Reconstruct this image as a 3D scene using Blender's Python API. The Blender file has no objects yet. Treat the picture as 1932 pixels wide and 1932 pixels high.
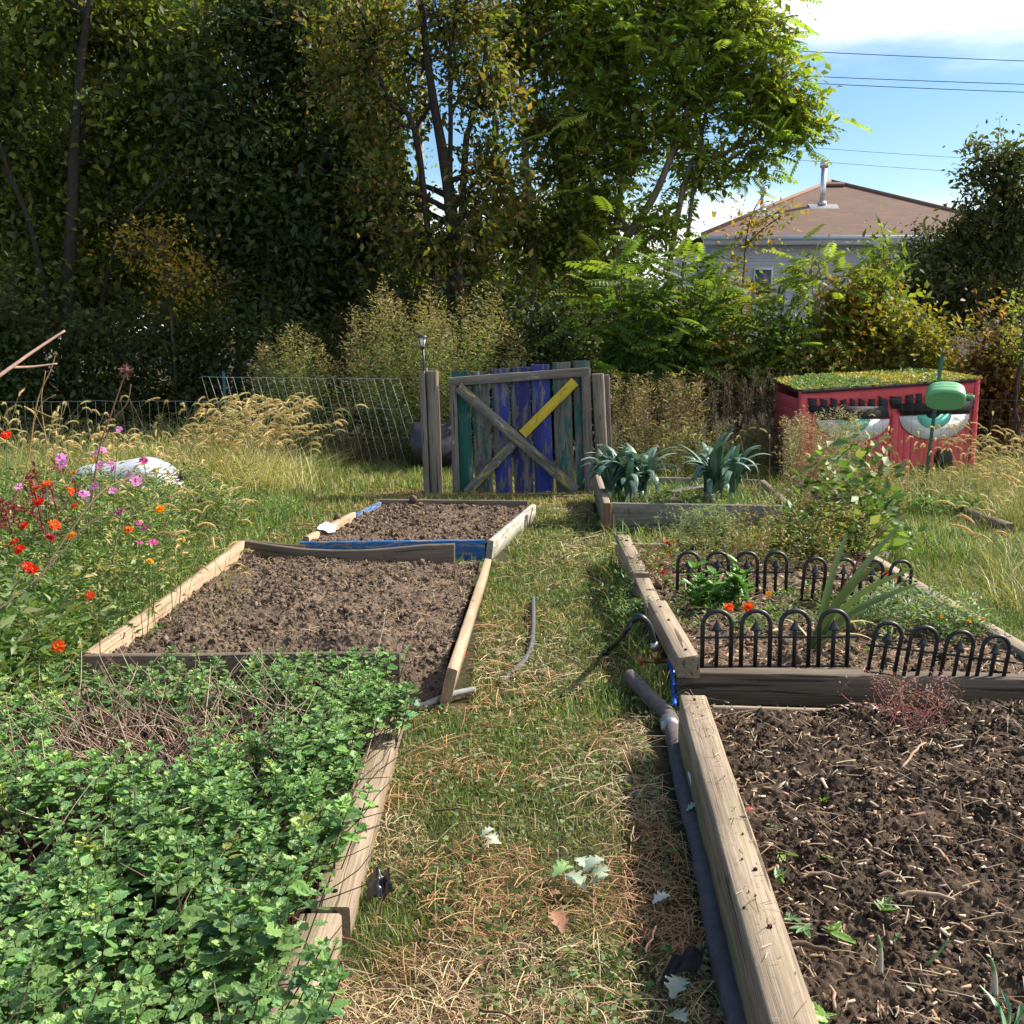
import bpy, math
import numpy as np
from mathutils import Vector
R=math.radians
# ---------------------------------------------------------------- camera, sky, sun, exposure
scene=bpy.context.scene
F_PX=2076.0; CX=966.0; PITCH=R(9.3); CAMH=1.55
cam=bpy.data.cameras.new('camera'); camo=bpy.data.objects.new('camera',cam)
scene.collection.objects.link(camo); scene.camera=camo
camo.location=(0,0,CAMH); camo.rotation_euler=(R(90)-PITCH,0,0)
cam.sensor_width=36; cam.lens=36*F_PX/1932.0; cam.clip_start=0.05; cam.clip_end=3000
SUN_AZ=R(66); SUN_EL=R(40)       # azimuth measured from +Y (ahead) towards +X (right)
world=bpy.data.worlds.new('World'); scene.world=world; world.use_nodes=True
def build_world():
    nt=world.node_tree; N=nt.nodes; L=nt.links; N.clear()
    out=N.new('ShaderNodeOutputWorld'); bg=N.new('ShaderNodeBackground')
    sky=N.new('ShaderNodeTexSky'); sky.sky_type='NISHITA'; sky.sun_disc=False
    sky.sun_elevation=SUN_EL; sky.sun_rotation=SUN_AZ; sky.altitude=100
    sky.air_density=1.0; sky.dust_density=0.6; sky.ozone_density=1.6
    tc=N.new('ShaderNodeTexCoord'); sep=N.new('ShaderNodeSeparateXYZ'); L.new(tc.outputs['Generated'],sep.inputs[0])
    mp=N.new('ShaderNodeMapping'); mp.inputs['Scale'].default_value=(2.2,2.2,9.0); mp.inputs['Rotation'].default_value=(0,R(-8),0)
    mp.inputs['Location'].default_value=(3.1,0.4,1.0)
    L.new(tc.outputs['Generated'],mp.inputs[0])
    nz=N.new('ShaderNodeTexNoise'); nz.inputs['Scale'].default_value=1.3; nz.inputs['Detail'].default_value=7; nz.inputs['Roughness'].default_value=0.55; nz.inputs['Distortion'].default_value=0.4
    L.new(mp.outputs[0],nz.inputs['Vector'])
    def math_(op,a,b=None,clamp=False):
        m=N.new('ShaderNodeMath'); m.operation=op; m.use_clamp=clamp
        for i,v in enumerate((a,b)):
            if v is None: continue
            if isinstance(v,(int,float)): m.inputs[i].default_value=v
            else: L.new(v,m.inputs[i])
        return m.outputs[0]
    def ramp(v,a,b,lo=0,hi=1):
        m=N.new('ShaderNodeMapRange'); m.interpolation_type='SMOOTHSTEP'
        m.inputs['From Min'].default_value=a; m.inputs['From Max'].default_value=b
        m.inputs['To Min'].default_value=lo; m.inputs['To Max'].default_value=hi
        L.new(v,m.inputs['Value']); return m.outputs[0]
    up=ramp(sep.outputs['Z'],0.21,0.29); right=ramp(sep.outputs['X'],0.1,0.3)
    bank=math_('MULTIPLY',up,right)
    low=ramp(sep.outputs['Z'],0.155,0.07)
    bias=math_('ADD',math_('MULTIPLY',bank,0.80),math_('MULTIPLY',low,0.22))
    val=math_('ADD',nz.outputs['Fac'],bias)
    mask=ramp(val,0.47,0.85)
    mix=N.new('ShaderNodeMixRGB'); L.new(mask,mix.inputs[0])
    hs=N.new('ShaderNodeHueSaturation'); hs.inputs['Saturation'].default_value=1.32; L.new(sky.outputs[0],hs.inputs['Color'])
    L.new(hs.outputs[0],mix.inputs[1]); mix.inputs[2].default_value=(9.5,9.7,10.0,1)
    L.new(mix.outputs[0],bg.inputs[0]); bg.inputs[1].default_value=0.085
    L.new(bg.outputs[0],out.inputs[0])
build_world()
sl=bpy.data.lights.new('sun','SUN'); sl.energy=5.0; sl.angle=R(0.53); sl.color=(1.0,0.93,0.80)
so=bpy.data.objects.new('sun',sl); scene.collection.objects.link(so)
sd=Vector((math.sin(SUN_AZ)*math.cos(SUN_EL),math.cos(SUN_AZ)*math.cos(SUN_EL),math.sin(SUN_EL)))
so.rotation_euler=sd.to_track_quat('Z','Y').to_euler(); so.location=(8,8,12)
vs=scene.view_settings; vs.view_transform='Standard'; vs.look='None'; vs.gamma=1; vs.exposure=0.92; vs.use_curve_mapping=False
scene.cycles.max_bounces=6; scene.cycles.transparent_max_bounces=8
# ---------------------------------------------------------------- pixel helpers (measurements off the photo, 1932 px wide)
cp,sp=math.cos(PITCH),math.sin(PITCH)
def ray(u,v):
    a=(u-CX)/F_PX; b=-(v-CX)/F_PX
    return np.array([a,cp+b*sp,-sp+b*cp])
def P(u,v,Y):
    d=ray(u,v); return d*(Y/d[1])+np.array([0,0,CAMH])
def G(u,v,z=0.0):
    d=ray(u,v); return d*((z-CAMH)/d[2])+np.array([0,0,CAMH])
def crop(ox,oy,s):
    return lambda x,y:((ox+x/s)/1.56522,(oy+y/s)/1.56522)
rng=np.random.default_rng(7)
# ---------------------------------------------------------------- numpy noise
def vnoise(x,y,seed=0):
    xi=np.floor(x).astype(np.int64); yi=np.floor(y).astype(np.int64); xf=x-xi; yf=y-yi
    def h(a,b):
        n=(a*374761393+b*668265263+seed*1442695)&0x7fffffff
        n=((n^(n>>13))*1274126177)&0x7fffffff
        return ((n^(n>>16))&0xffff)/65535.0
    u=xf*xf*(3-2*xf); w=yf*yf*(3-2*yf)
    return (h(xi,yi)*(1-u)+h(xi+1,yi)*u)*(1-w)+(h(xi,yi+1)*(1-u)+h(xi+1,yi+1)*u)*w
def fbm(x,y,seed=0,oc=4,rough=0.5):
    s=0;a=1;t=0
    for i in range(oc):
        s=s+a*vnoise(x,y,seed+i*17); t+=a; a*=rough; x=x*2.03+5.1; y=y*2.03+1.7
    return s/t
# ---------------------------------------------------------------- mesh helpers
class MB:
    def __init__(s): s.V=[];s.F=[];s.C=[];s.W=[];s.n=0
    def add(s,V,F,C=(1,1,1),W=None):
        V=np.asarray(V,float).reshape(-1,3); n=len(V)
        if n==0: return s
        F=F if isinstance(F,list) and len(F) and isinstance(F[0],np.ndarray) else [np.asarray(F)]
        for f in F: s.F.append(f+s.n)
        C=np.asarray(C,float); C=np.broadcast_to(C,(n,3)) if C.ndim==1 else C
        s.C.append(C); s.W.append(np.zeros((n,3)) if W is None else W); s.V.append(V); s.n+=n
        return s
    def build(s,name,mat,parent=None,smooth=False):
        V=np.concatenate(s.V); me=bpy.data.meshes.new(name)
        me.vertices.add(len(V)); me.vertices.foreach_set('co',V.astype(np.float32).ravel())
        li=np.concatenate([f.ravel() for f in s.F]).astype(np.int32)
        tot=np.concatenate([np.full(len(f),f.shape[1]) for f in s.F])
        st=np.concatenate([[0],np.cumsum(tot)[:-1]]).astype(np.int32)
        me.loops.add(len(li)); me.loops.foreach_set('vertex_index',li)
        me.polygons.add(len(tot)); me.polygons.foreach_set('loop_start',st)
        me.update(calc_edges=True); me.validate()
        a=me.attributes.new('col','FLOAT_COLOR','POINT')
        c=np.ones((len(V),4),np.float32); c[:,:3]=np.concatenate(s.C); a.data.foreach_set('color',c.ravel())
        w=me.attributes.new('wc','FLOAT_VECTOR','POINT'); w.data.foreach_set('vector',np.concatenate(s.W).astype(np.float32).ravel())
        if smooth: me.polygons.foreach_set('use_smooth',np.ones(len(tot),bool))
        for m in (mat if isinstance(mat,list) else [mat]): me.materials.append(m)
        o=bpy.data.objects.new(name,me); scene.collection.objects.link(o)
        if parent is not None: o.parent=parent; o.matrix_parent_inverse=parent_inv(parent)
        return o
def parent_inv(p):
    from mathutils import Matrix
    return Matrix.LocRotScale(p.location,p.rotation_euler,p.scale).inverted()
def tag(o,label,cat=None,group=None,kind=None):
    if label: o['label']=label
    if cat: o['category']=cat
    if group: o['group']=group
    if kind: o['kind']=kind
    return o
def thing(name,label,cat,loc=(0,0,0),group=None):
    o=bpy.data.objects.new(name,None); scene.collection.objects.link(o); o.location=tuple(float(c) for c in loc)
    o.empty_display_size=0.1
    return tag(o,label,cat,group)
def nrm(a): return a/np.maximum(np.linalg.norm(a,axis=-1,keepdims=True),1e-9)
def tubes(paths,rad,sides=5,caps=True):
    paths=np.asarray(paths,float); 
    if paths.ndim==2: paths=paths[None]
    N,K,_=paths.shape; rad=np.broadcast_to(np.asarray(rad,float),(N,K))
    T=np.empty_like(paths); T[:,1:-1]=paths[:,2:]-paths[:,:-2]; T[:,0]=paths[:,1]-paths[:,0]; T[:,-1]=paths[:,-1]-paths[:,-2]
    T=nrm(T); avg=nrm(T.mean(1)); ref=np.where(np.abs(avg[:,2:3])<0.75,np.array([[0,0,1.0]]),np.array([[1.0,0.2,0]]))
    flat_=(np.ptp(paths[:,:,1],axis=1)<1e-6)&(np.ptp(paths[:,:,0],axis=1)>1e-4); ref=np.where(flat_[:,None],np.array([[0,1.0,0]]),ref)
    A=nrm(np.cross(T,ref[:,None,:])); B=np.cross(T,A)
    th=np.arange(sides)*2*math.pi/sides
    V=paths[:,:,None,:]+rad[:,:,None,None]*(A[:,:,None,:]*np.cos(th)[None,None,:,None]+B[:,:,None,:]*np.sin(th)[None,None,:,None])
    k=np.arange(K-1)[:,None]*sides; j=np.arange(sides)[None,:]; j2=(j+1)%sides
    f=np.stack([k+j,k+j2,k+sides+j2,k+sides+j],-1).reshape(-1,4)
    off=(np.arange(N)*K*sides)[:,None,None]
    Fs=[(f[None]+off).reshape(-1,4)]
    if caps:
        c0=np.arange(sides)[::-1]; c1=np.arange(sides)+(K-1)*sides
        Fs.append((np.stack([c0,c1])[None]+off).reshape(-1,sides))
    return V.reshape(-1,3),Fs
def smooth_path(pts,n=12):
    pts=np.asarray(pts,float); k=len(pts); t=np.linspace(0,k-1,n)
    i=np.clip(np.floor(t).astype(int),0,k-2); f=(t-i)[:,None]
    p=lambda j: pts[np.clip(j,0,k-1)]
    a,b,c,d=p(i-1),p(i),p(i+1),p(i+2)
    return 0.5*((2*b)+(-a+c)*f+(2*a-5*b+4*c-d)*f*f+(-a+3*b-3*c+d)*f**3)
def scatter(TV,TF,M,Pn):
    """template verts/faces placed N times: M (N,3,3) columns are axes, Pn (N,3)"""
    V=np.einsum('nij,vj->nvi',M,TV)+Pn[:,None,:]
    n=len(TV); off=(np.arange(len(Pn))*n)[:,None,None]
    TF=TF if isinstance(TF,list) else [TF]
    return V.reshape(-1,3),[(f[None]+off).reshape(-1,f.shape[1]) for f in TF]
def frames(d,up=None,roll=None,scale=None):
    """axes with y along d, z as close to 'up' as possible"""
    d=nrm(d); N=len(d)
    up=np.tile([[0,0,1.0]],(N,1)) if up is None else up
    x=nrm(np.cross(d,up)+1e-6); z=np.cross(x,d)
    if roll is not None:
        c,s=np.cos(roll)[:,None],np.sin(roll)[:,None]; x,z=x*c+z*s,-x*s+z*c
    M=np.stack([x,d,z],-1)
    if scale is not None: M=M*(scale[:,None,None] if scale.ndim==1 else scale[:,None,:])
    return M
def rep(c,n): return np.repeat(c,n,axis=0)
def pal(cols,n,w=None,jit=0.18,r=None):
    r=r or rng; cols=np.asarray(cols,float); i=r.choice(len(cols),n,p=None if w is None else np.array(w)/sum(w))
    return cols[i]*(1+r.uniform(-jit,jit,(n,1)))*(1+r.uniform(-jit/3,jit/3,(n,3)))
def boxV(x0,x1,y0,y1,z0,z1):
    V=np.array([[x,y,z] for z in (z0,z1) for y in (y0,y1) for x in (x0,x1)],float)
    F=np.array([[0,2,3,1],[4,5,7,6],[0,1,5,4],[2,6,7,3],[0,4,6,2],[1,3,7,5]]); return V,F
# bevelled, slightly irregular board from p0 to p1 (centre line of cross-section); w across, h 'up'
_wseed=[0]
def beam(mb,p0,p1,w,h,up=(0,0,1),seg=14,jit=0.003,bev=0.006,bend=0.0,col=(1,1,1),warp=None):
    p0=np.asarray(p0,float); p1=np.asarray(p1,float); d=p1-p0; L=np.linalg.norm(d); d=d/L
    up=np.asarray(up,float); x=nrm(np.cross(d,up)); z=np.cross(x,d)
    _wseed[0]+=1; sd=_wseed[0]; r=np.random.default_rng(sd)
    b=bev; hw,hh=w/2,h/2
    cs=np.array([[-hw+b,-hh],[0,-hh],[hw-b,-hh],[hw,-hh+b],[hw,0],[hw,hh-b],[hw-b,hh],[0,hh],[-hw+b,hh],[-hw,hh-b],[-hw,0],[-hw,-hh+b]])
    n=len(cs); s=np.linspace(0,1,seg+1); V=[];W=[]
    for k,t in enumerate(s):
        c=cs+ (fbm(cs[:,0]*40+sd*3.3,np.full(n,t*L*9.0)+cs[:,1]*37,sd,3)[:,None]-0.5)*jit*2
        off=bend*math.sin(math.pi*t)
        o2=(0,0) if warp is None else warp(t)
        e=(r.uniform(-0.5,0.5,n)*jit if k in (0,seg) else 0)
        pos=p0+d*L*t+np.outer(c[:,0]+o2[0],x)+np.outer(c[:,1]+off+o2[1],z)+np.outer(np.broadcast_to(e,(n,)),d)
        V.append(pos); W.append(np.stack([np.full(n,t*L+sd*1.37),cs[:,0]+sd*0.31,cs[:,1]+sd*0.17],-1))
    V=np.concatenate(V);W=np.concatenate(W)
    k=np.arange(seg)[:,None]*n; j=np.arange(n)[None]; j2=(j+1)%n
    F=np.stack([k+j,k+n+j,k+n+j2,k+j2],-1).reshape(-1,4)
    c0=np.arange(n)[None]; c1=(np.arange(n)[::-1]+seg*n)[None]
    # duplicate cap vertices so the end grain reads differently
    mb.add(V,[F],col,W)
    for idx in (np.arange(n),np.arange(n)[::-1]+seg*n):
        Wc=W[idx].copy(); Wc[:,0]=Wc[:,1]*9; mb.add(V[idx],[np.arange(n)[None]],np.asarray(col)*0.8,Wc)
    return mb
# ---------------------------------------------------------------- materials
def newmat(name):
    m=bpy.data.materials.new(name); m.use_nodes=True; nt=m.node_tree; nt.nodes.clear()
    return m,nt,nt.nodes,nt.links
def NN(N,t,**kw):
    n=N.new(t)
    for k,v in kw.items():
        if k in n.inputs: n.inputs[k].default_value=v
        else: setattr(n,k,v)
    return n
def leafmat(name,trans=0.35,rough=0.45,spec=0.5,bump=0.0,sat=1.0,tmul=(1.25,1.35,0.55)):
    m,nt,N,L=newmat(name); out=N.new('ShaderNodeOutputMaterial')
    a=NN(N,'ShaderNodeAttribute',attribute_name='col')
    b=NN(N,'ShaderNodeBsdfPrincipled',Roughness=rough); b.inputs['Specular IOR Level'].default_value=spec
    L.new(a.outputs['Color'],b.inputs['Base Color'])
    if bump>0:
        w=NN(N,'ShaderNodeAttribute',attribute_name='wc')
        nz=NN(N,'ShaderNodeTexVoronoi',Scale=bump); L.new(w.outputs['Vector'],nz.inputs['Vector'])
        bp=NN(N,'ShaderNodeBump',Strength=0.55,Distance=0.002); L.new(nz.outputs['Distance'],bp.inputs['Height']); L.new(bp.outputs[0],b.inputs['Normal'])
    if trans>0:
        t=N.new('ShaderNodeBsdfTranslucent'); mx=NN(N,'ShaderNodeMixRGB',blend_type='MULTIPLY'); mx.inputs[0].default_value=1
        mx.inputs[2].default_value=(*tmul,1); L.new(a.outputs['Color'],mx.inputs[1]); L.new(mx.outputs[0],t.inputs[0])
        ms=N.new('ShaderNodeMixShader'); ms.inputs[0].default_value=trans; L.new(b.outputs[0],ms.inputs[1]); L.new(t.outputs[0],ms.inputs[2]); L.new(ms.outputs[0],out.inputs[0])
    else: L.new(b.outputs[0],out.inputs[0])
    return m
def attrmat(name,rough=0.8,metal=0.0,spec=0.4,noise=0.25,nscale=30,bump=0.3,bdist=0.004):
    m,nt,N,L=newmat(name); out=N.new('ShaderNodeOutputMaterial')
    a=NN(N,'ShaderNodeAttribute',attribute_name='col'); tc=N.new('ShaderNodeTexCoord')
    nz=NN(N,'ShaderNodeTexNoise',Scale=nscale,Detail=6.0,Roughness=0.65); L.new(tc.outputs['Object'],nz.inputs['Vector'])
    mr=NN(N,'ShaderNodeMapRange'); mr.inputs['From Min'].default_value=0.25; mr.inputs['From Max'].default_value=0.75
    mr.inputs['To Min'].default_value=1-noise; mr.inputs['To Max'].default_value=1+noise; L.new(nz.outputs['Fac'],mr.inputs['Value'])
    mx=NN(N,'ShaderNodeVectorMath',operation='SCALE'); L.new(a.outputs['Color'],mx.inputs[0]); L.new(mr.outputs[0],mx.inputs['Scale'])
    b=NN(N,'ShaderNodeBsdfPrincipled',Roughness=rough,Metallic=metal); b.inputs['Specular IOR Level'].default_value=spec
    L.new(mx.outputs[0],b.inputs['Base Color'])
    if bump>0:
        bp=NN(N,'ShaderNodeBump',Strength=bump,Distance=bdist); L.new(nz.outputs['Fac'],bp.inputs['Height']); L.new(bp.outputs[0],b.inputs['Normal'])
    L.new(b.outputs[0],out.inputs[0]); return m
def woodmat(name,c1,c2,c3=(0.03,0.025,0.02),paint=None,pth=0.5,pscale=4.0,gs=60,crack=0.5,moss=None,paint2=None):
    """weathered wood; grain from the board's own coordinates 'wc' (length, across, height)"""
    m,nt,N,L=newmat(name); out=N.new('ShaderNodeOutputMaterial')
    w=NN(N,'ShaderNodeAttribute',attribute_name='wc'); a=NN(N,'ShaderNodeAttribute',attribute_name='col')
    def mapped(sc,off=(0,0,0)):
        mp=N.new('ShaderNodeMapping'); mp.inputs['Scale'].default_value=sc; mp.inputs['Location'].default_value=off; L.new(w.outputs['Vector'],mp.inputs[0]); return mp.outputs[0]
    g=NN(N,'ShaderNodeTexNoise',Scale=1.0,Detail=8.0,Roughness=0.7,Distortion=0.6); L.new(mapped((gs*0.04,gs*2.2,gs*2.2)),g.inputs['Vector'])
    big=NN(N,'ShaderNodeTexNoise',Scale=1.0,Detail=5.0,Roughness=0.6); L.new(mapped((2.0,14,14)),big.inputs['Vector'])
    cr=N.new('ShaderNodeValToRGB'); cr.color_ramp.elements[0].position=0.36; cr.color_ramp.elements[1].position=0.66
    cr.color_ramp.elements[0].color=(*c2,1); cr.color_ramp.elements[1].color=(*c1,1); L.new(g.outputs['Fac'],cr.inputs[0])
    mb=NN(N,'ShaderNodeMixRGB',blend_type='MULTIPLY'); mb.inputs[0].default_value=0.75
    br=N.new('ShaderNodeValToRGB'); br.color_ramp.elements[0].position=0.3; br.color_ramp.elements[1].position=0.68
    br.color_ramp.elements[0].color=(0.55,0.52,0.50,1); br.color_ramp.elements[1].color=(1.1,1.08,1.05,1); L.new(big.outputs['Fac'],br.inputs[0])
    L.new(cr.outputs[0],mb.inputs[1]); L.new(br.outputs[0],mb.inputs[2]); col=mb.outputs[0]
    ck=NN(N,'ShaderNodeTexNoise',Scale=1.0,Detail=2.0,Roughness=0.5,Distortion=0.3); L.new(mapped((1.6,48,48),(7,3,1)),ck.inputs['Vector'])
    ckr=NN(N,'ShaderNodeMapRange'); ckr.inputs['From Min'].default_value=0.63; ckr.inputs['From Max'].default_value=0.67; ckr.inputs['To Max'].default_value=crack*1.8; ckr.clamp=True; L.new(ck.outputs['Fac'],ckr.inputs['Value'])
    mc=NN(N,'ShaderNodeMixRGB'); mc.use_clamp=False; L.new(ckr.outputs[0],mc.inputs[0]); L.new(col,mc.inputs[1]); mc.inputs[2].default_value=(*c3,1); col=mc.outputs[0]
    if moss:
        mz=NN(N,'ShaderNodeTexNoise',Scale=1.0,Detail=6.0,Roughness=0.7); L.new(mapped((6,16,16),(2,9,4)),mz.inputs['Vector'])
        mm=NN(N,'ShaderNodeMapRange'); mm.inputs['From Min'].default_value=0.5; mm.inputs['From Max'].default_value=0.7; mm.inputs['To Max'].default_value=0.6; L.new(mz.outputs['Fac'],mm.inputs['Value'])
        mx=N.new('ShaderNodeMixRGB'); L.new(mm.outputs[0],mx.inputs[0]); L.new(col,mx.inputs[1]); mx.inputs[2].default_value=(*moss,1); col=mx.outputs[0]
    dz=NN(N,'ShaderNodeTexNoise',Scale=1.0,Detail=4.0,Roughness=0.75); L.new(mapped((38,55,55),(1,2,9)),dz.inputs['Vector'])
    dm=NN(N,'ShaderNodeMapRange'); dm.inputs['From Min'].default_value=0.60; dm.inputs['From Max'].default_value=0.70; dm.inputs['To Max'].default_value=0.55; L.new(dz.outputs['Fac'],dm.inputs['Value'])
    dx=N.new('ShaderNodeMixRGB'); L.new(dm.outputs[0],dx.inputs[0]); L.new(col,dx.inputs[1]); dx.inputs[2].default_value=(0.09,0.065,0.045,1); col=dx.outputs[0]
    kz=NN(N,'ShaderNodeTexVoronoi',Scale=1.0); L.new(mapped((3.2,9,9),(0.3,0.7,0.1)),kz.inputs['Vector'])
    km=NN(N,'ShaderNodeMapRange'); km.inputs['From Min'].default_value=0.13; km.inputs['From Max'].default_value=0.06; km.inputs['To Max'].default_value=0.75; L.new(kz.outputs['Distance'],km.inputs['Value'])
    kx=N.new('ShaderNodeMixRGB'); L.new(km.outputs[0],kx.inputs[0]); L.new(col,kx.inputs[1]); kx.inputs[2].default_value=(*[q*0.45 for q in c2],1); col=kx.outputs[0]
    pf=None
    for k,(pc,th) in enumerate([(paint,pth),(paint2,0.62)]):
        if pc is None: continue
        pz=NN(N,'ShaderNodeTexNoise',Scale=1.0,Detail=9.0,Roughness=0.72,Distortion=0.5); L.new(mapped((pscale,pscale*4.5,pscale*4.5),(k*5+1,k*3,2)),pz.inputs['Vector'])
        pm=NN(N,'ShaderNodeMapRange'); pm.inputs['From Min'].default_value=th-0.015; pm.inputs['From Max'].default_value=th+0.03; L.new(pz.outputs['Fac'],pm.inputs['Value'])
        pv=NN(N,'ShaderNodeMixRGB',blend_type='MULTIPLY'); pv.inputs[0].default_value=0.55; pv.inputs[1].default_value=(*pc,1); L.new(br.outputs[0],pv.inputs[2])
        mx=N.new('ShaderNodeMixRGB'); L.new(pm.outputs[0],mx.inputs[0]); L.new(col,mx.inputs[1]); L.new(pv.outputs[0],mx.inputs[2]); col=mx.outputs[0]
    tint=NN(N,'ShaderNodeMixRGB',blend_type='MULTIPLY'); tint.inputs[0].default_value=1; L.new(col,tint.inputs[1]); L.new(a.outputs['Color'],tint.inputs[2])
    b=NN(N,'ShaderNodeBsdfPrincipled',Roughness=0.82); b.inputs['Specular IOR Level'].default_value=0.25; L.new(tint.outputs[0],b.inputs['Base Color'])
    sub=NN(N,'ShaderNodeMath',operation='SUBTRACT'); L.new(g.outputs['Fac'],sub.inputs[0]); L.new(ckr.outputs[0],sub.inputs[1])
    bp=NN(N,'ShaderNodeBump',Strength=0.5,Distance=0.004); L.new(sub.outputs[0],bp.inputs['Height']); L.new(bp.outputs[0],b.inputs['Normal'])
    L.new(b.outputs[0],out.inputs[0]); return m
M={}
M['leaf']=leafmat('tree_leaf',0.48,0.55,0.25,tmul=(1.45,1.45,0.5))
M['leafdark']=leafmat('dark_tree_leaf',0.40,0.55,0.25,tmul=(1.4,1.4,0.5))
M['mint']=leafmat('mint_leaf',0.28,0.42,0.5,bump=9.0,tmul=(1.1,1.3,0.5))
M['grass']=leafmat('grass_blade',0.35,0.5,0.35)
M['straw']=leafmat('dry_straw',0.2,0.6,0.3,tmul=(1.1,1.0,0.8))
M['fuzz']=leafmat('seed_head_fuzz',0.45,0.7,0.2,tmul=(1.1,1.05,0.8))
M['petal']=leafmat('petal',0.35,0.55,0.25,tmul=(1.1,0.9,0.8))
M['bark']=attrmat('bark',0.9,0,0.2,0.45,14,0.8,0.02)
M['twig']=attrmat('twig',0.85,0,0.2,0.3,40,0.4,0.004)
M['tan']=woodmat('sun_bleached_timber',(0.43,0.345,0.265),(0.21,0.16,0.115),(0.05,0.035,0.025),crack=0.5,moss=(0.25,0.22,0.12))
M['pine']=woodmat('fresh_pine_board',(0.50,0.36,0.25),(0.36,0.25,0.17),(0.12,0.08,0.05),crack=0.3)
M['grey']=woodmat('grey_weathered_board',(0.25,0.22,0.20),(0.13,0.115,0.10),crack=0.5)
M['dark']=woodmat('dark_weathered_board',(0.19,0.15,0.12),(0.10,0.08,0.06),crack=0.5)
M['metalblk']=attrmat('black_painted_iron',0.42,0.0,0.5,0.25,60,0.15,0.001)
M['plastic']=attrmat('plastic',0.35,0,0.5,0.06,8,0.0)
M['rubber']=attrmat('weathered_rubber',0.85,0,0.15,0.25,25,0.5,0.003)
M['metal']=attrmat('galvanised_metal',0.35,0.85,0.5,0.25,12,0.1,0.002)
M['wire']=attrmat('fence_wire',0.5,0.5,0.5,0.1,20,0)
M['paint']=attrmat('painted_boards',0.7,0,0.3,0.12,9,0.2,0.003)
# ================================================================ GROUND
def gheight(x,y):
    return 0.03*(fbm(x*0.9,y*0.9,3,3)-0.5)+0.012*(fbm(x*6,y*6,9,3)-0.5)-0.012
def straw_frac(x,y):
    """how much of the mown path is dead clippings (0..1): brown patches near the camera, greener further off"""
    n=fbm(x*1.9+3,y*1.5+1,21,4)
    near=np.clip((5.6-y)/2.6,0,1)
    return np.clip((n-0.45)*3.6*(0.30+0.8*near)+0.20*near+0.03,0.05,1)*np.clip(1.0-0.75*np.clip((x-0.42)/0.3,0,1)*(y<4.2),0.15,1)
def build_ground():
    g=np.linspace(-1,1,300); X=np.sign(g)*(np.abs(g)*9+ (np.abs(g)**9)*900)
    h=np.linspace(0,1,300); Y=-3+h*22+(h**10)*1200
    xx,yy=np.meshgrid(X,Y); zz=gheight(xx,yy)-0.004
    zz=np.where((np.abs(xx)>12)|(yy>24),-0.03,zz)
    n=len(X); V=np.stack([xx,yy,zz],-1).reshape(-1,3)
    i=np.arange(len(Y)-1)[:,None]*n; j=np.arange(n-1)[None]
    Fq=np.stack([i+j,i+j+1,i+n+j+1,i+n+j],-1).reshape(-1,4)
    s=straw_frac(V[:,0],V[:,1])[:,None]
    d=fbm(V[:,0]*8,V[:,1]*8,5,4)[:,None]
    c=(np.array([[0.04,0.042,0.02]])*(1-s)+np.array([[0.075,0.052,0.03]])*s)*(0.5+d)
    wood=np.clip((V[:,1:2]-12.6)/1.0,0,1); c=c*(1-wood)+np.array([[0.045,0.036,0.024]])*wood
    mb=MB(); mb.add(V,[Fq],c)
    tag(mb.build('ground',attrmat('earth',0.95,0,0.1,0.5,30,0.8,0.01),smooth=True),'earth ground under the garden',None,None,'structure')
build_ground()
# bed outlines (world x0,x1,y0,y1), grass keeps out of these
BEDS=[(-4.2,-0.45,0.5,4.42),(-1.80,-0.16,4.40,7.05),(-1.40,0.0,7.3,9.25),(0.70,2.2,8.4,10.2),(0.67,2.28,4.3,7.25),(0.50,3.0,0.5,4.22)]
def in_beds(x,y,pad=0.0):
    m=np.zeros(x.shape,bool)
    for a,b,c,d in BEDS: m|=(x>a-pad)&(x<b+pad)&(y>c-pad)&(y<d+pad)
    return m
def in_view(x,y,mg=0.25):
    return np.abs(x)<y*0.48+mg
def blades(mb,base,h,az,bend,w,cols,K=3,r=rng):
    N=len(base); s=np.linspace(0,1,K+1)[None,:,None]
    d=np.stack([np.cos(az),np.sin(az),np.zeros(N)],-1); sd=np.stack([-np.sin(az+0.5),np.cos(az+0.5),np.zeros(N)],-1)
    h=h[:,None,None]; b=bend[:,None,None]
    c=base[:,None,:]+d[:,None,:]*h*b*s**1.6+np.array([0,0,1.0])*h*np.maximum(s-0.45*b*s*s,0)*1.0
    wd=(w[:,None,None]/2)*(1-0.92*s**1.5)
    V=np.stack([c-sd[:,None,:]*wd,c+sd[:,None,:]*wd],2).reshape(-1,3)
    k=np.arange(K)[:,None]*2; f=np.concatenate([k,k+1,k+3,k+2],1)
    Fq=(f[None]+(np.arange(N)*(K+1)*2)[:,None,None]).reshape(-1,4)
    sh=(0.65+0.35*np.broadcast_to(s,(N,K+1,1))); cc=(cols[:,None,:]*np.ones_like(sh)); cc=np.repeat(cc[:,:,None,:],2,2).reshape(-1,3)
    mb.add(V,[Fq],cc)
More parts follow.
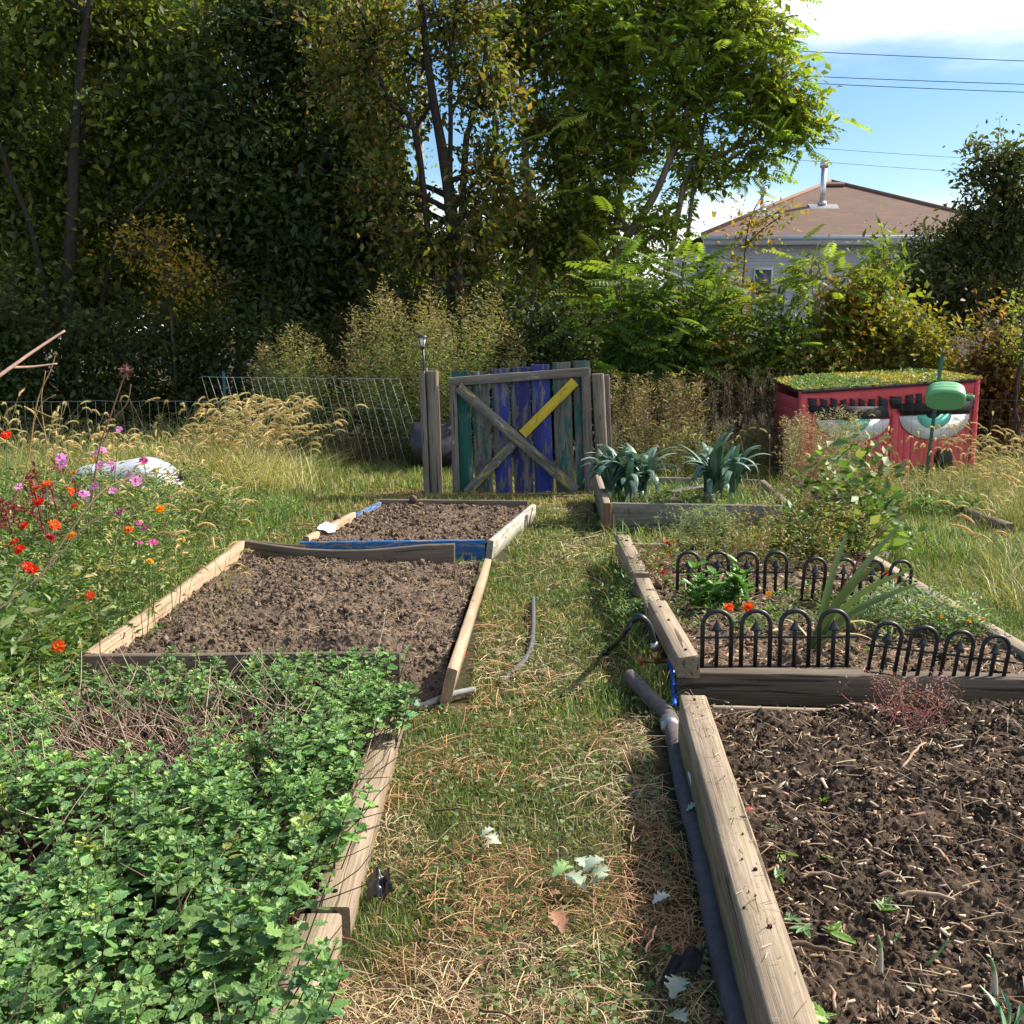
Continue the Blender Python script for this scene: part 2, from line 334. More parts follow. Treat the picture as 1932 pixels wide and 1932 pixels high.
def straws(mb,base,L,az,w,cols,zlift=0.02,r=rng):
    """loose cut stems lying on the surface, slightly arched"""
    N=len(base); s=np.linspace(-0.5,0.5,4)[None,:,None]
    d=np.stack([np.cos(az),np.sin(az),r.normal(0,0.22,N)],-1); sd=np.stack([-np.sin(az),np.cos(az),np.zeros(N)],-1)
    cv=r.normal(0,0.13,N)[:,None,None]
    c=base[:,None,:]+d[:,None,:]*L[:,None,None]*s+sd[:,None,:]*cv*L[:,None,None]*(s**2)
    c=c+np.array([0,0,1.0])*(zlift*r.uniform(0.1,1,N)[:,None,None]*(1-1.2*s*s))
    wd=w[:,None,None]/2; up=np.array([0,0,1.0])*0.4
    V=np.stack([c-(sd[:,None,:]+up)*wd,c+(sd[:,None,:]+up)*wd],2).reshape(-1,3)
    k=np.arange(3)[:,None]*2; f=np.concatenate([k,k+1,k+3,k+2],1)
    Fq=(f[None]+(np.arange(N)*8)[:,None,None]).reshape(-1,4)
    mb.add(V,[Fq],np.repeat(cols,8,0))
LT=np.array([[0,0,0],[-0.34,0.42,0.07],[0,0.5,-0.03],[0.34,0.42,0.07],[0,1,-0.10]]); LF=np.array([[0,2,4,1],[0,3,4,2]])
def leaves(mb,pos,d,size,cols,wid=1.0,roll=None,up=None,r=rng):
    N=len(pos); S=np.stack([size*wid,size,size],-1)
    V,Fs=scatter(LT,[LF],frames(d,up,r.uniform(-1.2,1.2,N) if roll is None else roll,S),pos)
    mb.add(V,Fs,np.repeat(cols,5,0))
GREEN=[(0.11,0.18,0.04),(0.15,0.23,0.055),(0.21,0.25,0.08),(0.08,0.14,0.035)]
STRAW=[(0.52,0.38,0.22),(0.40,0.27,0.15),(0.60,0.48,0.31),(0.28,0.17,0.10)]
RUST=[(0.42,0.24,0.12),(0.50,0.31,0.16),(0.32,0.17,0.09)]
def build_grass():
    g=MB(); s=MB(); cl=MB()
    bands=[(1.1,2.4,17000,0.0026,0.035),(2.4,4.3,11500,0.003,0.035),(4.3,7.2,6000,0.0045,0.04),(7.2,10.8,3000,0.007,0.055),(10.8,13.2,1700,0.010,0.09)]
    for y0,y1,den,w,hh in bands:
        W=y1*0.48+0.35; n=int(den*2*W*(y1-y0)); x=rng.uniform(-W,W,n); y=rng.uniform(y0,y1,n)
        k=in_view(x,y,0.3)&~in_beds(x,y,-0.02); x,y=x[k],y[k]; n=len(x)
        sf=straw_frac(x,y); lush=fbm(x*1.3+9,y*1.3,33,3)
        keep=rng.random(n)<(1.0-0.62*sf)*(0.6+0.8*lush); 
        xb,yb=x[keep],y[keep]; m=len(xb); fb=fbm(xb*2.2,yb*2.2,44,3)
        h=hh*rng.uniform(0.4,1.5,m)*(0.6+1.0*fb)*(1+1.3*((np.abs(xb)>1.9)&(yb>4.5)))
        cols=pal(GREEN,m,jit=0.3); dry=rng.random(m)<(0.14+0.35*(fb<0.42)+0.25*(yb>9.5)); cols[dry]=pal([(0.34,0.30,0.13),(0.42,0.36,0.18),(0.28,0.27,0.10)],dry.sum(),jit=0.2)
        base=np.stack([xb,yb,gheight(xb,yb)-0.006],-1)
        blades(g,base,h,rng.uniform(0,6.28,m),rng.uniform(0.1,1.1,m),w*rng.uniform(0.6,1.5,m),cols)
        # cut straw
        ks=rng.random(n)<sf*0.62; xs,ys=x[ks],y[ks]; q=len(xs)
        rust=fbm(xs*1.7+3,ys*1.7+8,71,3)>0.50
        cs=np.where(rust[:,None],pal(RUST,q,jit=0.25),pal(STRAW,q,jit=0.25))
        L=rng.gamma(2.2,0.020,q)*(1+0.12*ys); bs=np.stack([xs,ys,gheight(xs,ys)+0.006],-1)
        straws(s,bs,L,rng.uniform(0,6.28,q),w*0.62*rng.uniform(0.5,1.4,q),cs,0.035)
    # broad little weeds and clover between the blades
    for y0,y1,den in [(1.1,3,3200),(3,5.5,2000),(5.5,9.5,900)]:
        W=y1*0.48+0.3; n=int(den*2*W*(y1-y0)); x=rng.uniform(-W,W,n); y=rng.uniform(y0,y1,n)
        k=in_view(x,y)&~in_beds(x,y,-0.01)&(fbm(x*3+1,y*3,55,3)>0.43); x,y=x[k],y[k]; n=len(x)
        pos=np.stack([x,y,gheight(x,y)+rng.uniform(0.006,0.045,n)],-1); a=rng.uniform(0,6.28,n)
        d=np.stack([np.cos(a),np.sin(a),rng.uniform(-0.1,0.5,n)],-1)
        leaves(cl,pos,d,np.minimum(rng.gamma(4,0.0036,n)+0.004,0.026),pal([(0.07,0.14,0.035),(0.11,0.19,0.05),(0.16,0.22,0.08),(0.2,0.2,0.08)],n,jit=0.3),1.0)
    tag(g.build('lawn_grass',M['grass']),'short mown green grass on the path and lawn','grass',None,'stuff')
    tag(s.build('dry_clippings',M['straw']),'dead straw coloured mowing clippings strewn over the path','clippings',None,'stuff')
    tag(cl.build('clover',M['grass']),'low clover and broad weeds among the path grass','clover',None,'stuff')
build_grass()
# ================================================================ RAISED BEDS
def nails(parent,pts,r=0.007):
    for p in pts:
        mb=MB(); p=np.asarray(p,float); V,Fs=tubes([[p+[0,0,-0.004],p+[0,0,0.0025]]],[[r,r*0.9]],8); mb.add(V,Fs,(0.02,0.016,0.012))
        mb.build('bolt_hole',M['rubber'],parent)
def plank(parent,name,mat,p0,p1,w,h,lab=None,**kw):
    mb=MB(); beam(mb,p0,p1,w,h,**kw); o=mb.build(name,M[mat] if isinstance(mat,str) else mat,parent,smooth=False)
    if lab: o['label']=lab
    return o
# bed A: only its right timbers show (mint spills over the rest)
A=thing('mint_bed_edge','sun bleached timber edging between the mint and the path, littered with dead stems','bed edging',(-0.5,3.5,0))
plank(A,'timber','tan',(-0.475,4.36,0.05),(-0.465,2.62,0.045),0.10,0.10,seg=30)
plank(A,'timber','tan',(-0.49,2.605,0.035),(-0.50,0.7,0.03),0.11,0.10,'lower grey tan timber half buried under mint',seg=24)
plank(A,'timber','tan',(-4.2,4.3,0.05),(-0.54,4.36,0.05),0.08,0.09,seg=10)
nails(A,[(-0.475,4.28,0.101),(-0.45,4.27,0.101),(-0.47,3.2,0.098),(-0.465,2.70,0.097),(-0.50,2.70,0.097)])
# bed B
B=thing('raised_bed','tan board raised bed of bare brown soil, left of the path behind the mint','raised bed',(-1,5.6,0),'raised garden beds')
bA=G(150,1258,0.2); 
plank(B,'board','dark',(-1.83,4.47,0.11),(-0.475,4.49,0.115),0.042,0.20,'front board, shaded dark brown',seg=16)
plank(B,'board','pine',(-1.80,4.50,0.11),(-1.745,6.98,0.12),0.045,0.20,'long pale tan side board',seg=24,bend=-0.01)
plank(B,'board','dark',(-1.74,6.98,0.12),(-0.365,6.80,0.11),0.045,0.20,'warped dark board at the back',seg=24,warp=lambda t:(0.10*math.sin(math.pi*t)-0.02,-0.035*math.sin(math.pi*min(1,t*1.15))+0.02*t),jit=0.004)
plank(B,'board','dark',(-1.74,7.03,0.15),(-1.35,7.01,0.135),0.02,0.10,'split end of the warped board',seg=10,warp=lambda t:(0,0.02*(1-t)**2))
plank(B,'board','pine',(-0.165,6.72,0.075),(-0.265,4.42,0.085),0.045,0.16,'pale plank leaning outward beside the path',seg=24,up=(0.22,0,1))
# bed C
blue=woodmat('flaking_blue_paint',(0.34,0.26,0.2),(0.2,0.15,0.12),paint=(0.015,0.11,0.30),pth=0.45,pscale=9)
bluew=woodmat('flaking_blue_and_white_paint',(0.52,0.48,0.42),(0.30,0.26,0.2),paint=(0.52,0.52,0.46),pth=0.50,pscale=7,paint2=(0.06,0.33,0.62))
Cb=thing('raised_bed','blue painted raised bed of soil in front of the gate','raised bed',(-0.6,8.3,0),'raised garden beds')
c0=G(566,1018,0.15); c1=G(915,1014,0.15); c2=G(1005,949,0.15); c3=G(716,944,0.15)
plank(Cb,'board',blue,c0+[0,0,-0.095],c1+[0,0,-0.095],0.045,0.16,'blue painted front board',seg=16)
plank(Cb,'board',bluew,c1+[0.03,0.0,-0.095],c2+[0,0,-0.085],0.045,0.15,'peeling light blue and white side board',seg=20,up=(0.12,0,1))
mid=c0+(c3-c0)*0.62
plank(Cb,'board','pine',c0+[0.03,0.06,-0.07],mid+[0,0,-0.07],0.045,0.16,'bare pale board',seg=12)
plank(Cb,'board',blue,mid+[0.01,0.02,-0.075],c3+[0,0,-0.075],0.035,0.13,seg=12)
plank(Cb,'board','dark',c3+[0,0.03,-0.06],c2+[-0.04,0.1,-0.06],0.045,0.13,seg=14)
# bed E (leeks)
E=thing('raised_bed','tall grey timber raised bed holding two leek clumps, right of the gate','raised bed',(1.4,9.2,0),'raised garden beds')
plank(E,'board','grey',(0.775,8.50,0.115),(2.18,8.42,0.105),0.05,0.235,'wide grey front board',seg=20)
plank(E,'board','tan',(0.74,8.47,0.12),(0.79,10.15,0.15),0.055,0.235,'left side board, its top pale',seg=16)
plank(E,'corner_post','grey',(0.742,8.462,0.0),(0.742,8.462,0.235),0.06,0.05,'reddish brown corner post',up=(0,1,0),col=(1.1,0.7,0.5),seg=4)
plank(E,'board','grey',(0.80,10.15,0.13),(2.25,9.95,0.12),0.045,0.2,seg=12)
plank(E,'board','tan',(2.28,9.93,0.12),(2.19,8.44,0.1),0.05,0.2,seg=12)
plank(E,'board','grey',(1.35,9.35,0.19),(2.0,9.75,0.24),0.09,0.02,'loose grey plank lying inside',seg=8)
# bed F (flowers and iron edging)
Fb=thing('raised_bed','timber raised bed of flowers ringed by low black iron edging','raised bed',(1.5,5.6,0),'raised garden beds')
plank(Fb,'timber','tan',(0.735,7.22,0.150),(0.725,6.03,0.150),0.09,0.13,'far piece of the bleached side timber',seg=16)
plank(Fb,'timber','tan',(0.725,5.98,0.15),(0.72,5.36,0.14),0.085,0.10,seg=8)
plank(Fb,'timber','tan',(0.722,5.32,0.188),(0.728,4.37,0.185),0.092,0.088,'near piece of the bleached side timber with bolt holes',seg=16)
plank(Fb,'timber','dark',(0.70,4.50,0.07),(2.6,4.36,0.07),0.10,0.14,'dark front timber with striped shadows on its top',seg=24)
plank(Fb,'timber','tan',(2.30,4.45,0.085),(2.24,7.1,0.1),0.08,0.14,'pale right hand side timber',seg=20)
plank(Fb,'timber','tan',(0.80,7.25,0.09),(2.2,7.2,0.09),0.06,0.12,seg=10)
nails(Fb,[(0.73,4.47,0.2335),(0.726,4.95,0.234),(0.72,5.2,0.233),(0.73,6.3,0.2175)])
# bed G
Gd=thing('raised_bed','raised bed of dark soil at lower right, long cracked timber on its path side','raised bed',(1.5,3,0),'raised garden beds')
g0=G(1307,1311,0.22); g1=G(1501,1932,0.22); g1=g1+(g1-g0)*0.35
plank(Gd,'timber','tan',g0+[0,0,-0.05],g1+[0,0,-0.05],0.098,0.10,'long cracked bleached top timber',seg=50,jit=0.003)
plank(Gd,'timber','tan',g0+[-0.003,0,-0.155],g1+[-0.003,0,-0.155],0.094,0.11,'lower timber, tinted dark green for its shaded side',seg=40,jit=0.004,col=(0.8,0.8,0.62))  # tint puts the shade of the path side into the timber colour
q0=G(1345,1338,0.1);q1=G(1932,1360,0.1)
plank(Gd,'board','tan',q0+[0,0.01,-0.05],q1+[0.5,0.0,-0.05],0.03,0.12,'thin low back board',seg=16)
gd=(g1-g0)/np.linalg.norm(g1-g0)
nails(Gd,[g0+gd*0.06+[0.0,0,0.003],g0+gd*1.62+[0.01,0,0.003],g0+gd*1.35+[0.02,0,0.003]],0.006)
# ================================================================ SOIL
SOILM=attrmat('crumbly_soil',0.95,0,0.15,0.6,70,1.0,0.014)
ICO=None
def ico():
    t=(1+5**0.5)/2; V=np.array([[-1,t,0],[1,t,0],[-1,-t,0],[1,-t,0],[0,-1,t],[0,1,t],[0,-1,-t],[0,1,-t],[t,0,-1],[t,0,1],[-t,0,-1],[-t,0,1]],float)/2
    F=np.array([[0,11,5],[0,5,1],[0,1,7],[0,7,10],[0,10,11],[1,5,9],[5,11,4],[11,10,2],[10,7,6],[7,1,8],[3,9,4],[3,4,2],[3,2,6],[3,6,8],[3,8,9],[4,9,5],[2,4,11],[6,2,10],[8,6,7],[9,8,1]])
    return V,F
IV,IF=ico()
def clods(mb,pos,size,cols,r=rng):
    N=len(pos); V=IV[None]*size[:,None,None]*r.uniform(0.35,1.45,(N,12,1)); V=V*r.uniform(0.6,1.2,(N,1,3)); V=V+pos[:,None,:]
    mb.add(V.reshape(-1,3),[(IF[None]+(np.arange(N)*12)[:,None,None]).reshape(-1,3)],np.repeat(cols,12,0))
def soil_bed(name,label,corners,z0,amp,step,c1,c2,nclod,csize,seed,straw_n=0,furrow=None,straw_region=None):
    c=np.asarray(corners,float) # 4 xy: near-left, near-right, far-right, far-left
    nu=int(np.linalg.norm(c[1]-c[0])/step)+2; nv=int(np.linalg.norm(c[3]-c[0])/step)+2
    u,v=np.meshgrid(np.linspace(0,1,nu),np.linspace(0,1,nv))
    xy=(1-v)[...,None]*((1-u)[...,None]*c[0]+u[...,None]*c[1])+v[...,None]*((1-u)[...,None]*c[3]+u[...,None]*c[2])
    x,y=xy[...,0],xy[...,1]
    def H(x,y):
        h=(fbm(x*2.2,y*2.2,seed,3)-0.5)*1.1+(fbm(x*9,y*9,seed+1,3)-0.5)*0.9+1.0*np.maximum(fbm(x*26,y*26,seed+2,3)-0.5,-0.25)*0.8+np.abs(fbm(x*50,y*50,seed+3,2)-0.5)*0.55+(fbm(x*95,y*95,seed+4,2)-0.5)*0.28
        if furrow: h=h+furrow(x,y)
        return z0+amp*h
    z=H(x,y); V=np.stack([x,y,z],-1).reshape(-1,3)
    i=np.arange(nv-1)[:,None]*nu; j=np.arange(nu-1)[None]
    Fq=np.stack([i+j,i+j+1,i+nu+j+1,i+nu+j],-1).reshape(-1,4)
    t=fbm(x*14,y*14,seed+5,4).reshape(-1,1); col=np.array([c1])*t+np.array([c2])*(1-t)
    mb=MB(); mb.add(V,[Fq],col)
    tag(mb.build(name,SOILM,smooth=False),label,None,None,'structure')
    def pt(n):
        uu,vv=rng.random(n),rng.random(n); q=(1-vv)[:,None]*((1-uu)[:,None]*c[0]+uu[:,None]*c[1])+vv[:,None]*((1-uu)[:,None]*c[3]+uu[:,None]*c[2]); return q[:,0],q[:,1]
    px,py=pt(nclod); sz=rng.gamma(1.6,csize/2.2,nclod).clip(0.002,csize*3.2)
    k=fbm(px*5,py*5,seed+9,3)>rng.uniform(0.25,0.6,nclod); px,py,sz=px[k],py[k],sz[k]; n=len(px)
    cm=MB(); tt=rng.random((n,1)); clods(cm,np.stack([px,py,H(px,py)+sz*0.25],-1),sz,(np.array([c1])*tt+np.array([c2])*(1-tt))*rng.uniform(0.45,1.7,(n,1)))
    tag(cm.build('soil_clods',SOILM),'loose crumbs and clods on the '+label,'soil crumbs',None,'stuff')
    if straw_n:
        sx,sy=pt(straw_n)
        if straw_region is not None: k=straw_region(sx,sy); sx,sy=sx[k],sy[k]
        n=len(sx); sm=MB(); straws(sm,np.stack([sx,sy,H(sx,sy)+0.008],-1),rng.gamma(2,0.02,n),rng.uniform(0,6.28,n),rng.uniform(0.0012,0.003,n),pal([(0.34,0.23,0.14),(0.24,0.15,0.09),(0.44,0.34,0.22)],n,jit=0.3),0.012)
        tag(sm.build('straw_litter',M['straw']),'bits of straw lying on the '+label,'straw',None,'stuff')
    return H
HB=soil_bed('soil','bare brown soil of the big left bed',[(-1.79,4.52),(-0.30,4.30),(-0.20,6.78),(-1.74,6.96)],0.128,0.050,0.0055,(0.215,0.155,0.112),(0.07,0.05,0.038),26000,0.0062,101,4200,
   furrow=lambda x,y:-2.7*np.clip((4.60-y)/0.18,0,1)*np.clip((x+0.52)/0.06,0,1)+0.25*np.sin(y*7+np.sin(x*3))*(y<5.6)-0.35*np.clip((x+0.7)*1.6,0,1.0)+1.3*np.exp(-(((x+0.75)/0.28)**2+((y-4.85)/0.13)**2))+0.9*np.exp(-(((x+1.45)/0.18)**2+((y-4.8)/0.15)**2))-0.8*np.exp(-(((x+0.42)/0.13)**2+((y-4.58)/0.14)**2)),
   straw_region=lambda x,y: rng.random(len(x))<np.clip((x+1.5)*0.8+ (y-5.4)*0.3,0.06,1))
HC=soil_bed('soil','bare soil of the blue bed',[tuple(c0[:2]+[0.03,0.02]),tuple(c1[:2]),tuple(c2[:2]),tuple(c3[:2])],0.105,0.045,0.008,(0.20,0.14,0.10),(0.075,0.054,0.04),12000,0.0075,131,700)
HG=soil_bed('soil','dark damp soil of the lower right bed',[tuple(g1[:2]+[0.05,-0.0]),(2.2,0.8),(2.4,4.12),tuple(g0[:2]+[0.05,0.03])],0.143,0.052,0.0052,(0.12,0.082,0.058),(0.026,0.019,0.014),42000,0.0046,151,3200,
   furrow=lambda x,y:0.3*(fbm(x*1.4,y*1.4,77,2)-0.5))
HF=soil_bed('soil','mulched soil of the flower bed',[(0.77,4.53),(2.27,4.42),(2.2,7.2),(0.78,7.2)],0.125,0.06,0.016,(0.20,0.14,0.10),(0.06,0.045,0.035),4500,0.012,171,7500)
HE=soil_bed('soil','weedy soil of the leek bed',[(0.79,8.5),(2.17,8.45),(2.25,9.93),(0.82,10.12)],0.16,0.04,0.03,(0.12,0.1,0.06),(0.07,0.06,0.04),200,0.01,181)
HA=soil_bed('soil','dark soil under the mint',[(-3.2,0.9),(-0.55,0.9),(-0.53,4.3),(-3.2,4.28)],0.04,0.05,0.03,(0.07,0.05,0.035),(0.03,0.022,0.015),600,0.012,191)
# wood chips, twigs and mulch on the two right beds
def mulch():
    mb=MB(); n=1500; x=rng.uniform(0.6,2.2,n); y=rng.uniform(1.5,4.02,n); k=in_view(x,y)&(x>0.66+ (y<2.4)*(-0.03)); x,y=x[k],y[k]; n=len(x)
    L=rng.gamma(2,0.009,n)+0.006; V,F=boxV(-0.5,0.5,-0.5,0.5,-0.5,0.5); a=rng.uniform(0,6.28,n)
    d=np.stack([np.cos(a),np.sin(a),rng.normal(0,0.25,n)],-1)
    Mx=frames(d,None,rng.uniform(-0.4,0.4,n),np.stack([rng.uniform(0.003,0.009,n),L,rng.uniform(0.0015,0.004,n)],-1))
    VV,FF=scatter(V,[F],Mx,np.stack([x,y,HG(x,y)+0.006],-1)); mb.add(VV,FF,np.repeat(pal([(0.27,0.16,0.10),(0.36,0.24,0.16),(0.18,0.11,0.07),(0.48,0.38,0.28)],n,jit=0.25),8,0))
    tag(mb.build('wood_chips',M['twig']),'scattered wood chips on the dark lower right soil','wood chips',None,'stuff')
    mb=MB(); n=1300; x=rng.uniform(0.8,2.2,n); y=rng.uniform(4.55,7,n); L=rng.gamma(2,0.014,n)+0.01; a=rng.uniform(0,6.28,n); d=np.stack([np.cos(a),np.sin(a),rng.normal(0,0.3,n)],-1)
    Mx=frames(d,None,rng.uniform(-0.6,0.6,n),np.stack([rng.uniform(0.006,0.018,n),L,rng.uniform(0.0015,0.003,n)],-1)); VV,FF=scatter(V,[F],Mx,np.stack([x,y,HF(x,y)+0.01],-1))
    mb.add(VV,FF,np.repeat(pal([(0.33,0.20,0.12),(0.45,0.31,0.2),(0.2,0.12,0.08)],n,jit=0.3),8,0))
    tag(mb.build('leaf_mulch',M['twig']),'brown leaf and chip mulch inside the iron edged flower bed','mulch',None,'stuff')
mulch()
# larger sticks on the dark soil, one thing each
for k,(u0,v0,u1,v1,r,lab) in enumerate([
   (1655,1652,1708,1665,0.008,'short thick brown stick on the dark soil, upper of the two lying right of centre'),
   (1692,1690,1800,1697,0.010,'longest peeled stick on the dark soil in the lower right bed'),
   (1745,1600,1785,1622,0.009,'pale tan chunk of branch on the dark soil, right of the long stick'),
   (1510,1655,1600,1658,0.006,'thin grey brown twig on dark soil beside the cracked timber'),
   (1700,1450,1745,1400,0.007,'pale stick pointing at the pink weed on the dark soil'),
   (1460,1790,1570,1795,0.011,'dark half buried root stick near the seedlings'),
   (1575,1905,1560,1860,0.006,'small upright splinter of bark near the bottom edge')]):
    a=G(u0,v0,0.165); b=G(u1,v1,0.17); m=(a+b)/2+[0.004,0.006,0.006]
    r*=0.62; V,Fs=tubes([smooth_path([a,m+[0.006*(-1)**k,0.01,0],b],8)+rng.normal(0,0.0018,(8,3))],[[r*f for f in (0.7,1,0.95,1.05,1,0.9,0.95,0.6)]],7); mb=MB(); mb.add(V,Fs,(0.34,0.23,0.155) if k!=5 else (0.12,0.08,0.055))
    tag(mb.build('stick',M['twig'],smooth=True),lab,'stick','sticks on the dark soil')
# ================================================================ GATE
gc=crop(1200,1000,2.972)
GY=10.6
def gp(cx,cy,Y=GY): return P(*gc(cx,cy),Y)
gate=thing('wooden_gate','plank gate painted green, blue and yellow with a big X brace, closed between grey posts','gate',P(*gc(1000,1350),GY))
GW=(0.21,0.20,0.19); GD=(0.10,0.095,0.09)
def pm(n,paint,th,p2=None): return woodmat(n,GW,GD,paint=paint,pth=th,pscale=3.2,paint2=p2,crack=0.4)
gm=[pm('teal_green_paint',(0.015,0.10,0.085),0.42,(0.45,0.5,0.5)),pm('worn_green_paint',(0.03,0.09,0.08),0.52,(0.45,0.5,0.5)),pm('worn_blue_paint',(0.03,0.05,0.26),0.50),
    pm('deep_blue_paint',(0.03,0.035,0.15),0.47),pm('bright_blue_paint',(0.035,0.05,0.24),0.44,(0.2,0.25,0.38)),pm('grey_green_paint',(0.02,0.12,0.10),0.53),pm('faded_green_paint',(0.03,0.12,0.10),0.50)]
bd=[(398,540,285,475,585,1345,'teal green plank'),(567,720,287,610,765,1352,'worn grey green plank'),(745,895,263,782,936,1355,'grey plank turning blue lower down'),
    (915,1080,250,955,1112,1356,'dark blue plank'),(1090,1255,228,1134,1292,1355,'bright blue plank'),(1280,1440,208,1315,1476,1345,'grey and green plank'),(1460,1607,195,1495,1640,1335,'faded green plank')]
for i,(a,b,t,c,d,bt,lab) in enumerate(bd):
    p0=gp((c+d)/2,bt,GY+0.03); p1=gp((a+b)/2,t,GY+0.03); w=abs(gp(b,t)[0]-gp(a,t)[0])
    plank(gate,'plank',gm[i],p0,p1,w,0.02,lab,up=(0,-1,0),seg=20,bev=0.002,jit=0.004)
yb=woodmat('yellow_flaked_paint',GW,GD,paint=(0.55,0.42,0.04),pth=0.40,pscale=5,paint2=(0.5,0.5,0.42))
ym=woodmat('grey_brace_with_yellow_traces',GW,GD,paint=(0.40,0.34,0.08),pth=0.56,pscale=5,paint2=(0.42,0.45,0.45))
fr=woodmat('grey_frame_board',(0.24,0.21,0.19),(0.13,0.115,0.10),paint=(0.36,0.31,0.10),pth=0.63,pscale=5,paint2=(0.42,0.43,0.42))
plank(gate,'frame_board',fr,gp(372,380,GY-0.012),gp(1600,290,GY-0.012),0.15*0+abs(gp(0,422)[2]-gp(0,345)[2]),0.035,'top rail with flecks of yellow',up=(0,-1,0),seg=24)
plank(gate,'frame_board',fr,gp(440,1350,GY-0.008),gp(408,385,GY-0.008),abs(gp(440,0)[0]-gp(378,0)[0]),0.035,'left upright',up=(0,-1,0),seg=20)
plank(gate,'frame_board',fr,gp(1605,1335,GY-0.008),gp(1572,262,GY-0.008),abs(gp(1645,0)[0]-gp(1565,0)[0]),0.04,'right upright',up=(0,-1,0),seg=20)
# yellow brace, upper then lower half, then the grey brace laid over it
mx=(1010,840)
plank(gate,'brace',yb,gp(1480,375,GY-0.03),gp(1020,840,GY-0.03),abs(gp(0,88)[2]-gp(0,0)[2]),0.022,'yellow painted upper half of the X',up=(0,-1,0),seg=16)
plank(gate,'brace',ym,gp(1008,852,GY-0.03),gp(530,1350,GY-0.03),abs(gp(0,84)[2]-gp(0,0)[2]),0.022,'grey lower half of the X with yellow traces',up=(0,-1,0),seg=16)
plank(gate,'brace',ym,gp(455,425,GY-0.054),gp(1490,1335,GY-0.054),abs(gp(0,92)[2]-gp(0,0)[2]),0.024,'long grey brace, yellow towards its foot',up=(0,-1,0),seg=24)
def post(label,boards,mat='grey'):
    t=thing('gate_post',label,'post',P(*gc(boards[0][0],1355),GY),'gate posts')
    for (xb,yb_,xt,yt,w,dp,dY,rd) in boards:
        p0=P(*gc(xb,yb_),GY+dY); p1=P(*gc(xt,yt),GY+dY); p0[2]=-0.1
        plank(t,'post_board',mat,p0,p1,w,dp,None,up=(0,-1,0),seg=18,bev=0.02 if rd else 0.006,col=(1,1,1) if not rd else (1.15,1.1,1.0))
    return t
post('brown grey timber post left of the gate, solar lamp on top',[(186,1355,140,282,0.055,0.14,0.0,0),(222,1355,172,258,0.03,0.12,0.06,0),(268,1355,226,285,0.115,0.12,0.0,1)])
post('grey timber post right of the gate, behind the leek bed',[(1735,1320,1680,308,0.115,0.12,0.0,1),(1795,1320,1752,318,0.055,0.10,0.03,0)])
# solar lamp
lp=P(797,640,10.64); foot=P(801,698,10.64)
lamp=thing('solar_lamp','small black solar path lamp standing on the left gate post','lamp',foot)
def lathe(prof,cx,cy,sides=20):
    prof=np.asarray(prof,float); return tubes([[(cx,cy,z) for r,z in prof]],[[r for r,z in prof]],sides)
x,y=lp[0],lp[1]; zt=P(797,631,10.64)[2]
V,Fs=tubes([[foot+[0,0,-0.15],(x+0.004,y,zt-0.12)]],[[0.011,0.011]],10); MB().add(V,Fs,(0.02,0.02,0.022)).build('pole',M['metalblk'],lamp)
V,Fs=lathe([(0.052,zt-0.030),(0.056,zt-0.026),(0.03,zt-0.008),(0.012,zt+0.002)],x,y); MB().add(V,Fs,(0.03,0.03,0.035)).build('cap',M['metalblk'],lamp,True)
gl=MB(); V,Fs=lathe([(0.018,zt-0.115),(0.034,zt-0.03)],x,y,8); gl.add(V,Fs,(0.75,0.75,0.7)); gl.build('lamp_glass',M['plastic'],lamp)
fm=MB()
for k in range(4):
    a=k*math.pi/2+0.4; V,Fs=tubes([[(x+0.019*math.cos(a),y+0.019*math.sin(a),zt-0.118),(x+0.037*math.cos(a),y+0.037*math.sin(a),zt-0.028)]],[[0.003,0.003]],5); fm.add(V,Fs,(0.02,0.02,0.022))
V,Fs=lathe([(0.014,zt-0.14),(0.024,zt-0.118),(0.024,zt-0.112)],x,y); fm.add(V,Fs,(0.02,0.02,0.022)); fm.build('lamp_frame',M['metalblk'],lamp)
# ================================================================ IRON EDGING
def edging_proto():
    t=thing('iron_edging','','garden edging',(0,0,0)); col=(0.012,0.012,0.016); H=0.237; Rr=0.059; r=0.0096; pitch=0.160
    for i in range(4):
        cx=0.075+i*pitch; pts=[(cx-Rr,0,0)]+[(cx-Rr,0,H-Rr-0.004)]+[(cx-Rr*math.cos(a),0,H-Rr+Rr*math.sin(a)) for a in np.linspace(0.15,math.pi-0.15,13)]+[(cx+Rr,0,H-Rr-0.004),(cx+Rr,0,0)]
        V,Fs=tubes([pts],[[r]*len(pts)],8); MB().add(V,Fs,col).build('hoop',M['metalblk'],t,True)
        mb=MB(); V,Fs=tubes([[(cx,0,0),(cx,0,H*0.62),(cx,0,H*0.68)]],[[r*0.95,r*0.95,r*0.8]],8); mb.add(V,Fs,col)
        # flattened arrow head
        z0=H*0.655; hh=0.05; prof=[(0.027,0.0),(0.022,0.006),(0.0135,0.02),(0.006,0.036),(0.0008,hh)]
        V,Fs=tubes([[(cx,0,z0+z) for _,z in prof]],[[w for w,_ in prof]],10); V=V.copy(); V[:,1]*=0.5; mb.add(V,Fs,col); mb.build('spike',M['metalblk'],t,True)
    for z,x0,x1 in ((H*0.535,-0.012,0.655),(0.004,0.0,0.63)):
        mb=MB(); beam(mb,(x0,0.0,z),(x1,0.0,z),0.007,0.010,seg=4,jit=0.0,bev=0.001,col=col); mb.build('rail',M['metalblk'],t)
    return t
def copy_tree(o,parent=None):
    c=o.copy(); scene.collection.objects.link(c)
    if parent is not None: c.parent=parent
    for ch in o.children: copy_tree(ch,c)
    return c
ep=edging_proto()
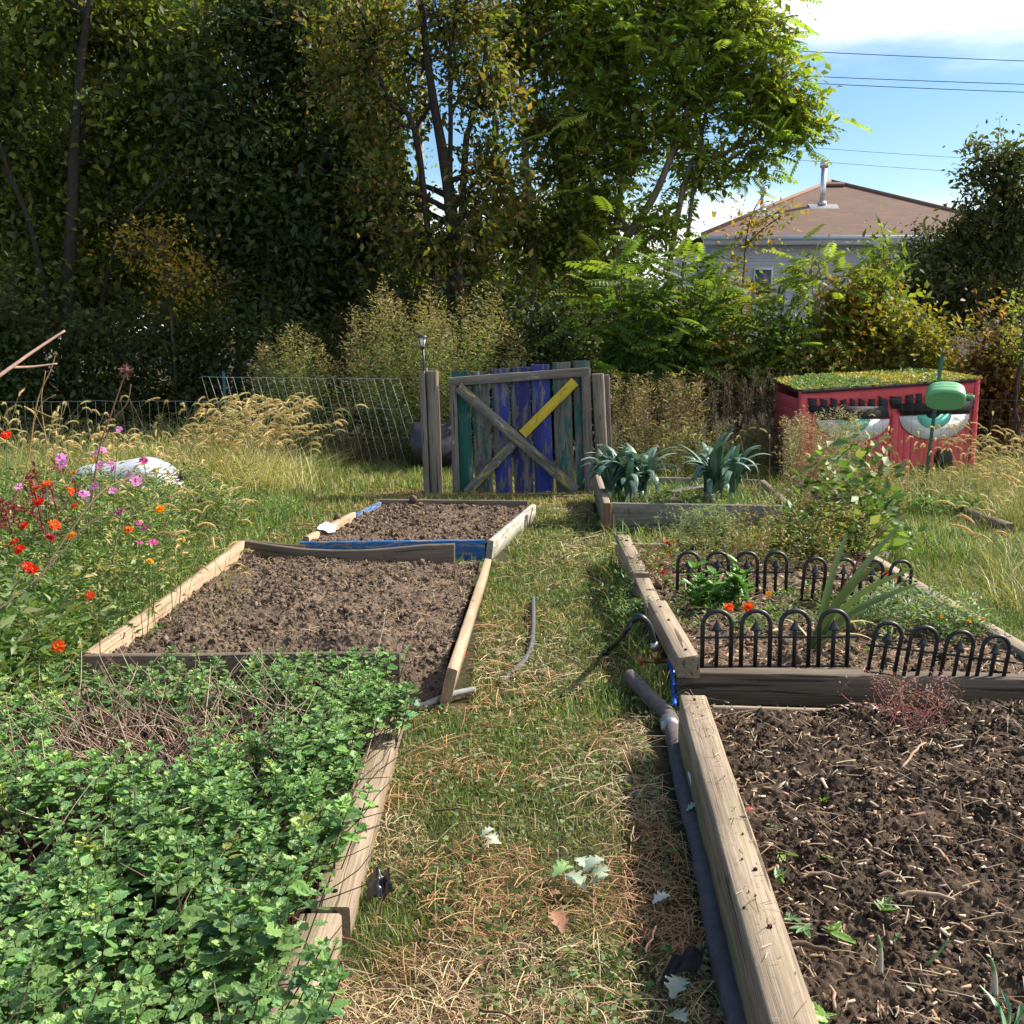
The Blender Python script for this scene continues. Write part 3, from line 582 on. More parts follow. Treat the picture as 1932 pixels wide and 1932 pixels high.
fpos=[((1317,1259.5),(1610,1258),0.178,0,'front left panel of black iron hoop edging, upright and nearest the hose tap'),((1630,1268),(1905,1269),0.155,R(7),'front right panel of black iron hoop edging, leaning over to the right'),
      ((1272,1122),(1492,1122),0.15,0,'rear left panel of black iron hoop edging, behind the leafy orange marigold plant'),((1506,1133),(1722,1128),0.15,R(3),'rear right panel of black iron hoop edging, crossed by the sword leaves')]
for i,(a,b,z,ln,lab) in enumerate(fpos):
    o=ep if i==0 else copy_tree(ep); p=G(*a,z); q=G(*b,z)
    o.location=tuple(p); s=(np.linalg.norm(q-p))/0.642; o.rotation_euler=(R(-2+3*i%5),ln,math.atan2(q[1]-p[1],q[0]-p[0]))
    o.scale=(s,s,s); o['label']=lab; o['group']='iron hoop edging panels round the flower bed'
# ================================================================ SHED with painted eyes
sc=crop(2250,1000,1932/774.0)
FL=P(1508,738,10.7); FR=P(1845,716,11.6); FLb=np.array([FL[0],FL[1],0.0]); FRb=np.array([FR[0],FR[1],0.0])
BL=P(1466,724,12.05); 
fd=nrm((FRb-FLb)[None])[0]; fn=np.array([fd[1],-fd[0],0]) # outward normal (towards camera)
Wd=np.linalg.norm(FRb-FLb); bk=(BL-FL); bk[2]=0
shed=thing('storage_shed','low red plank shed with painted eyes and mossy living roof right of the leeks','shed',FLb)
RED=(0.52,0.07,0.085); redm=M['paint']
def fpt(s,z,off=0.0): return FLb+fd*s+np.array([0,0,z])+fn*off
zt0,zt1=FL[2],FR[2]
# front boards, one mesh (surface pattern), then posts, trim
def face_boards(name,a,b,za,zb,nb,col,lab=None,inset=0.0):
    mb=MB()
    for i in range(nb):
        s0,s1=i/nb,(i+1)/nb; p=a+(b-a)*((s0+s1)/2); L=np.linalg.norm(b-a)/nb; dirn=(b-a)/np.linalg.norm(b-a); nn=np.array([dirn[1],-dirn[0],0])
        h=za+(zb-za)*(s0+s1)/2; beam(mb,p+[0,0,0.0],p+[0,0,h],L*0.975,0.022,up=tuple(nn),seg=6,bev=0.003,jit=0.001,col=np.array(col)*rng.uniform(0.9,1.08))
    o=mb.build(name,redm,shed); 
    if lab: o['label']=lab
face_boards('front_wall',FLb+fd*0.04,FRb-fd*0.05,zt0-0.03,zt1-0.03,24,RED,'red vertical boards of the front')
bl=FLb+bk; br=FRb+bk*0.9
mb=MB()
for i in range(8):   # horizontal lap boards on the left side
    z=0.05+i*0.115; a=bl+[0,0,z]; b=FLb+[0,0,z]-fn*0.02
    beam(mb,a,b,0.02,0.112,seg=6,bev=0.003,jit=0.001,col=np.array(RED)*rng.uniform(0.8,1.0))
mb.build('side_wall',redm,shed)['label']='red lapped boards of the left side'
mb=MB(); beam(mb,bl+[0,0,0.5],br+[0,0,0.5],0.02,1.0,seg=4,col=RED); beam(mb,br+[0,0,0.5],FRb+[0,0,0.5],0.02,1.0,seg=4,col=RED); mb.build('rear_wall',redm,shed)
mb=MB()
for s,z in ((0.03,zt0),(Wd-0.03,zt1+0.03)): beam(mb,fpt(s,0,0.012),fpt(s,z,0.012),0.07,0.045,up=tuple(fn),seg=6,col=RED)
s_mid=Wd*0.52; beam(mb,fpt(s_mid,0,0.016),fpt(s_mid,(zt0+zt1)/2-0.30,0.016),0.085,0.02,up=tuple(fn),seg=6,col=np.array(RED)*1.05)
beam(mb,fpt(0.06,zt0-0.085,0.014),fpt(Wd-0.06,zt1-0.085,0.014),0.13,0.02,up=tuple(fn),seg=8,col=np.array(RED)*1.05)
mb.build('trim',redm,shed)
mb=MB(); beam(mb,fpt(0.0,zt0-0.005,0.035),fpt(Wd-0.07,zt1-0.005,0.035),0.035,0.035,up=tuple(fn),seg=8,col=(0.035,0.02,0.03)); beam(mb,bl+[0,0,zt0+0.03],FLb+[0,0,zt0-0.005],0.03,0.035,seg=6,col=(0.035,0.02,0.03)); mb.build('roof_edge',M['paint'],shed)
# painted eyes: flat paint layers, each a few mm proud
def flat(name,poly,off,col,lab=None,th=0.003):
    # poly: list of (cx,cy) in crop px of the front, convex fan from centroid
    pts=[]
    for cx,cy in poly:
        u,v=sc(cx,cy); d=ray(u,v); o=np.array([0,0,CAMH]); t=np.dot(FLb+fn*off-o,fn)/np.dot(d,fn); pts.append(o+d*t)
    pts=np.array(pts); n=len(pts); b=MB(); c=pts.mean(0)
    V=np.concatenate([pts,pts-fn*th,[c]]); F3=np.array([[i,(i+1)%n,2*n] for i in range(n)]); F4=np.array([[i,i+n,(i+1)%n+n,(i+1)%n] for i in range(n)])
    b.add(V,[F3,F4],col); o=b.build(name,M['paint'],shed)
    if lab: o['label']=lab
    return o
def arc(cx,cy,rx,ry,a0,a1,n=18): return [(cx+rx*math.cos(a),cy+ry*math.sin(a)) for a in np.linspace(a0,a1,n)]
PI=math.pi
for (cx,cy,rx,ry,tilt,dr) in ((672,592,268,165,0.01,'left'),(1272,565,258,180,-0.03,'right')):
    flat('eye_white',[(x,y+tilt*(x-cx)) for x,y in arc(cx,cy,rx,ry,0,PI)],0.022,(0.62,0.62,0.66),'white half round of the %s painted eye'%dr)
    flat('iris',[(x,y+tilt*(x-cx)) for x,y in arc(cx,cy-8,128,108,0,PI)],0.0265,(0.16,0.55,0.46),'turquoise half round iris')
    flat('pupil',[(x,y+tilt*(x-cx)) for x,y in arc(cx-25 if cx<800 else cx-10,cy-10,48,32,0,PI)],0.031,(0.012,0.012,0.014),'black pupil')
# eyelids with jagged lashes: one bar plus separate lashes, all black paint
flat('eyelid',[(360,500),(440,600),(945,585),(925,500)],0.0345,(0.012,0.012,0.014))
flat('eyelid',[(985,480),(1035,565),(1530,548),(1570,460)],0.0345,(0.012,0.012,0.014))
for i,(x0,x1,y) in enumerate([(340,420,450),(430,500,440),(505,570,445),(580,640,450),(650,705,440),(715,775,450),(790,850,445),(860,945,430)]):
    flat('eyelash',[(x0,y+(i*37%23)-14),(x0+12,545),(x1-14,545),(x1-16,y+(i*53%31)-8)],0.0305,(0.012,0.012,0.014))
for i,(x0,x1,y) in enumerate([(945,1040,440),(1060,1125,418),(1135,1190,412),(1210,1260,405),(1270,1330,400),(1350,1400,398),(1415,1470,398),(1480,1575,402)]):
    flat('eyelash',[(x0,y+(i*41%25)-14),(x0+16,515),(x1-10,515),(x1-8,y+(i*29%27)-12)],0.0305,(0.012,0.012,0.014))
flat('painted_mark',arc(1340,900,68,95,-PI,PI,22),0.022,(0.012,0.012,0.014),'black painted oval low on the right')
flat('painted_mark',arc(590,880,60,110,-PI,PI,22),0.022,(0.012,0.012,0.014),'black painted oval low on the left')
flat('painted_mark',arc(1195,985,90,50,-PI,0,16)+[(1285,1040),(1105,1040)],0.0225,(0.012,0.012,0.014))
# living roof
def roof():
    n=60; u,v=np.meshgrid(np.linspace(0,1,n),np.linspace(0,1,34)); cn=[FLb+[0,0,zt0+0.015]+fn*0.05-fd*0.03,FRb+[0,0,zt1+0.015]+fn*0.05,br+[0,0,zt1+0.03],bl+[0,0,zt0+0.06]-fd*0.03]
    p=(1-v)[...,None]*((1-u)[...,None]*cn[0]+u[...,None]*cn[1])+v[...,None]*((1-u)[...,None]*cn[3]+u[...,None]*cn[2])
    e=np.minimum(np.minimum(u,1-u)*7,np.minimum(v,1-v)*6).clip(0,1); p[...,2]+=e*(0.005+0.07*fbm(p[...,0]*5,p[...,1]*5,8,4))
    mm=MB(); i=np.arange(33)[:,None]*n; j=np.arange(n-1)[None]; Fq=np.stack([i+j,i+j+1,i+n+j+1,i+n+j],-1).reshape(-1,4)
    V=p.reshape(-1,3); mm.add(V,[Fq],np.array([0.12,0.11,0.03])*(0.6+fbm(V[:,0]*20,V[:,1]*20,3,3)[:,None]))
    mm.build('roof',SOILM,shed)['label']='mounded moss and stonecrop roof'
    k=rng.integers(0,len(V),9000); q=V[k]+rng.normal(0,0.015,(9000,3))*[1,1,0.2]; a=rng.uniform(0,6.28,9000)
    lm=MB(); d=np.stack([np.cos(a),np.sin(a),rng.uniform(0.2,1.5,9000)],-1); t=fbm(q[:,0]*2.5,q[:,1]*2.5,88,3)
    c=np.where((t>0.53)[:,None],pal([(0.16,0.24,0.07),(0.12,0.2,0.06)],9000),pal([(0.40,0.34,0.07),(0.30,0.27,0.06),(0.33,0.25,0.10)],9000)); leaves(lm,q,d,rng.uniform(0.012,0.04,9000),c,0.9)
    o=lm.build('roof_plants',M['grass'],shed); o['kind']='stuff'
roof()
# ================================================================ WIRE FENCES
def wire_panel(parent,name,a,b,ha,hb,dx,dz,lean=0.0,r=0.0016,sag=0.015,col=(0.35,0.36,0.36),seed=1,z0=0.0):
    mb=MB(); rr=np.random.default_rng(seed); L=np.linalg.norm(b-a); nx=int(L/dx); d=(b-a)/L
    s=np.linspace(0,L,nx+1); H=ha+(hb-ha)*s/L
    base=a+np.outer(s,d); K=5; t=np.linspace(0,1,K)
    pts=base[:,None,:]+np.array([0,0,1.0])*(z0+H[:,None]*t[None])[...,None]-d*lean*(t[None,:,None])*H[:,None,None]+rr.normal(0,sag*0.25,(nx+1,K,3))*[1,1,0]
    V,Fs=tubes(pts,np.full((nx+1,K),r),4,False); mb.add(V,Fs,col)
    nz=int(max(ha,hb)/dz)
    for k in range(nz+1):
        q=k/nz; P_=base+np.array([0,0,1.0])*(z0+H*q)[:,None]-d*lean*(q*H)[:,None]+rr.normal(0,sag*0.15,(nx+1,3))
        V,Fs=tubes([P_],[[r*(0.9 if k==nz else 0.45)]*(nx+1)],4,False); mb.add(V,Fs,col)
    return mb.build(name,M['wire'],parent)
a=P(-60,860,13.6);b=P(425,860,13.4);a[2]=b[2]=0
wf=thing('wire_fence','low sagging wire fence at the far left behind the flowers','fence',a)
wire_panel(wf,'wire_mesh',a,b,0.70,0.72,0.11,0.35,0.03,0.0030,0.03,col=(0.35,0.36,0.36),seed=3)
tpost=lambda name,label,p0,p1,grp,par=None:None
def stake(label,p0,p1,col=(0.01,0.09,0.07),r=0.016,grp='green metal fence stakes'):
    t=thing('fence_stake',label,'stake',p0,grp); mb=MB(); p0=np.asarray(p0,float);p1=np.asarray(p1,float)
    beam(mb,p0,p1,r*2,r*0.55,up=(0,-1,0),seg=6,jit=0.0005,bev=0.001,col=col); beam(mb,p0+[0,0.011,0],p1+[0,0.011,0],r*0.5,r*1.1,up=(0,-1,0),seg=6,jit=0.0005,bev=0.001,col=col)
    mb.build('stake_rail',M['metalblk'],t); mb=MB()
    for q in np.linspace(0.15,0.95,11): c=p0+(p1-p0)*q+[0,-0.008,0]; V,F=boxV(c[0]-0.005,c[0]+0.005,c[1]-0.006,c[1],c[2]-0.004,c[2]+0.004); mb.add(V,[F],col)
    mb.build('stud',M['metalblk'],t); return t
s0=P(432,870,13.2);s0[2]=0; stake('dark green metal stake joining the two wire fences on the left',s0,P(421,700,13.2),col=(0.01,0.10,0.13))
a=P(428,880,13.1);b=P(800,882,12.6);a[2]=b[2]=0
wf=thing('wire_fence','tall wire fence with leaning wires in front of the pale weedy bush','fence',a)
wire_panel(wf,'wire_mesh',a,b,1.02,1.02,0.10,0.34,0.27,0.0030,0.03,col=(0.45,0.47,0.47),seed=4)
a=P(1150,900,10.75);b=P(2050,900,10.0);a[2]=b[2]=0
wf=thing('wire_fence','thin dark square mesh fence running from the gate past the red shed','fence',a)
wire_panel(wf,'wire_mesh',a,b,0.93,0.93,0.085,0.085,0.02,0.0014,0.012,col=(0.05,0.05,0.055),seed=5)
s0=P(1744,905,10.3);s0[2]=0; s1=P(1777,672,10.3); st=stake('tall leaning green metal stake carrying the watering can in front of the red shed',s0,s1)
s0=P(470,850,12.3);s0[2]=0
t=thing('wooden_stake','short pale wooden stake in the foxtail grass by the wire fence','stake',s0); plank(t,'stake_body','grey',s0,P(468,765,12.3),0.06,0.03,up=(0,-1,0),seg=5,col=(2,2,2))
# ================================================================ WATERING CAN (hung sideways, base towards us)
wc0=P(1784,747,10.12)
can=thing('watering_can','green plastic watering can hung upside down over the tall stake by the red shed','watering can',wc0)
def capsule(w,h,n=40,r_=None):
    a=np.linspace(0,2*PI,n,endpoint=False); p=2.7; return np.stack([np.sign(np.cos(a))*np.abs(np.cos(a))**(2/p)*w,np.sign(np.sin(a))*np.abs(np.sin(a))**(2/p)*h],-1)
ax=nrm(np.array([[-0.30,-0.80,-0.46]]))[0]   # axis pointing out of the base, towards camera and down
sx=nrm(np.cross(ax,[0,0,1.0])[None])[0]; sx=-sx if sx[0]<0 else sx; sy=np.cross(sx,ax); sy=sy if sy[2]>0 else -sy
CG=(0.13,0.38,0.17)
prof=[(0.0,0.86),(0.006,0.93),(0.012,0.97),(0.02,1.0),(0.06,1.0),(0.063,0.985),(0.068,1.0),(0.11,0.99),(0.113,0.975),(0.118,0.985),(0.165,0.95),(0.19,0.86),(0.20,0.6),(0.202,0.05)]
rings=[]; cs=capsule(0.175,0.108)
for t_,k_ in prof: rings.append(wc0+np.outer(cs[:,0]*k_,sx)+np.outer(cs[:,1]*k_,sy)-ax*t_+ax*0.09)
mb=MB(); V=np.concatenate(rings); n=40; k=np.arange(len(prof)-1)[:,None]*n; j=np.arange(n)[None]; j2=(j+1)%n
mb.add(V,[np.stack([k+j,k+j2,k+n+j2,k+n+j],-1).reshape(-1,4)],CG)
c2_=wc0+ax*0.084; base=np.concatenate([rings[0],[c2_]]); mb.add(base,[np.array([[i,(i+1)%n,n] for i in range(n)])],np.array(CG)*0.85); mb.build('can_body',M['plastic'],can,True)  # base face coloured darker, its shade put into the plastic colour
tip=P(1838,749,10.02); st0=wc0+sx*0.10-ax*0.02
V,Fs=tubes([smooth_path([st0+sx*0.0,wc0+sx*0.17-ax*0.0+[0,0,0.0],tip],10)],[[0.05,0.045,0.036,0.027,0.02,0.017,0.015,0.014,0.014,0.014]],14); MB().add(V,Fs,CG).build('spout',M['plastic'],can,True)
h=[wc0-ax*0.10-sx*0.08-sy*0.02,wc0-ax*0.19-sx*0.12-sy*0.03,wc0-ax*0.24-sx*0.02-sy*0.03,wc0-ax*0.19+sx*0.06-sy*0.03,wc0-ax*0.10+sx*0.08-sy*0.02]
V,Fs=tubes([smooth_path(h,14)],[[0.014]*14],10); MB().add(V,Fs,CG).build('handle',M['plastic'],can,True)
# ================================================================ HOUSES
HY=44.0
def house():
    eL=P(1325,447,HY); eR=P(1930,440,HY); z_e=(eL[2]+eR[2])/2; x0,x1=eL[0],eR[0]+1.2
    ap=P(1568,343,HY+6.0); depth=12.0
    h=thing('house','pale sided house with brown shingled hip roof and metal flue, beyond the shrubs','house',((x0+x1)/2,HY,0))
    ov=0.45; wallm=attrmat('lap_siding',0.7,0,0.3,0.06,3,0)
    mb=MB(); z=0.0; V=[];Fc=[]
    zs=np.arange(0,z_e-0.35,0.13); n=0
    for zz in zs:   # each clapboard overhangs the one below
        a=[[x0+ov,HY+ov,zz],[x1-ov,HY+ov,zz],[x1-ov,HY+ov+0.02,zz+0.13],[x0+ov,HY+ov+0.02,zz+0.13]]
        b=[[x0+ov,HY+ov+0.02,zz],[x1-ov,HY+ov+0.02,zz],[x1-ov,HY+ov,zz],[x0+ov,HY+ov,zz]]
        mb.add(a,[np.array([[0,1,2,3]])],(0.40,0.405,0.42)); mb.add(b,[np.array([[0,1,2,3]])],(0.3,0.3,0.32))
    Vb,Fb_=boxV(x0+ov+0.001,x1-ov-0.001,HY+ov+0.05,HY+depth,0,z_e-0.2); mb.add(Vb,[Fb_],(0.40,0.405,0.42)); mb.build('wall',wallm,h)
    # roof
    roofm,nt,N,L=newmat('brown_shingles'); out=N.new('ShaderNodeOutputMaterial'); w=NN(N,'ShaderNodeAttribute',attribute_name='wc')
    br=NN(N,'ShaderNodeTexBrick',Scale=1.0); br.inputs['Color1'].default_value=(0.155,0.087,0.062,1); br.inputs['Color2'].default_value=(0.11,0.062,0.045,1); br.inputs['Mortar'].default_value=(0.13,0.075,0.055,1)
    br.inputs['Mortar Size'].default_value=0.012; br.inputs['Brick Width'].default_value=0.5; br.inputs['Row Height'].default_value=0.16; L.new(w.outputs['Vector'],br.inputs['Vector'])
    nz=NN(N,'ShaderNodeTexNoise',Scale=0.7,Detail=5.0); L.new(w.outputs['Vector'],nz.inputs['Vector']); mr=NN(N,'ShaderNodeMapRange'); mr.inputs['To Min'].default_value=0.8; mr.inputs['To Max'].default_value=1.2; L.new(nz.outputs['Fac'],mr.inputs['Value'])
    sv=NN(N,'ShaderNodeVectorMath',operation='SCALE'); L.new(br.outputs['Color'],sv.inputs[0]); L.new(mr.outputs[0],sv.inputs['Scale']); b=NN(N,'ShaderNodeBsdfPrincipled',Roughness=0.9); L.new(sv.outputs[0],b.inputs['Base Color']); L.new(b.outputs[0],out.inputs[0])
    c=[np.array(q) for q in ((x0,HY,z_e),(x1,HY,z_e),(x1,HY+depth+0.4,z_e),(x0,HY+depth+0.4,z_e))]
    mb=MB()
    for i in range(4):
        a_,b_=c[i],c[(i+1)%4]; d_=nrm((b_-a_)[None])[0]; tri=np.array([a_,b_,ap]); W=np.array([[np.dot(t_-a_,d_),np.linalg.norm((t_-a_)-d_*np.dot(t_-a_,d_)),0.01] for t_ in tri]); mb.add(tri,[np.array([[0,1,2]])],(1,1,1),W)
    mb.add([c[0]+[0,0,-0.02],c[1]+[0,0,-0.02],c[2]+[0,0,-0.02],c[3]+[0,0,-0.02]],[np.array([[0,3,2,1]])],(1,1,1),np.full((4,3),0.3))
    rf=mb.build('roof',roofm,h)
    # ridge caps, gutter, fascia, vent
    mb=MB()
    for q in c[:2]: V,Fs=tubes([[q+[0,0,0.03],ap+[0,0,0.03]]],[[0.09,0.09]],6); mb.add(V,Fs,(0.24,0.14,0.10))
    mb.build('ridge_cap',M['rubber'],rf)
    mb=MB(); V,F=boxV(x0-0.02,x1+0.02,HY-0.12,HY-0.005,z_e-0.17,z_e-0.01); mb.add(V,[F],(0.55,0.60,0.68)); mb.build('gutter',M['paint'],h)
    mb=MB(); V,F=boxV(x0+0.1,x1-0.1,HY+0.02,HY+ov-0.01,z_e-0.36,z_e-0.12); mb.add(V,[F],(0.62,0.62,0.64)); mb.build('fascia',M['paint'],h)
    def roofpt(u,v):  # point on front roof plane under a pixel
        nrmv=np.cross(c[1]-c[0],ap-c[0]); d=ray(u,v); o=np.array([0,0,CAMH]); return o+d*(np.dot(c[0]-o,nrmv)/np.dot(d,nrmv))
    def flue(u,v0,v1,r,lab):
        p=roofpt(u,v0); zt=P(u,v1,p[1])[2]; mb=MB(); V,Fs=tubes([[p+[0,0,-0.2],[p[0]+0.02,p[1],zt-0.2]]],[[r,r]],16); mb.add(V,Fs,(0.62,0.62,0.64)); ch=mb.build('flue',M['metal'],rf,True); ch['label']=lab
        mb=MB(); V,Fs=lathe([(r*1.5,zt-0.28),(r*1.5,zt-0.1),(r*1.1,zt-0.05),(r*1.45,zt-0.03),(r*1.45,zt+0.02)],p[0]+0.02,p[1],16); mb.add(V,Fs,(0.6,0.6,0.62)); mb.build('flue_cap',M['metal'],rf,True); mb=MB(); V,Fs=lathe([(r*1.6,p[2]-0.02),(r*1.45,p[2]+0.12)],p[0],p[1],16); mb.add(V,Fs,(0.55,0.55,0.57)); mb.build('flue_collar',M['metal'],rf,True)
        mb=MB(); beam(mb,p+[-0.6,-0.25,-0.10],p+[0.6,-0.25,-0.10],0.5,0.02,up=(0,-0.47,0.88),seg=2,col=(0.4,0.38,0.37)); mb.build('flashing',M['metal'],rf)
    flue(1551,386,303,0.115,'tall shiny metal flue'); flue(1438,400,354,0.10,'short flue')
    mb=MB(); p=roofpt(1573,351); beam(mb,p+[-0.45,0,0.08],p+[0.45,0,0.08],0.3,0.10,up=(0,-0.4,0.9),seg=3,col=(0.16,0.1,0.08)); mb.build('roof_vent',M['rubber'],rf)
    # window low left
    w0=P(1422,505,HY+ov-0.03); w1=P(1445,560,HY+ov-0.03); mb=MB(); V,F=boxV(w0[0],w1[0]+0.25,HY+ov-0.05,HY+ov-0.01,w1[2],w0[2]); mb.add(V,[F],(0.6,0.6,0.62)); wn=mb.build('window',M['paint'],h)
    V,F=boxV(w0[0]+0.07,w1[0]+0.18,HY+ov-0.06,HY+ov-0.052,w1[2]+0.08,w0[2]-0.08); MB().add(V,[F],(0.06,0.08,0.1)).build('pane',M['plastic'],wn)
house()
def house2():
    Y=36; a=P(-180,520,Y); b=P(62,705,Y); h=thing('neighbouring_house','white sided house glimpsed through the leaves at the far left edge','house',((a[0]+b[0])/2,Y,0))
    mb=MB()
    for zz in np.arange(0,4.2,0.15): mb.add([[a[0],Y,zz],[b[0],Y,zz],[b[0],Y+0.02,zz+0.15],[a[0],Y+0.02,zz+0.15]],[np.array([[0,1,2,3]])],(0.6,0.6,0.62))
    V,F=boxV(a[0],b[0],Y+0.03,Y+7,0,4.2); mb.add(V,[F],(0.6,0.6,0.62)); mb.build('wall',M['paint'],h)
    mb=MB(); mb.add([[a[0]-.3,Y-.4,4.1],[b[0]+.3,Y-.4,4.1],[b[0]+.3,Y+3.5,5.9],[a[0]-.3,Y+3.5,5.9],[a[0]-.3,Y+7.4,4.1],[b[0]+.3,Y+7.4,4.1]],[np.array([[0,1,2,3],[3,2,5,4]])],(0.2,0.15,0.13)); mb.build('roof',M['rubber'],h)
    V,F=boxV(a[0]+1.0,a[0]+1.9,Y-0.04,Y-0.005,1.2,2.6); MB().add(V,[F],(0.06,0.07,0.09)).build('window',M['plastic'],h)
house2()
# ================================================================ UTILITY POLE AND POWER LINES
p0=P(790,600,30);p0[2]=0;pt=P(793,-60,30)
up_=thing('utility_pole','pale utility pole glimpsed through the gap in the tree crowns','pole',p0)
V,Fs=tubes([[p0,pt]],[[0.10,0.085]],12); MB().add(V,Fs,(0.30,0.26,0.23)).build('pole_shaft',M['bark'],up_,True)
mb=MB(); beam(mb,pt+[-1.2,-0.12,-0.6],pt+[1.2,-0.12,-0.6],0.1,0.12,seg=4,col=(0.4,0.35,0.3)); mb.build('crossarm',M['bark'],up_)
PL=[((1520,97),(1932,115),34,'topmost power line across the blue sky, just under the white cloud'),((1530,144),(1932,159),34,'upper wire of the close pair of power lines at right'),((1550,158),(1932,174),34,'lower wire of the close pair of power lines at right'),
    ((1590,283),(1850,300),52,'faint power line above the house flue'),((1560,306),(1850,327),52,'lowest faint power line, crossing behind the flue top')]
for i,(a,b,Y,lab) in enumerate(PL):
    A_=P(*a,Y);B_=P(*b,Y); d=B_-A_; s=np.linspace(-1.6,2.2,40); pts=A_+np.outer(s,d); pts[:,2]+=0.10*((s-0.5)**2-0.25)*np.linalg.norm(d)*0.06
    V,Fs=tubes([pts],[[0.011 if Y<40 else 0.009]*40],5); mb=MB(); mb.add(V,Fs,(0.03,0.035,0.05)); tag(mb.build('power_line',M['rubber']),lab,'power line','power lines in the sky')
# ================================================================ TREES AND SHRUBS
def frond_template(pairs=8,lw=0.30,seg_drop=0.22):
    b=MB(); t=np.linspace(0.18,1.0,pairs)
    pos=[];d=[];sz=[]
    for k,s in enumerate(t):
        for sgn in (-1,1): pos.append((0,s,-seg_drop*s*s)); d.append((sgn*1.0,0.35,-0.28)); sz.append(lw*(1-0.45*abs(s-0.5)*1.5))
    pos.append((0,1.0,-seg_drop)); d.append((0,1,-0.5)); sz.append(lw*0.8)
    V,Fs=scatter(LT,[LF],frames(np.array(d,float),None,np.zeros(len(pos)),np.stack([np.array(sz)*0.75,np.array(sz),np.array(sz)],-1)),np.array(pos,float))
    y=np.linspace(0,1,5); R_=0.010*(1-0.7*y); Vr=np.stack([np.stack([-R_,y,-seg_drop*y*y],-1),np.stack([R_,y,-seg_drop*y*y],-1)],1).reshape(-1,3)
    k=np.arange(4)[:,None]*2; f=np.concatenate([k,k+1,k+3,k+2],1)
    return np.concatenate([V,Vr]),[Fs[0],f+len(V)],len(V)
FT=frond_template()
def fronds(mb,pos,d,size,cols,r=rng):
    N=len(pos); V,Fs=scatter(FT[0],FT[1],frames(d,None,r.uniform(-0.5,0.5,N),size),pos)
    n=len(FT[0]); c=np.repeat(cols,n,0)*np.repeat(r.uniform(0.85,1.15,(N*n//5+1,1)),5,0)[:N*n]; mb.add(V,Fs,c)
def ell(r,n,c,rad,pw=0.45):
    v=nrm(r.normal(size=(n,3))); q=r.random(n)**pw; return c+v*q[:,None]*rad
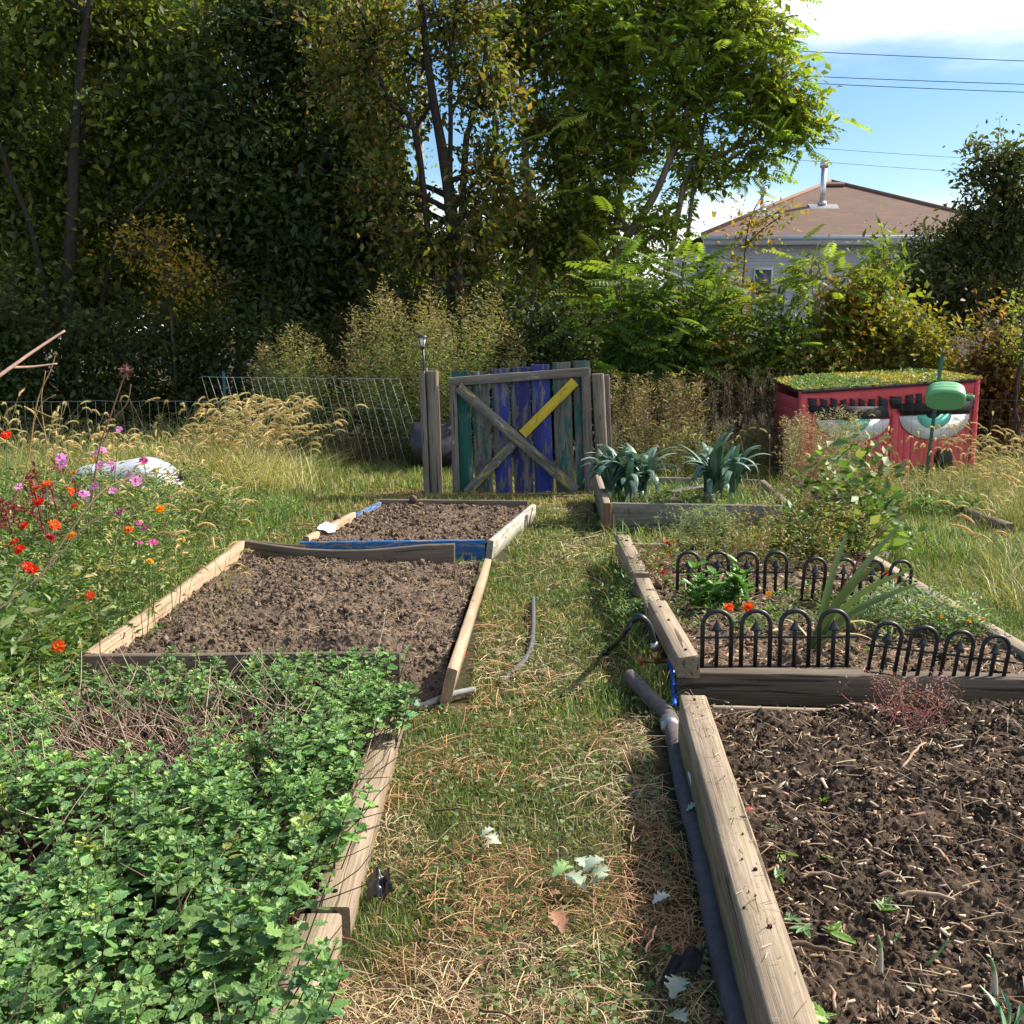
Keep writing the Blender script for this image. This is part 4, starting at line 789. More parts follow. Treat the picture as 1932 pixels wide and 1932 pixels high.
def tree(name,label,cat,trunks,blobs,cols,leafn=26,lsize=0.085,wid=0.8,spread=0.20,seed=1,group=None,mat='leaf',bark=(0.075,0.06,0.045),twig_r=0.010,up_bias=0.35,droop=-0.25,frond=0,fsize=0.5,fcols=None,tseg=6,cw=None,jit=0.25,bright=None,cscale=1.0):
    r=np.random.default_rng(seed); base=np.array(trunks[0][0][0],float)
    root=thing(name,label,cat,(base[0],base[1],0),group)
    wood=MB(); nodes=[];nr=[]
    for pts,r0,r1 in trunks:
        n=22; p=smooth_path(pts,n); p=p+np.cumsum(r.normal(0,0.004,(n,3)),0); rad=np.linspace(r0,r1,n); rad[:3]*=[1.35,1.15,1.05]
        V,Fs=tubes([p],[rad],9); V=V*(1+0*V); wood.add(V,Fs,np.array(bark)*r.uniform(0.8,1.25,(len(V),1))); nodes.append(p[6:]); nr.append(rad[6:])
    nodes=np.concatenate(nodes); nr=np.concatenate(nr)
    crown=MB(); allp=[];alld=[];tips=[];tdir=[]
    for (c,rad,nt) in blobs:
        nt=max(4,int(nt*cscale))
        c=np.asarray(c,float); rad=np.asarray(rad,float)
        # a few limbs into the blob
        nl=max(2,nt//26); ends=ell(r,nl,c,rad*0.55,0.6)
        ends[0]=c
        ln=[]
        for e in ends:
            sc_=np.linalg.norm(nodes-e,axis=1)+1.1*np.maximum(nodes[:,2]-e[2]+0.25,0)+r.uniform(0,0.3,len(nodes)); k=int(np.argmin(sc_)); a=nodes[k]; L=np.linalg.norm(e-a)
            m=a*0.5+e*0.5+r.normal(0,0.10*L,3)+np.array([0,0,up_bias*0.3*L]); p=smooth_path([a,m,e],9); rr=np.linspace(min(nr[k]*0.75,0.03+0.018*L),0.011,9)
            V,Fs=tubes([p],[rr],6,False); wood.add(V,Fs,np.array(bark)*r.uniform(0.8,1.2)); ln.append((p[2:],rr[2:]))
        LN=np.concatenate([q for q,_ in ln]); LR=np.concatenate([q for _,q in ln])
        tp=ell(r,nt,c,rad); tp=c+(tp-c)*r.choice([0.8,1.0,1.0,1.15,1.4],nt)[:,None]*(0.75+0.5*fbm((tp[:,0]-c[0])*1.3+seed*3,(tp[:,2]-c[2])*1.3,seed,2))[:,None]; dist=np.linalg.norm(LN[None]-tp[:,None],axis=2)+0.8*np.maximum(LN[None,:,2]-tp[:,None,2],0)+r.uniform(0,0.25,(nt,len(LN)))
        k=dist.argmin(1); a=LN[k]; L=np.linalg.norm(tp-a,axis=1)[:,None]; s=np.linspace(0,1,tseg)[None,:,None]
        m=(a+tp)/2+r.normal(0,0.12,(nt,3))*L+np.array([0,0,up_bias*0.4])*L
        path=((1-s)**2)*a[:,None]+2*s*(1-s)*m[:,None]+s*s*tp[:,None]+r.normal(0,0.012,(nt,tseg,3))*s
        V,Fs=tubes(path,np.minimum(LR[k]*0.8,twig_r)[:,None]*np.linspace(1,0.25,tseg)[None],4,False); wood.add(V,Fs,np.array(bark)*1.1)
        nodes=np.concatenate([nodes,LN]); nr=np.concatenate([nr,LR])
        if leafn:
            cnt=leafn; t=r.uniform(0.25,1.0,(nt,cnt))*(tseg-1); i=np.clip(t.astype(int),0,tseg-2); f=(t-i)[...,None]; ii=np.arange(nt)[:,None]
            q=path[ii,i]*(1-f)+path[ii,i+1]*f+r.normal(0,spread,(nt,cnt,3))*[1,1,0.8]; td=np.broadcast_to((tp-a)[:,None,:],q.shape)
            allp.append(q.reshape(-1,3)); alld.append(td.reshape(-1,3))
        tips.append(path[:,-1]);tips.append(path[:,-2]); tdir.append(nrm(path[:,-1]-path[:,-3]));tdir.append(nrm(path[:,-1]-path[:,-3]))
    if leafn:
        q=np.concatenate(allp); td=nrm(np.concatenate(alld)); n=len(q); d=nrm(td*0.5+r.normal(0,0.8,(n,3))+np.array([0,0,droop]))
        c=pal(cols,n,cw,jit,r)
        cl=fbm(q[:,0]*1.1+seed,q[:,2]*1.1+q[:,1],seed,3)[:,None]; c=c*(0.7+0.6*cl)   # leaf age differs from branch to branch
        leaves(crown,q,d,lsize*r.uniform(0.4,1.4,n),c,wid,r=r)
    if frond:
        tp=np.concatenate(tips);td=np.concatenate(tdir); k=r.integers(0,len(tp),frond); a=r.uniform(0,6.28,frond)
        d=nrm(td[k]*0.55+np.stack([np.cos(a),np.sin(a),r.normal(0.05,0.35,frond)],-1)); fronds(crown,tp[k]+r.normal(0,0.12,(frond,3)),d,fsize*r.uniform(0.6,1.15,frond),pal(fcols or cols,frond,None,0.25,r),r)
    wood.build('trunk',M['bark'],root,True); crown.build('crown',M[mat],root)
    return root
def bl(u,v,Y,ru,rv,ry,nt): c=P(u,v,Y); k=Y/F_PX; return (c,(ru*k,ry,rv*k),nt)
def tr(px,Y,r0,r1,Y2=None):
    Y2=Y if Y2 is None else Y2; n=len(px); out=[]
    for i,(u,v) in enumerate(px): out.append(P(u,v,Y+(Y2-Y)*i/max(n-1,1)))
    out[0]=np.array([out[0][0],out[0][1],-0.05]); return (out,r0,r1)
OL=[(0.06,0.09,0.022),(0.09,0.12,0.03),(0.14,0.17,0.035),(0.17,0.18,0.04)]
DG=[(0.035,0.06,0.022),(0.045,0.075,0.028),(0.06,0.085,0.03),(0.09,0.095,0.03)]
YG=[(0.18,0.25,0.045),(0.25,0.28,0.055),(0.12,0.19,0.035),(0.34,0.28,0.05)]  # brighter leaf palette, sunlight in the crown gaps put into the colour
G_T='trees of the dark tree line behind the garden'
tree('broadleaf_tree','tall dark trunked tree nearest the left edge, crown of small olive leaves','tree',
  [tr([(128,700),(128,560),(138,380),(146,200),(165,40),(190,-120)],15.6,0.11,0.03),tr([(128,640),(70,470),(20,330),(-20,200)],15.6,0.05,0.02),tr([(140,600),(215,470),(330,330)],15.6,0.045,0.018)],
  [bl(140,40,16.9,230,150,1.2,150),bl(330,90,16.8,150,150,1.1,100),bl(-10,220,16.6,140,170,1.1,100),bl(260,250,16.7,150,130,1.2,90),bl(30,430,16.5,140,120,1.0,90),bl(250,420,16.7,150,110,1.0,80),bl(170,330,16.9,120,110,1.0,70),bl(60,560,16.2,140,70,1.0,70),bl(210,540,16.6,120,70,1.0,60)],OL,leafn=40,lsize=0.13,spread=0.17,seed=11,group=G_T,bark=(0.03,0.025,0.02))
tree('broadleaf_tree','very dense dark tree between the left edge tree and the gap of blue sky','tree',
  [tr([(560,720),(560,520),(545,330),(560,120),(550,-60)],17,0.16,0.05),tr([(600,720),(640,480),(700,300)],17,0.08,0.03)],
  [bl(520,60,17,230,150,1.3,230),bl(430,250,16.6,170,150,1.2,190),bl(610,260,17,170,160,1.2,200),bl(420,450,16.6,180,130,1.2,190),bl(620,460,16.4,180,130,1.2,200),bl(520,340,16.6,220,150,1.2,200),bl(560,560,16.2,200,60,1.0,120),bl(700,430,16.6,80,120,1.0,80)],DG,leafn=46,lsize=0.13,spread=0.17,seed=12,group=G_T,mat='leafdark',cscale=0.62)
tree('broadleaf_tree','open crowned tree with a black forked trunk against the blue sky gap','tree',
  [tr([(866,700),(862,540),(852,430),(838,330),(822,240),(800,110),(780,-80)],15,0.12,0.035),tr([(850,420),(876,330),(890,230),(915,120),(930,-60)],15,0.055,0.02),tr([(840,345),(790,280),(735,190),(690,60),(670,-60)],15,0.05,0.018),tr([(836,310),(850,220),(846,120),(860,0)],15,0.04,0.015)],
  [bl(720,60,15.2,120,110,1.0,75),bl(860,20,15.2,130,80,1.0,75),bl(700,370,15.4,80,120,0.8,80),bl(935,330,15.1,70,130,0.8,75),bl(800,470,15.0,130,70,0.9,80),bl(700,210,15.0,60,80,0.8,40),bl(940,170,15.0,60,90,0.8,50),bl(640,130,15.6,80,150,0.9,80),bl(905,470,15.3,60,90,0.8,50),bl(800,200,15.8,60,70,0.5,16),bl(880,130,15.3,70,90,0.7,40)],
  [(0.07,0.10,0.025),(0.10,0.13,0.03),(0.15,0.15,0.035),(0.20,0.14,0.05)],leafn=19,lsize=0.105,spread=0.14,seed=13,group=G_T,bark=(0.035,0.028,0.022))
for k in range(3):
    pass
tree('broadleaf_tree','slender grey barked tree behind the gate, several close upright stems','tree',
  [tr([(1012,700),(1008,540),(1003,400),(992,280),(985,120),(990,-80)],17.2,0.085,0.03),tr([(1030,700),(1050,520),(1062,360),(1075,200),(1060,0)],17.6,0.06,0.02),tr([(985,690),(975,480),(940,330),(930,180)],17.8,0.05,0.02)],
  [bl(1000,60,17.3,130,130,1.1,150),bl(1060,260,17.5,110,130,1.0,110),bl(960,430,17.6,90,110,1.0,90),bl(1070,470,17.4,100,110,1.0,110)],
  [(0.12,0.17,0.03),(0.18,0.21,0.04),(0.24,0.21,0.04),(0.08,0.12,0.028)],leafn=19,lsize=0.12,spread=0.14,seed=14,group=G_T,cscale=1.35,bark=(0.16,0.13,0.10))
tree('compound_leaf_tree','leaning tree right of the gate with drooping feathery sunlit leaves against the sky','tree',
  [tr([(1098,720),(1135,560),(1175,460),(1225,385),(1262,300),(1300,180),(1310,0)],16.9,0.085,0.03),tr([(1225,390),(1290,350),(1350,300),(1420,265),(1480,262)],16.9,0.05,0.018),tr([(1135,600),(1165,420),(1190,240),(1180,80),(1200,-80)],17.2,0.055,0.02),tr([(1262,300),(1330,220),(1400,150),(1450,110)],16.9,0.035,0.014)],
  [bl(1200,60,17.1,150,140,1.0,120),bl(1370,60,16.9,120,120,0.9,110),bl(1450,180,16.8,100,90,0.8,110),bl(1290,190,17.0,130,110,1.0,110),bl(1180,280,17.2,110,110,0.9,90),bl(1500,225,16.8,55,60,0.5,50),bl(1340,330,16.9,75,60,0.6,30),bl(1120,160,17.4,110,150,1.0,110),bl(1120,400,17.4,80,90,0.8,60),bl(1400,60,17.0,120,90,0.9,70),bl(1280,20,17.0,150,80,1,80),bl(1120,520,16.8,110,70,0.8,70),bl(1250,430,16.8,70,60,0.6,30),bl(1100,60,17.2,110,120,0.9,80),bl(1420,300,16.8,60,40,0.5,22)],
  [(0.15,0.22,0.035),(0.21,0.27,0.04),(0.28,0.28,0.05),(0.12,0.15,0.03)],leafn=15,lsize=0.12,spread=0.13,seed=15,group=G_T,cscale=1.15,bark=(0.17,0.13,0.10),frond=1200,fsize=0.45,fcols=[(0.22,0.31,0.05),(0.31,0.37,0.06),(0.15,0.22,0.04)],twig_r=0.008)
# second row, standing behind
for (u,Y,lab,bls,sd,cc) in [
   (60,21,'far tree filling the gap at the left edge behind the dark trunked tree',[(40,100,200,180,300),(60,380,200,160,250),(-120,250,150,180,180)],31,OL),
   (330,22,'yellow green tree coloured as sunlit behind the two dark trees at left',[(300,60,190,170,300),(330,340,190,170,300),(360,540,180,90,160)],32,YG),
   (640,23,'tall far tree behind the dense dark tree, rising to the top edge',[(610,60,170,150,280),(600,330,170,160,280),(690,520,150,90,180)],33,OL),
   (900,24,'low far tree seen under the open crown beside the sky gap',[(830,560,160,90,180),(960,600,150,90,160),(1150,590,150,90,150)],34,DG),
   (760,26,'far tree at the left side of the sky gap, top near the photo edge',[(670,180,80,180,110),(660,420,100,160,130),(740,500,120,90,110)],35,OL),
   (450,27,'distant leafy tree far behind the dense dark tree',[(450,560,260,110,200),(250,600,260,110,200),(0,560,240,120,200),(-60,620,200,100,130),(700,610,200,80,150)],36,DG),
   (1070,25,'distant tree behind the slender grey barked stems',[(1060,440,90,110,50),(1000,540,110,80,60)],37,OL)]:
    tree('broadleaf_tree',lab,'tree',[tr([(u,720),(u+10,450),(u-8,200),(u,0)][:4 if u<800 else 2],Y,0.15,0.05)],[bl(a,b,Y,ru,rv,1.6,nt) for a,b,ru,rv,nt in bls],cc,leafn=34,lsize=0.15,spread=0.34,seed=sd,group=G_T,mat='leaf')
# dark understorey shrubs behind the fences
def shrub(label,u,vtop,vbot,Y,ru,cols,nt=130,leafn=26,lsize=0.06,seed=1,name='shrub',cat='shrub',group=None,mat='leaf',ry=0.6,**kw):
    c=P(u,(vtop+vbot)/2,Y); k=Y/F_PX; rv=(vbot-vtop)/2*k; c[2]=max(c[2],rv*0.85); b=np.array([c[0],Y,0.0]); tk=[]
    r=np.random.default_rng(seed+900)
    for i in range(5):
        e=c+r.normal(0,0.35,3)*[ru*k,ry,rv*0.5]; tk.append(([b+r.normal(0,0.08,3)*[1,1,0],(b+e)/2+r.normal(0,0.05,3),e],0.022,0.008))
    return tree(name,label,cat,tk,[(c,(ru*k,ry,rv),nt),(c-[0,0,rv*0.45],(ru*k*0.9,ry,rv*0.5),nt//2)],cols,leafn=leafn,lsize=lsize,seed=seed,group=group,mat=mat,twig_r=0.006,spread=kw.pop('spread',0.10),**kw)
GU='dark shrubs of the understorey behind the fence'
for i,(u,vt,vb,Y,ru,lab) in enumerate([(10,470,880,14.6,130,'dark shrub under the trees at the far left edge'),(190,560,880,14.9,120,'dark shrub below the dark trunked tree, yellow leaves above it'),(360,560,880,15.2,130,'dark shrub behind the foxtail grass clump'),
      (540,520,870,14.8,130,'black green shrub behind the left hand weedy bush'),(720,470,860,15.2,130,'black green shrub behind the tall pale weedy bush'),(900,500,850,14.6,130,'dark shrub directly behind the gate planks'),(1050,560,860,14.0,110,'dark shrub behind the right gate post')]):
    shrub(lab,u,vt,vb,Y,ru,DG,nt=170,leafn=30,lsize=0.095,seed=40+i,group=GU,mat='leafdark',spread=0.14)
shrub('small yellow leaved shrub glowing under the trees at left','',0,0,1,1,DG) if False else None
tree('yellow_leaved_sapling','yellow leaved sapling lit up among the dark trees at left','tree',[tr([(330,720),(320,560),(300,430)],15.0,0.03,0.012)],[bl(290,455,15.0,95,60,0.5,42),bl(350,520,14.8,80,50,0.5,34)],[(0.38,0.28,0.04),(0.28,0.25,0.04),(0.42,0.25,0.05)],leafn=16,lsize=0.07,seed=61)
# feathery ailanthus clump right of the leaning tree
FC=[(0.13,0.20,0.04),(0.18,0.23,0.045),(0.09,0.15,0.035)]
for i,(u,vt,vb,Y,ru,nf,lab) in enumerate([(1180,470,760,13.6,95,230,'feathery green sapling clump at the foot of the leaning tree'),(1310,455,750,13.4,95,260,'broad feathery sapling clump in front of the pale house wall, left part'),
      (1240,560,800,13.0,100,150,'low feathery sapling growing over the brown weeds right of the gate')]):
    shrub(lab,u,vt,vb,Y,ru,[(0.07,0.12,0.03),(0.10,0.15,0.035)],nt=70,leafn=12,lsize=0.07,seed=70+i,name='compound_leaf_sapling',group='feathery saplings right of the gate',frond=nf,fsize=0.42,fcols=FC)
tree('compound_leaf_sapling','slim sapling with pale stem and bright feathery leaves in front of the house','tree',[tr([(1560,760),(1550,660),(1538,570),(1532,500),(1545,460)],13.2,0.018,0.007)],
   [bl(1535,500,13.2,45,35,0.35,16),bl(1530,590,13.2,65,60,0.4,22),bl(1600,520,13.2,30,50,0.3,8)],FC,leafn=3,lsize=0.06,seed=75,frond=95,fsize=0.36,fcols=[(0.22,0.28,0.05),(0.16,0.22,0.04)],bark=(0.3,0.22,0.15),twig_r=0.005)
tree('vine','loose yellowing vine hanging beside the house roof edge','vine',[tr([(1395,740),(1400,560),(1412,420),(1440,360)],13.8,0.012,0.006)],
   [bl(1420,430,13.8,55,75,0.4,26),bl(1400,560,13.8,60,70,0.4,30),bl(1470,400,13.8,45,30,0.3,10)],[(0.30,0.24,0.05),(0.36,0.2,0.06),(0.14,0.17,0.04)],leafn=9,lsize=0.075,seed=76,spread=0.13,twig_r=0.004)
AUT=[(0.16,0.19,0.035),(0.26,0.22,0.045),(0.30,0.15,0.045),(0.12,0.15,0.03)]
BR=[(0.20,0.11,0.05),(0.13,0.09,0.04),(0.10,0.10,0.035),(0.27,0.15,0.06)]
GR='autumn shrubs on the right behind the shed'
for a in [('feathery green shrub in front of the pale house wall, right part',1470,560,770,13.0,90,FC,120,22,0.07,81,'leaf',70),
          ('leafy olive and rust shrub left of the dark evergreen',1600,470,770,13.3,85,AUT,170,26,0.085,82,'leaf',0),
          ('slender bright green willow like shrub beside the olive shrub',1660,440,720,13.6,45,[(0.15,0.20,0.045),(0.10,0.15,0.035)],70,26,0.10,83,'leaf',0),
          ('yellow green shrub right behind the shed roof',1720,565,760,12.9,90,[(0.20,0.20,0.045),(0.28,0.24,0.05),(0.14,0.15,0.035)],150,26,0.08,84,'leaf',0),
          ('rusty brown shrub at the right edge beyond the shed',1885,575,860,12.9,95,BR,210,28,0.08,85,'leaf',0),
          ('brown shrub between the shed and the yellow green shrub',1800,640,870,13.4,90,BR,150,28,0.075,86,'leafdark',0),
          ('tall feathered shrub poking in at the right edge, bright green tips',1935,530,700,12.2,28,[(0.20,0.26,0.06)],26,14,0.06,87,'leaf',0),
          ('olive green shrub covering the middle of the pale house wall',1650,500,720,14.0,80,AUT,130,24,0.085,93,'leaf',20),
          ('loose yellow green shrub at the left corner of the house',1345,500,720,14.4,80,[(0.16,0.2,0.04),(0.22,0.22,0.05)],90,20,0.085,94,'leaf',40),
          ('low green shrub behind the left end of the shed roof',1400,640,790,13.2,100,AUT,150,26,0.08,88,'leaf',0),
          ('low rust flecked shrub just behind the mossy shed roof',1560,650,790,13.0,110,AUT,150,26,0.075,89,'leaf',0)]:
    lab,u,vt,vb,Y,ru,cc,nt,lf,ls,sd,mt,fr_=a; shrub(lab,u,vt,vb,Y,ru,cc,nt=nt,leafn=lf,lsize=ls,seed=sd,group=GR,mat=mt,frond=fr_,fsize=0.35,fcols=FC)
tree('evergreen_tree','dark evergreen tree with ragged crown at the right edge beside the house','tree',[tr([(1900,720),(1905,520),(1900,400),(1900,280)],18,0.12,0.03)],
   [bl(1905,310,18,55,60,0.7,65),bl(1925,390,18,75,80,0.9,130),bl(1880,480,18,110,70,0.9,150),bl(1800,530,18,110,75,1.0,170),bl(1900,580,18,110,80,1.0,150),bl(1842,340,18,28,18,0.3,10),bl(1835,430,18,50,60,0.6,70),bl(1800,470,18,30,25,0.3,16),bl(1862,300,18,22,20,0.3,12),bl(1825,330,18,16,12,0.2,6),bl(1840,280,18.2,14,14,0.2,5),bl(1990,400,18,90,130,1.0,120)],
   [(0.06,0.085,0.035),(0.08,0.10,0.04),(0.15,0.14,0.04)],leafn=26,lsize=0.10,spread=0.13,seed=91,cscale=0.7,mat='leafdark')
tree('evergreen_tree','lower dark bushy evergreen in front of the right part of the house','tree',[tr([(1740,720),(1745,560),(1750,480)],19,0.08,0.03)],
   [bl(1755,490,19,70,60,0.8,120),bl(1780,580,19,110,90,1.0,170),bl(1700,590,19,60,70,0.8,80)],[(0.035,0.05,0.03),(0.05,0.065,0.035)],leafn=30,lsize=0.085,spread=0.15,seed=92,mat='leafdark')
# plumes: upright leafy weeds
def plumes(mb,sm,bases,tops,width,leafn,lsize,cols,r,wid=0.35,tipcols=None,tipfrac=0.8,stem_r=0.003,stemcol=(0.20,0.17,0.08),pw=0.7,bend=0.12):
    N=len(bases); K=7; s=np.linspace(0,1,K)[None,:,None]; m=bases*0.45+tops*0.55+r.normal(0,bend*1.4,(N,3))*[1,1,0]
    path=((1-s)**2)*bases[:,None]+2*s*(1-s)*m[:,None]+s*s*tops[:,None]
    V,Fs=tubes(path,np.linspace(stem_r,stem_r*0.3,K)[None].repeat(N,0),4,False); sm.add(V,Fs,stemcol)
    t=r.beta(1.5,1.1,(N,leafn)); tt=t*(K-1); i=np.clip(tt.astype(int),0,K-2); f=(tt-i)[...,None]; ii=np.arange(N)[:,None]
    q=path[ii,i]*(1-f)+path[ii,i+1]*f; a=r.uniform(0,6.28,(N,leafn)); rad=width*(np.clip(1.05-t,0,1)**pw)*r.random((N,leafn))**0.5
    d=np.stack([np.cos(a),np.sin(a),r.normal(0.45,0.4,(N,leafn))],-1); q=q+d*rad[...,None]
    c=pal(cols,N*leafn,None,0.25,r)
    if tipcols is not None:
        k=(t.ravel()+r.normal(0,0.08,N*leafn))>tipfrac; c[k]=pal(tipcols,k.sum(),None,0.2,r)
    leaves(mb,q.reshape(-1,3),d.reshape(-1,3),lsize*r.uniform(0.5,1.3,N*leafn),c,wid,r=r)
def weedbush(name,label,u0,u1,vt,Y,n,cols,seed,width=0.10,leafn=130,lsize=0.04,tip=None,depth=0.5,vj=60,cat='weeds',group=None,prof=None,stemcol=(0.2,0.17,0.08),wid=0.35,fan=0.25,tipfrac=0.8,pw=0.7,kind=None):
    r=np.random.default_rng(seed); k=Y/F_PX; u=r.uniform(u0,u1,n); x0=(u-CX)*k; yy=Y+r.uniform(-depth,depth,n)
    vtop=(vt if prof is None else np.interp(u,prof[0],prof[1]))+np.abs(r.normal(0,vj,n)); top=np.array([P(a,b,c) for a,b,c in zip(u,vtop,yy)]); mid=(u0+u1)/2
    bs=np.stack([top[:,0]-(u-mid)*k*fan*r.uniform(0,2,n),yy,np.zeros(n)],-1)
    root=thing(name,label,cat,(float(np.mean(bs[:,0])),Y,0),group); lm=MB();sm=MB(); plumes(lm,sm,bs,top,width,leafn,lsize,cols,r,wid,tip,tipfrac,stemcol=stemcol,pw=pw)
    sm.build('stems',M['twig'],root); lm.build('foliage',M['grass'],root); return root
MUG=[(0.21,0.28,0.09),(0.29,0.34,0.13),(0.14,0.21,0.06),(0.36,0.35,0.17)]
weedbush('tall_weed_bush','tallest pale yellow green weedy bush with rusty plumes, rising behind the solar lamp',640,1010,540,13.3,230,MUG,201,0.12,110,0.055,[(0.28,0.20,0.09),(0.34,0.28,0.13)],0.5,95,group='pale weedy bushes behind the wire fence',pw=0.35,fan=0.75,prof=([640,670,690,715,740,780,815,840,870,905,950,980,1010],[620,560,590,510,530,570,490,560,550,520,540,620,650]))
weedbush('tall_weed_bush','shorter pale yellow green weedy bush left of the tallest one, behind the wire fence',465,640,640,13.5,110,MUG,202,0.11,110,0.055,[(0.34,0.28,0.12)],0.4,70,group='pale weedy bushes behind the wire fence',pw=0.35,fan=0.75,prof=([465,500,560,610,640],[690,620,605,640,660]))
DRY=[(0.30,0.20,0.12),(0.22,0.14,0.09),(0.38,0.28,0.16),(0.16,0.14,0.06)]
weedbush('dry_weeds','tangled reddish brown dry weeds between the right gate post and the shed',1150,1330,700,12.0,90,DRY,203,0.12,120,0.045,None,0.6,40,group='dry brown weeds along the mesh fence')
weedbush('dry_weeds','dark bare stemmed dry weeds leaning against the left side of the shed',1330,1505,690,12.2,110,[(0.16,0.12,0.08),(0.10,0.08,0.05),(0.22,0.17,0.10)],204,0.09,110,0.022,None,0.6,45,group='dry brown weeds along the mesh fence',stemcol=(0.20,0.15,0.11))
weedbush('dry_weeds','greenish low weeds in front of the brown weeds, right of the gate',1150,1480,790,11.4,90,[(0.18,0.18,0.07),(0.26,0.21,0.10),(0.12,0.14,0.05)],205,0.12,150,0.036,None,0.5,35,group='dry brown weeds along the mesh fence')
weedbush('seeding_weed','bushy grey green weed going to seed in front of the left painted eye',1465,1625,765,9.6,60,[(0.33,0.31,0.18),(0.26,0.26,0.13),(0.40,0.35,0.22)],206,0.11,190,0.026,[(0.36,0.30,0.2)],0.35,45,group=None)
weedbush('dry_weeds','dark reddish weeds at the foot of the leaning wire fence',560,760,800,12.9,60,[(0.16,0.08,0.06),(0.2,0.15,0.08),(0.10,0.12,0.05)],207,0.10,120,0.03,None,0.4,30)
weedbush('dry_weeds','green and brown weeds growing through the low wire fence at left',-20,420,770,13.2,110,[(0.10,0.14,0.05),(0.22,0.18,0.09),(0.15,0.17,0.06)],208,0.12,100,0.04,None,0.4,40)
# ================================================================ MINT
def mint_leaf():
    rows=9; V=[];W=[]
    for i in range(rows):
        t=i/(rows-1); w=0.40*math.sin(math.pi*(t**0.85*0.95+0.04))**0.85*(1.0-0.35*t); z=-0.16*t*t
        ser=0.035 if i%2 else -0.02
        for c in (-1,-0.5,0,0.5,1):
            y=t+(0 if abs(c)<1 else ser*0.6); x=c*(w+(ser if abs(c)==1 else 0)); zz=z+0.20*abs(c)-0.10*abs(c)**3+(0.05 if (i%2 and abs(c)==0.5) else 0)
            V.append((x,y,zz)); W.append((x*1.0,y*1.0,0))
    F=[]
    for i in range(rows-1):
        for c in range(4): F.append((i*5+c,i*5+c+1,i*5+5+c+1,i*5+5+c))
    return np.array(V),np.array(F),np.array(W)
MV,MF,MW=mint_leaf()
def mint_patch():
    mb=MB(); st=MB(); r=np.random.default_rng(5)
    n=5000; y=r.uniform(1.0,4.35,n); x=r.uniform(-2.6,-0.36,n); k=(np.abs(x)<y*0.47+0.25)
    # stays left of the timber, spilling over it in places
    edge=-0.575+0.10*(fbm(y*2.6,y*0+3,6,3)-0.35)*2; edge=np.where(y<2.35,edge+0.06,edge); edge=np.where((y>3.75),edge+0.08,edge); k&=(x<edge)
    bare=(((x+1.18)/0.42)**2+((y-3.55)/0.33)**2<1)|(((x+1.32)/0.30)**2+((y-2.78)/0.13)**2<1); k&=~(bare&(r.random(n)<0.86))
    back=(y>3.3)&(x<-1.0); k&=~(back&(r.random(n)<0.35)); k&=(fbm(x*5,y*5,23,2)>0.30); k&=(r.random(n)<np.clip(0.55+(3.2-y)*0.0+0.25*(x>-1.1),0,1))
    x,y=x[k],y[k]; n=len(x); h=0.10+0.17*fbm(x*2.4,y*2.4,12,3)+r.uniform(0,0.09,n); h*=np.where(y>3.5,0.85,1.0)
    lean=r.normal(0,0.10,(n,2)); lean[:,0]+=np.where(x>-0.75,0.10,0)
    base=np.stack([x,y,np.full(n,0.05)],-1); top=base+np.stack([lean[:,0]*h*2,lean[:,1]*h*2,h],-1)
    V,Fs=tubes(np.stack([base,(base+top)/2+r.normal(0,0.006,(n,3)),top],1),np.tile([[0.0022,0.0018,0.0013]],(n,1)),5,False); st.add(V,Fs,(0.09,0.045,0.035))
    az0=r.uniform(0,6.28,n); P_=[];D_=[];S_=[];C_=[];U_=[]
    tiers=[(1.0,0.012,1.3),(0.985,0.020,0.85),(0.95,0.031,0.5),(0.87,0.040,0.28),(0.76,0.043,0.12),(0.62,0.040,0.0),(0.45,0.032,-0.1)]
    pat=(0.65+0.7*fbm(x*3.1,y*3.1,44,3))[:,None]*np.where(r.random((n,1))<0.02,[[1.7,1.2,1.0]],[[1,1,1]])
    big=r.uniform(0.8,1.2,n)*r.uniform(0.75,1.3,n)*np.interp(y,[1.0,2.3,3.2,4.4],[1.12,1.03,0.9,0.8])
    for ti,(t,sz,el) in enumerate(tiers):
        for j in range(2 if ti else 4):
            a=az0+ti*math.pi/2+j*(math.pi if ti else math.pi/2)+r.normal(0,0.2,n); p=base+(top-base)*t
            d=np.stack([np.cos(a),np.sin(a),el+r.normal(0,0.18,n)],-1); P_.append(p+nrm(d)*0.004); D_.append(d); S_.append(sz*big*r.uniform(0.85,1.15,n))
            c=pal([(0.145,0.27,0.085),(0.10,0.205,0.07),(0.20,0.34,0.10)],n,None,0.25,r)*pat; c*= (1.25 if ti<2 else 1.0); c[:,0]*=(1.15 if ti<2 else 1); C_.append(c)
    P_=np.concatenate(P_);D_=np.concatenate(D_);S_=np.concatenate(S_);C_=np.concatenate(C_)
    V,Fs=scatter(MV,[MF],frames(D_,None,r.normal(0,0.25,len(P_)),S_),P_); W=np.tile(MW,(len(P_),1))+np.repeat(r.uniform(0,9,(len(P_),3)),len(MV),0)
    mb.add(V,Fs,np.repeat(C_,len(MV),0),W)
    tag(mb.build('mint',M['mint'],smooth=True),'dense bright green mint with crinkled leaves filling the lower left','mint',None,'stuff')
    # bare dead stems sticking out
    m=1000; q=r.random(m)<0.5; x=np.where(q,r.normal(-1.15,0.33,m),r.uniform(-2.2,-0.5,m)); y=np.where(q,r.normal(3.55,0.28,m),r.uniform(1.5,4.3,m)); k=(x<-0.5)&(y<4.38); x,y=x[k],y[k]; m=len(x)
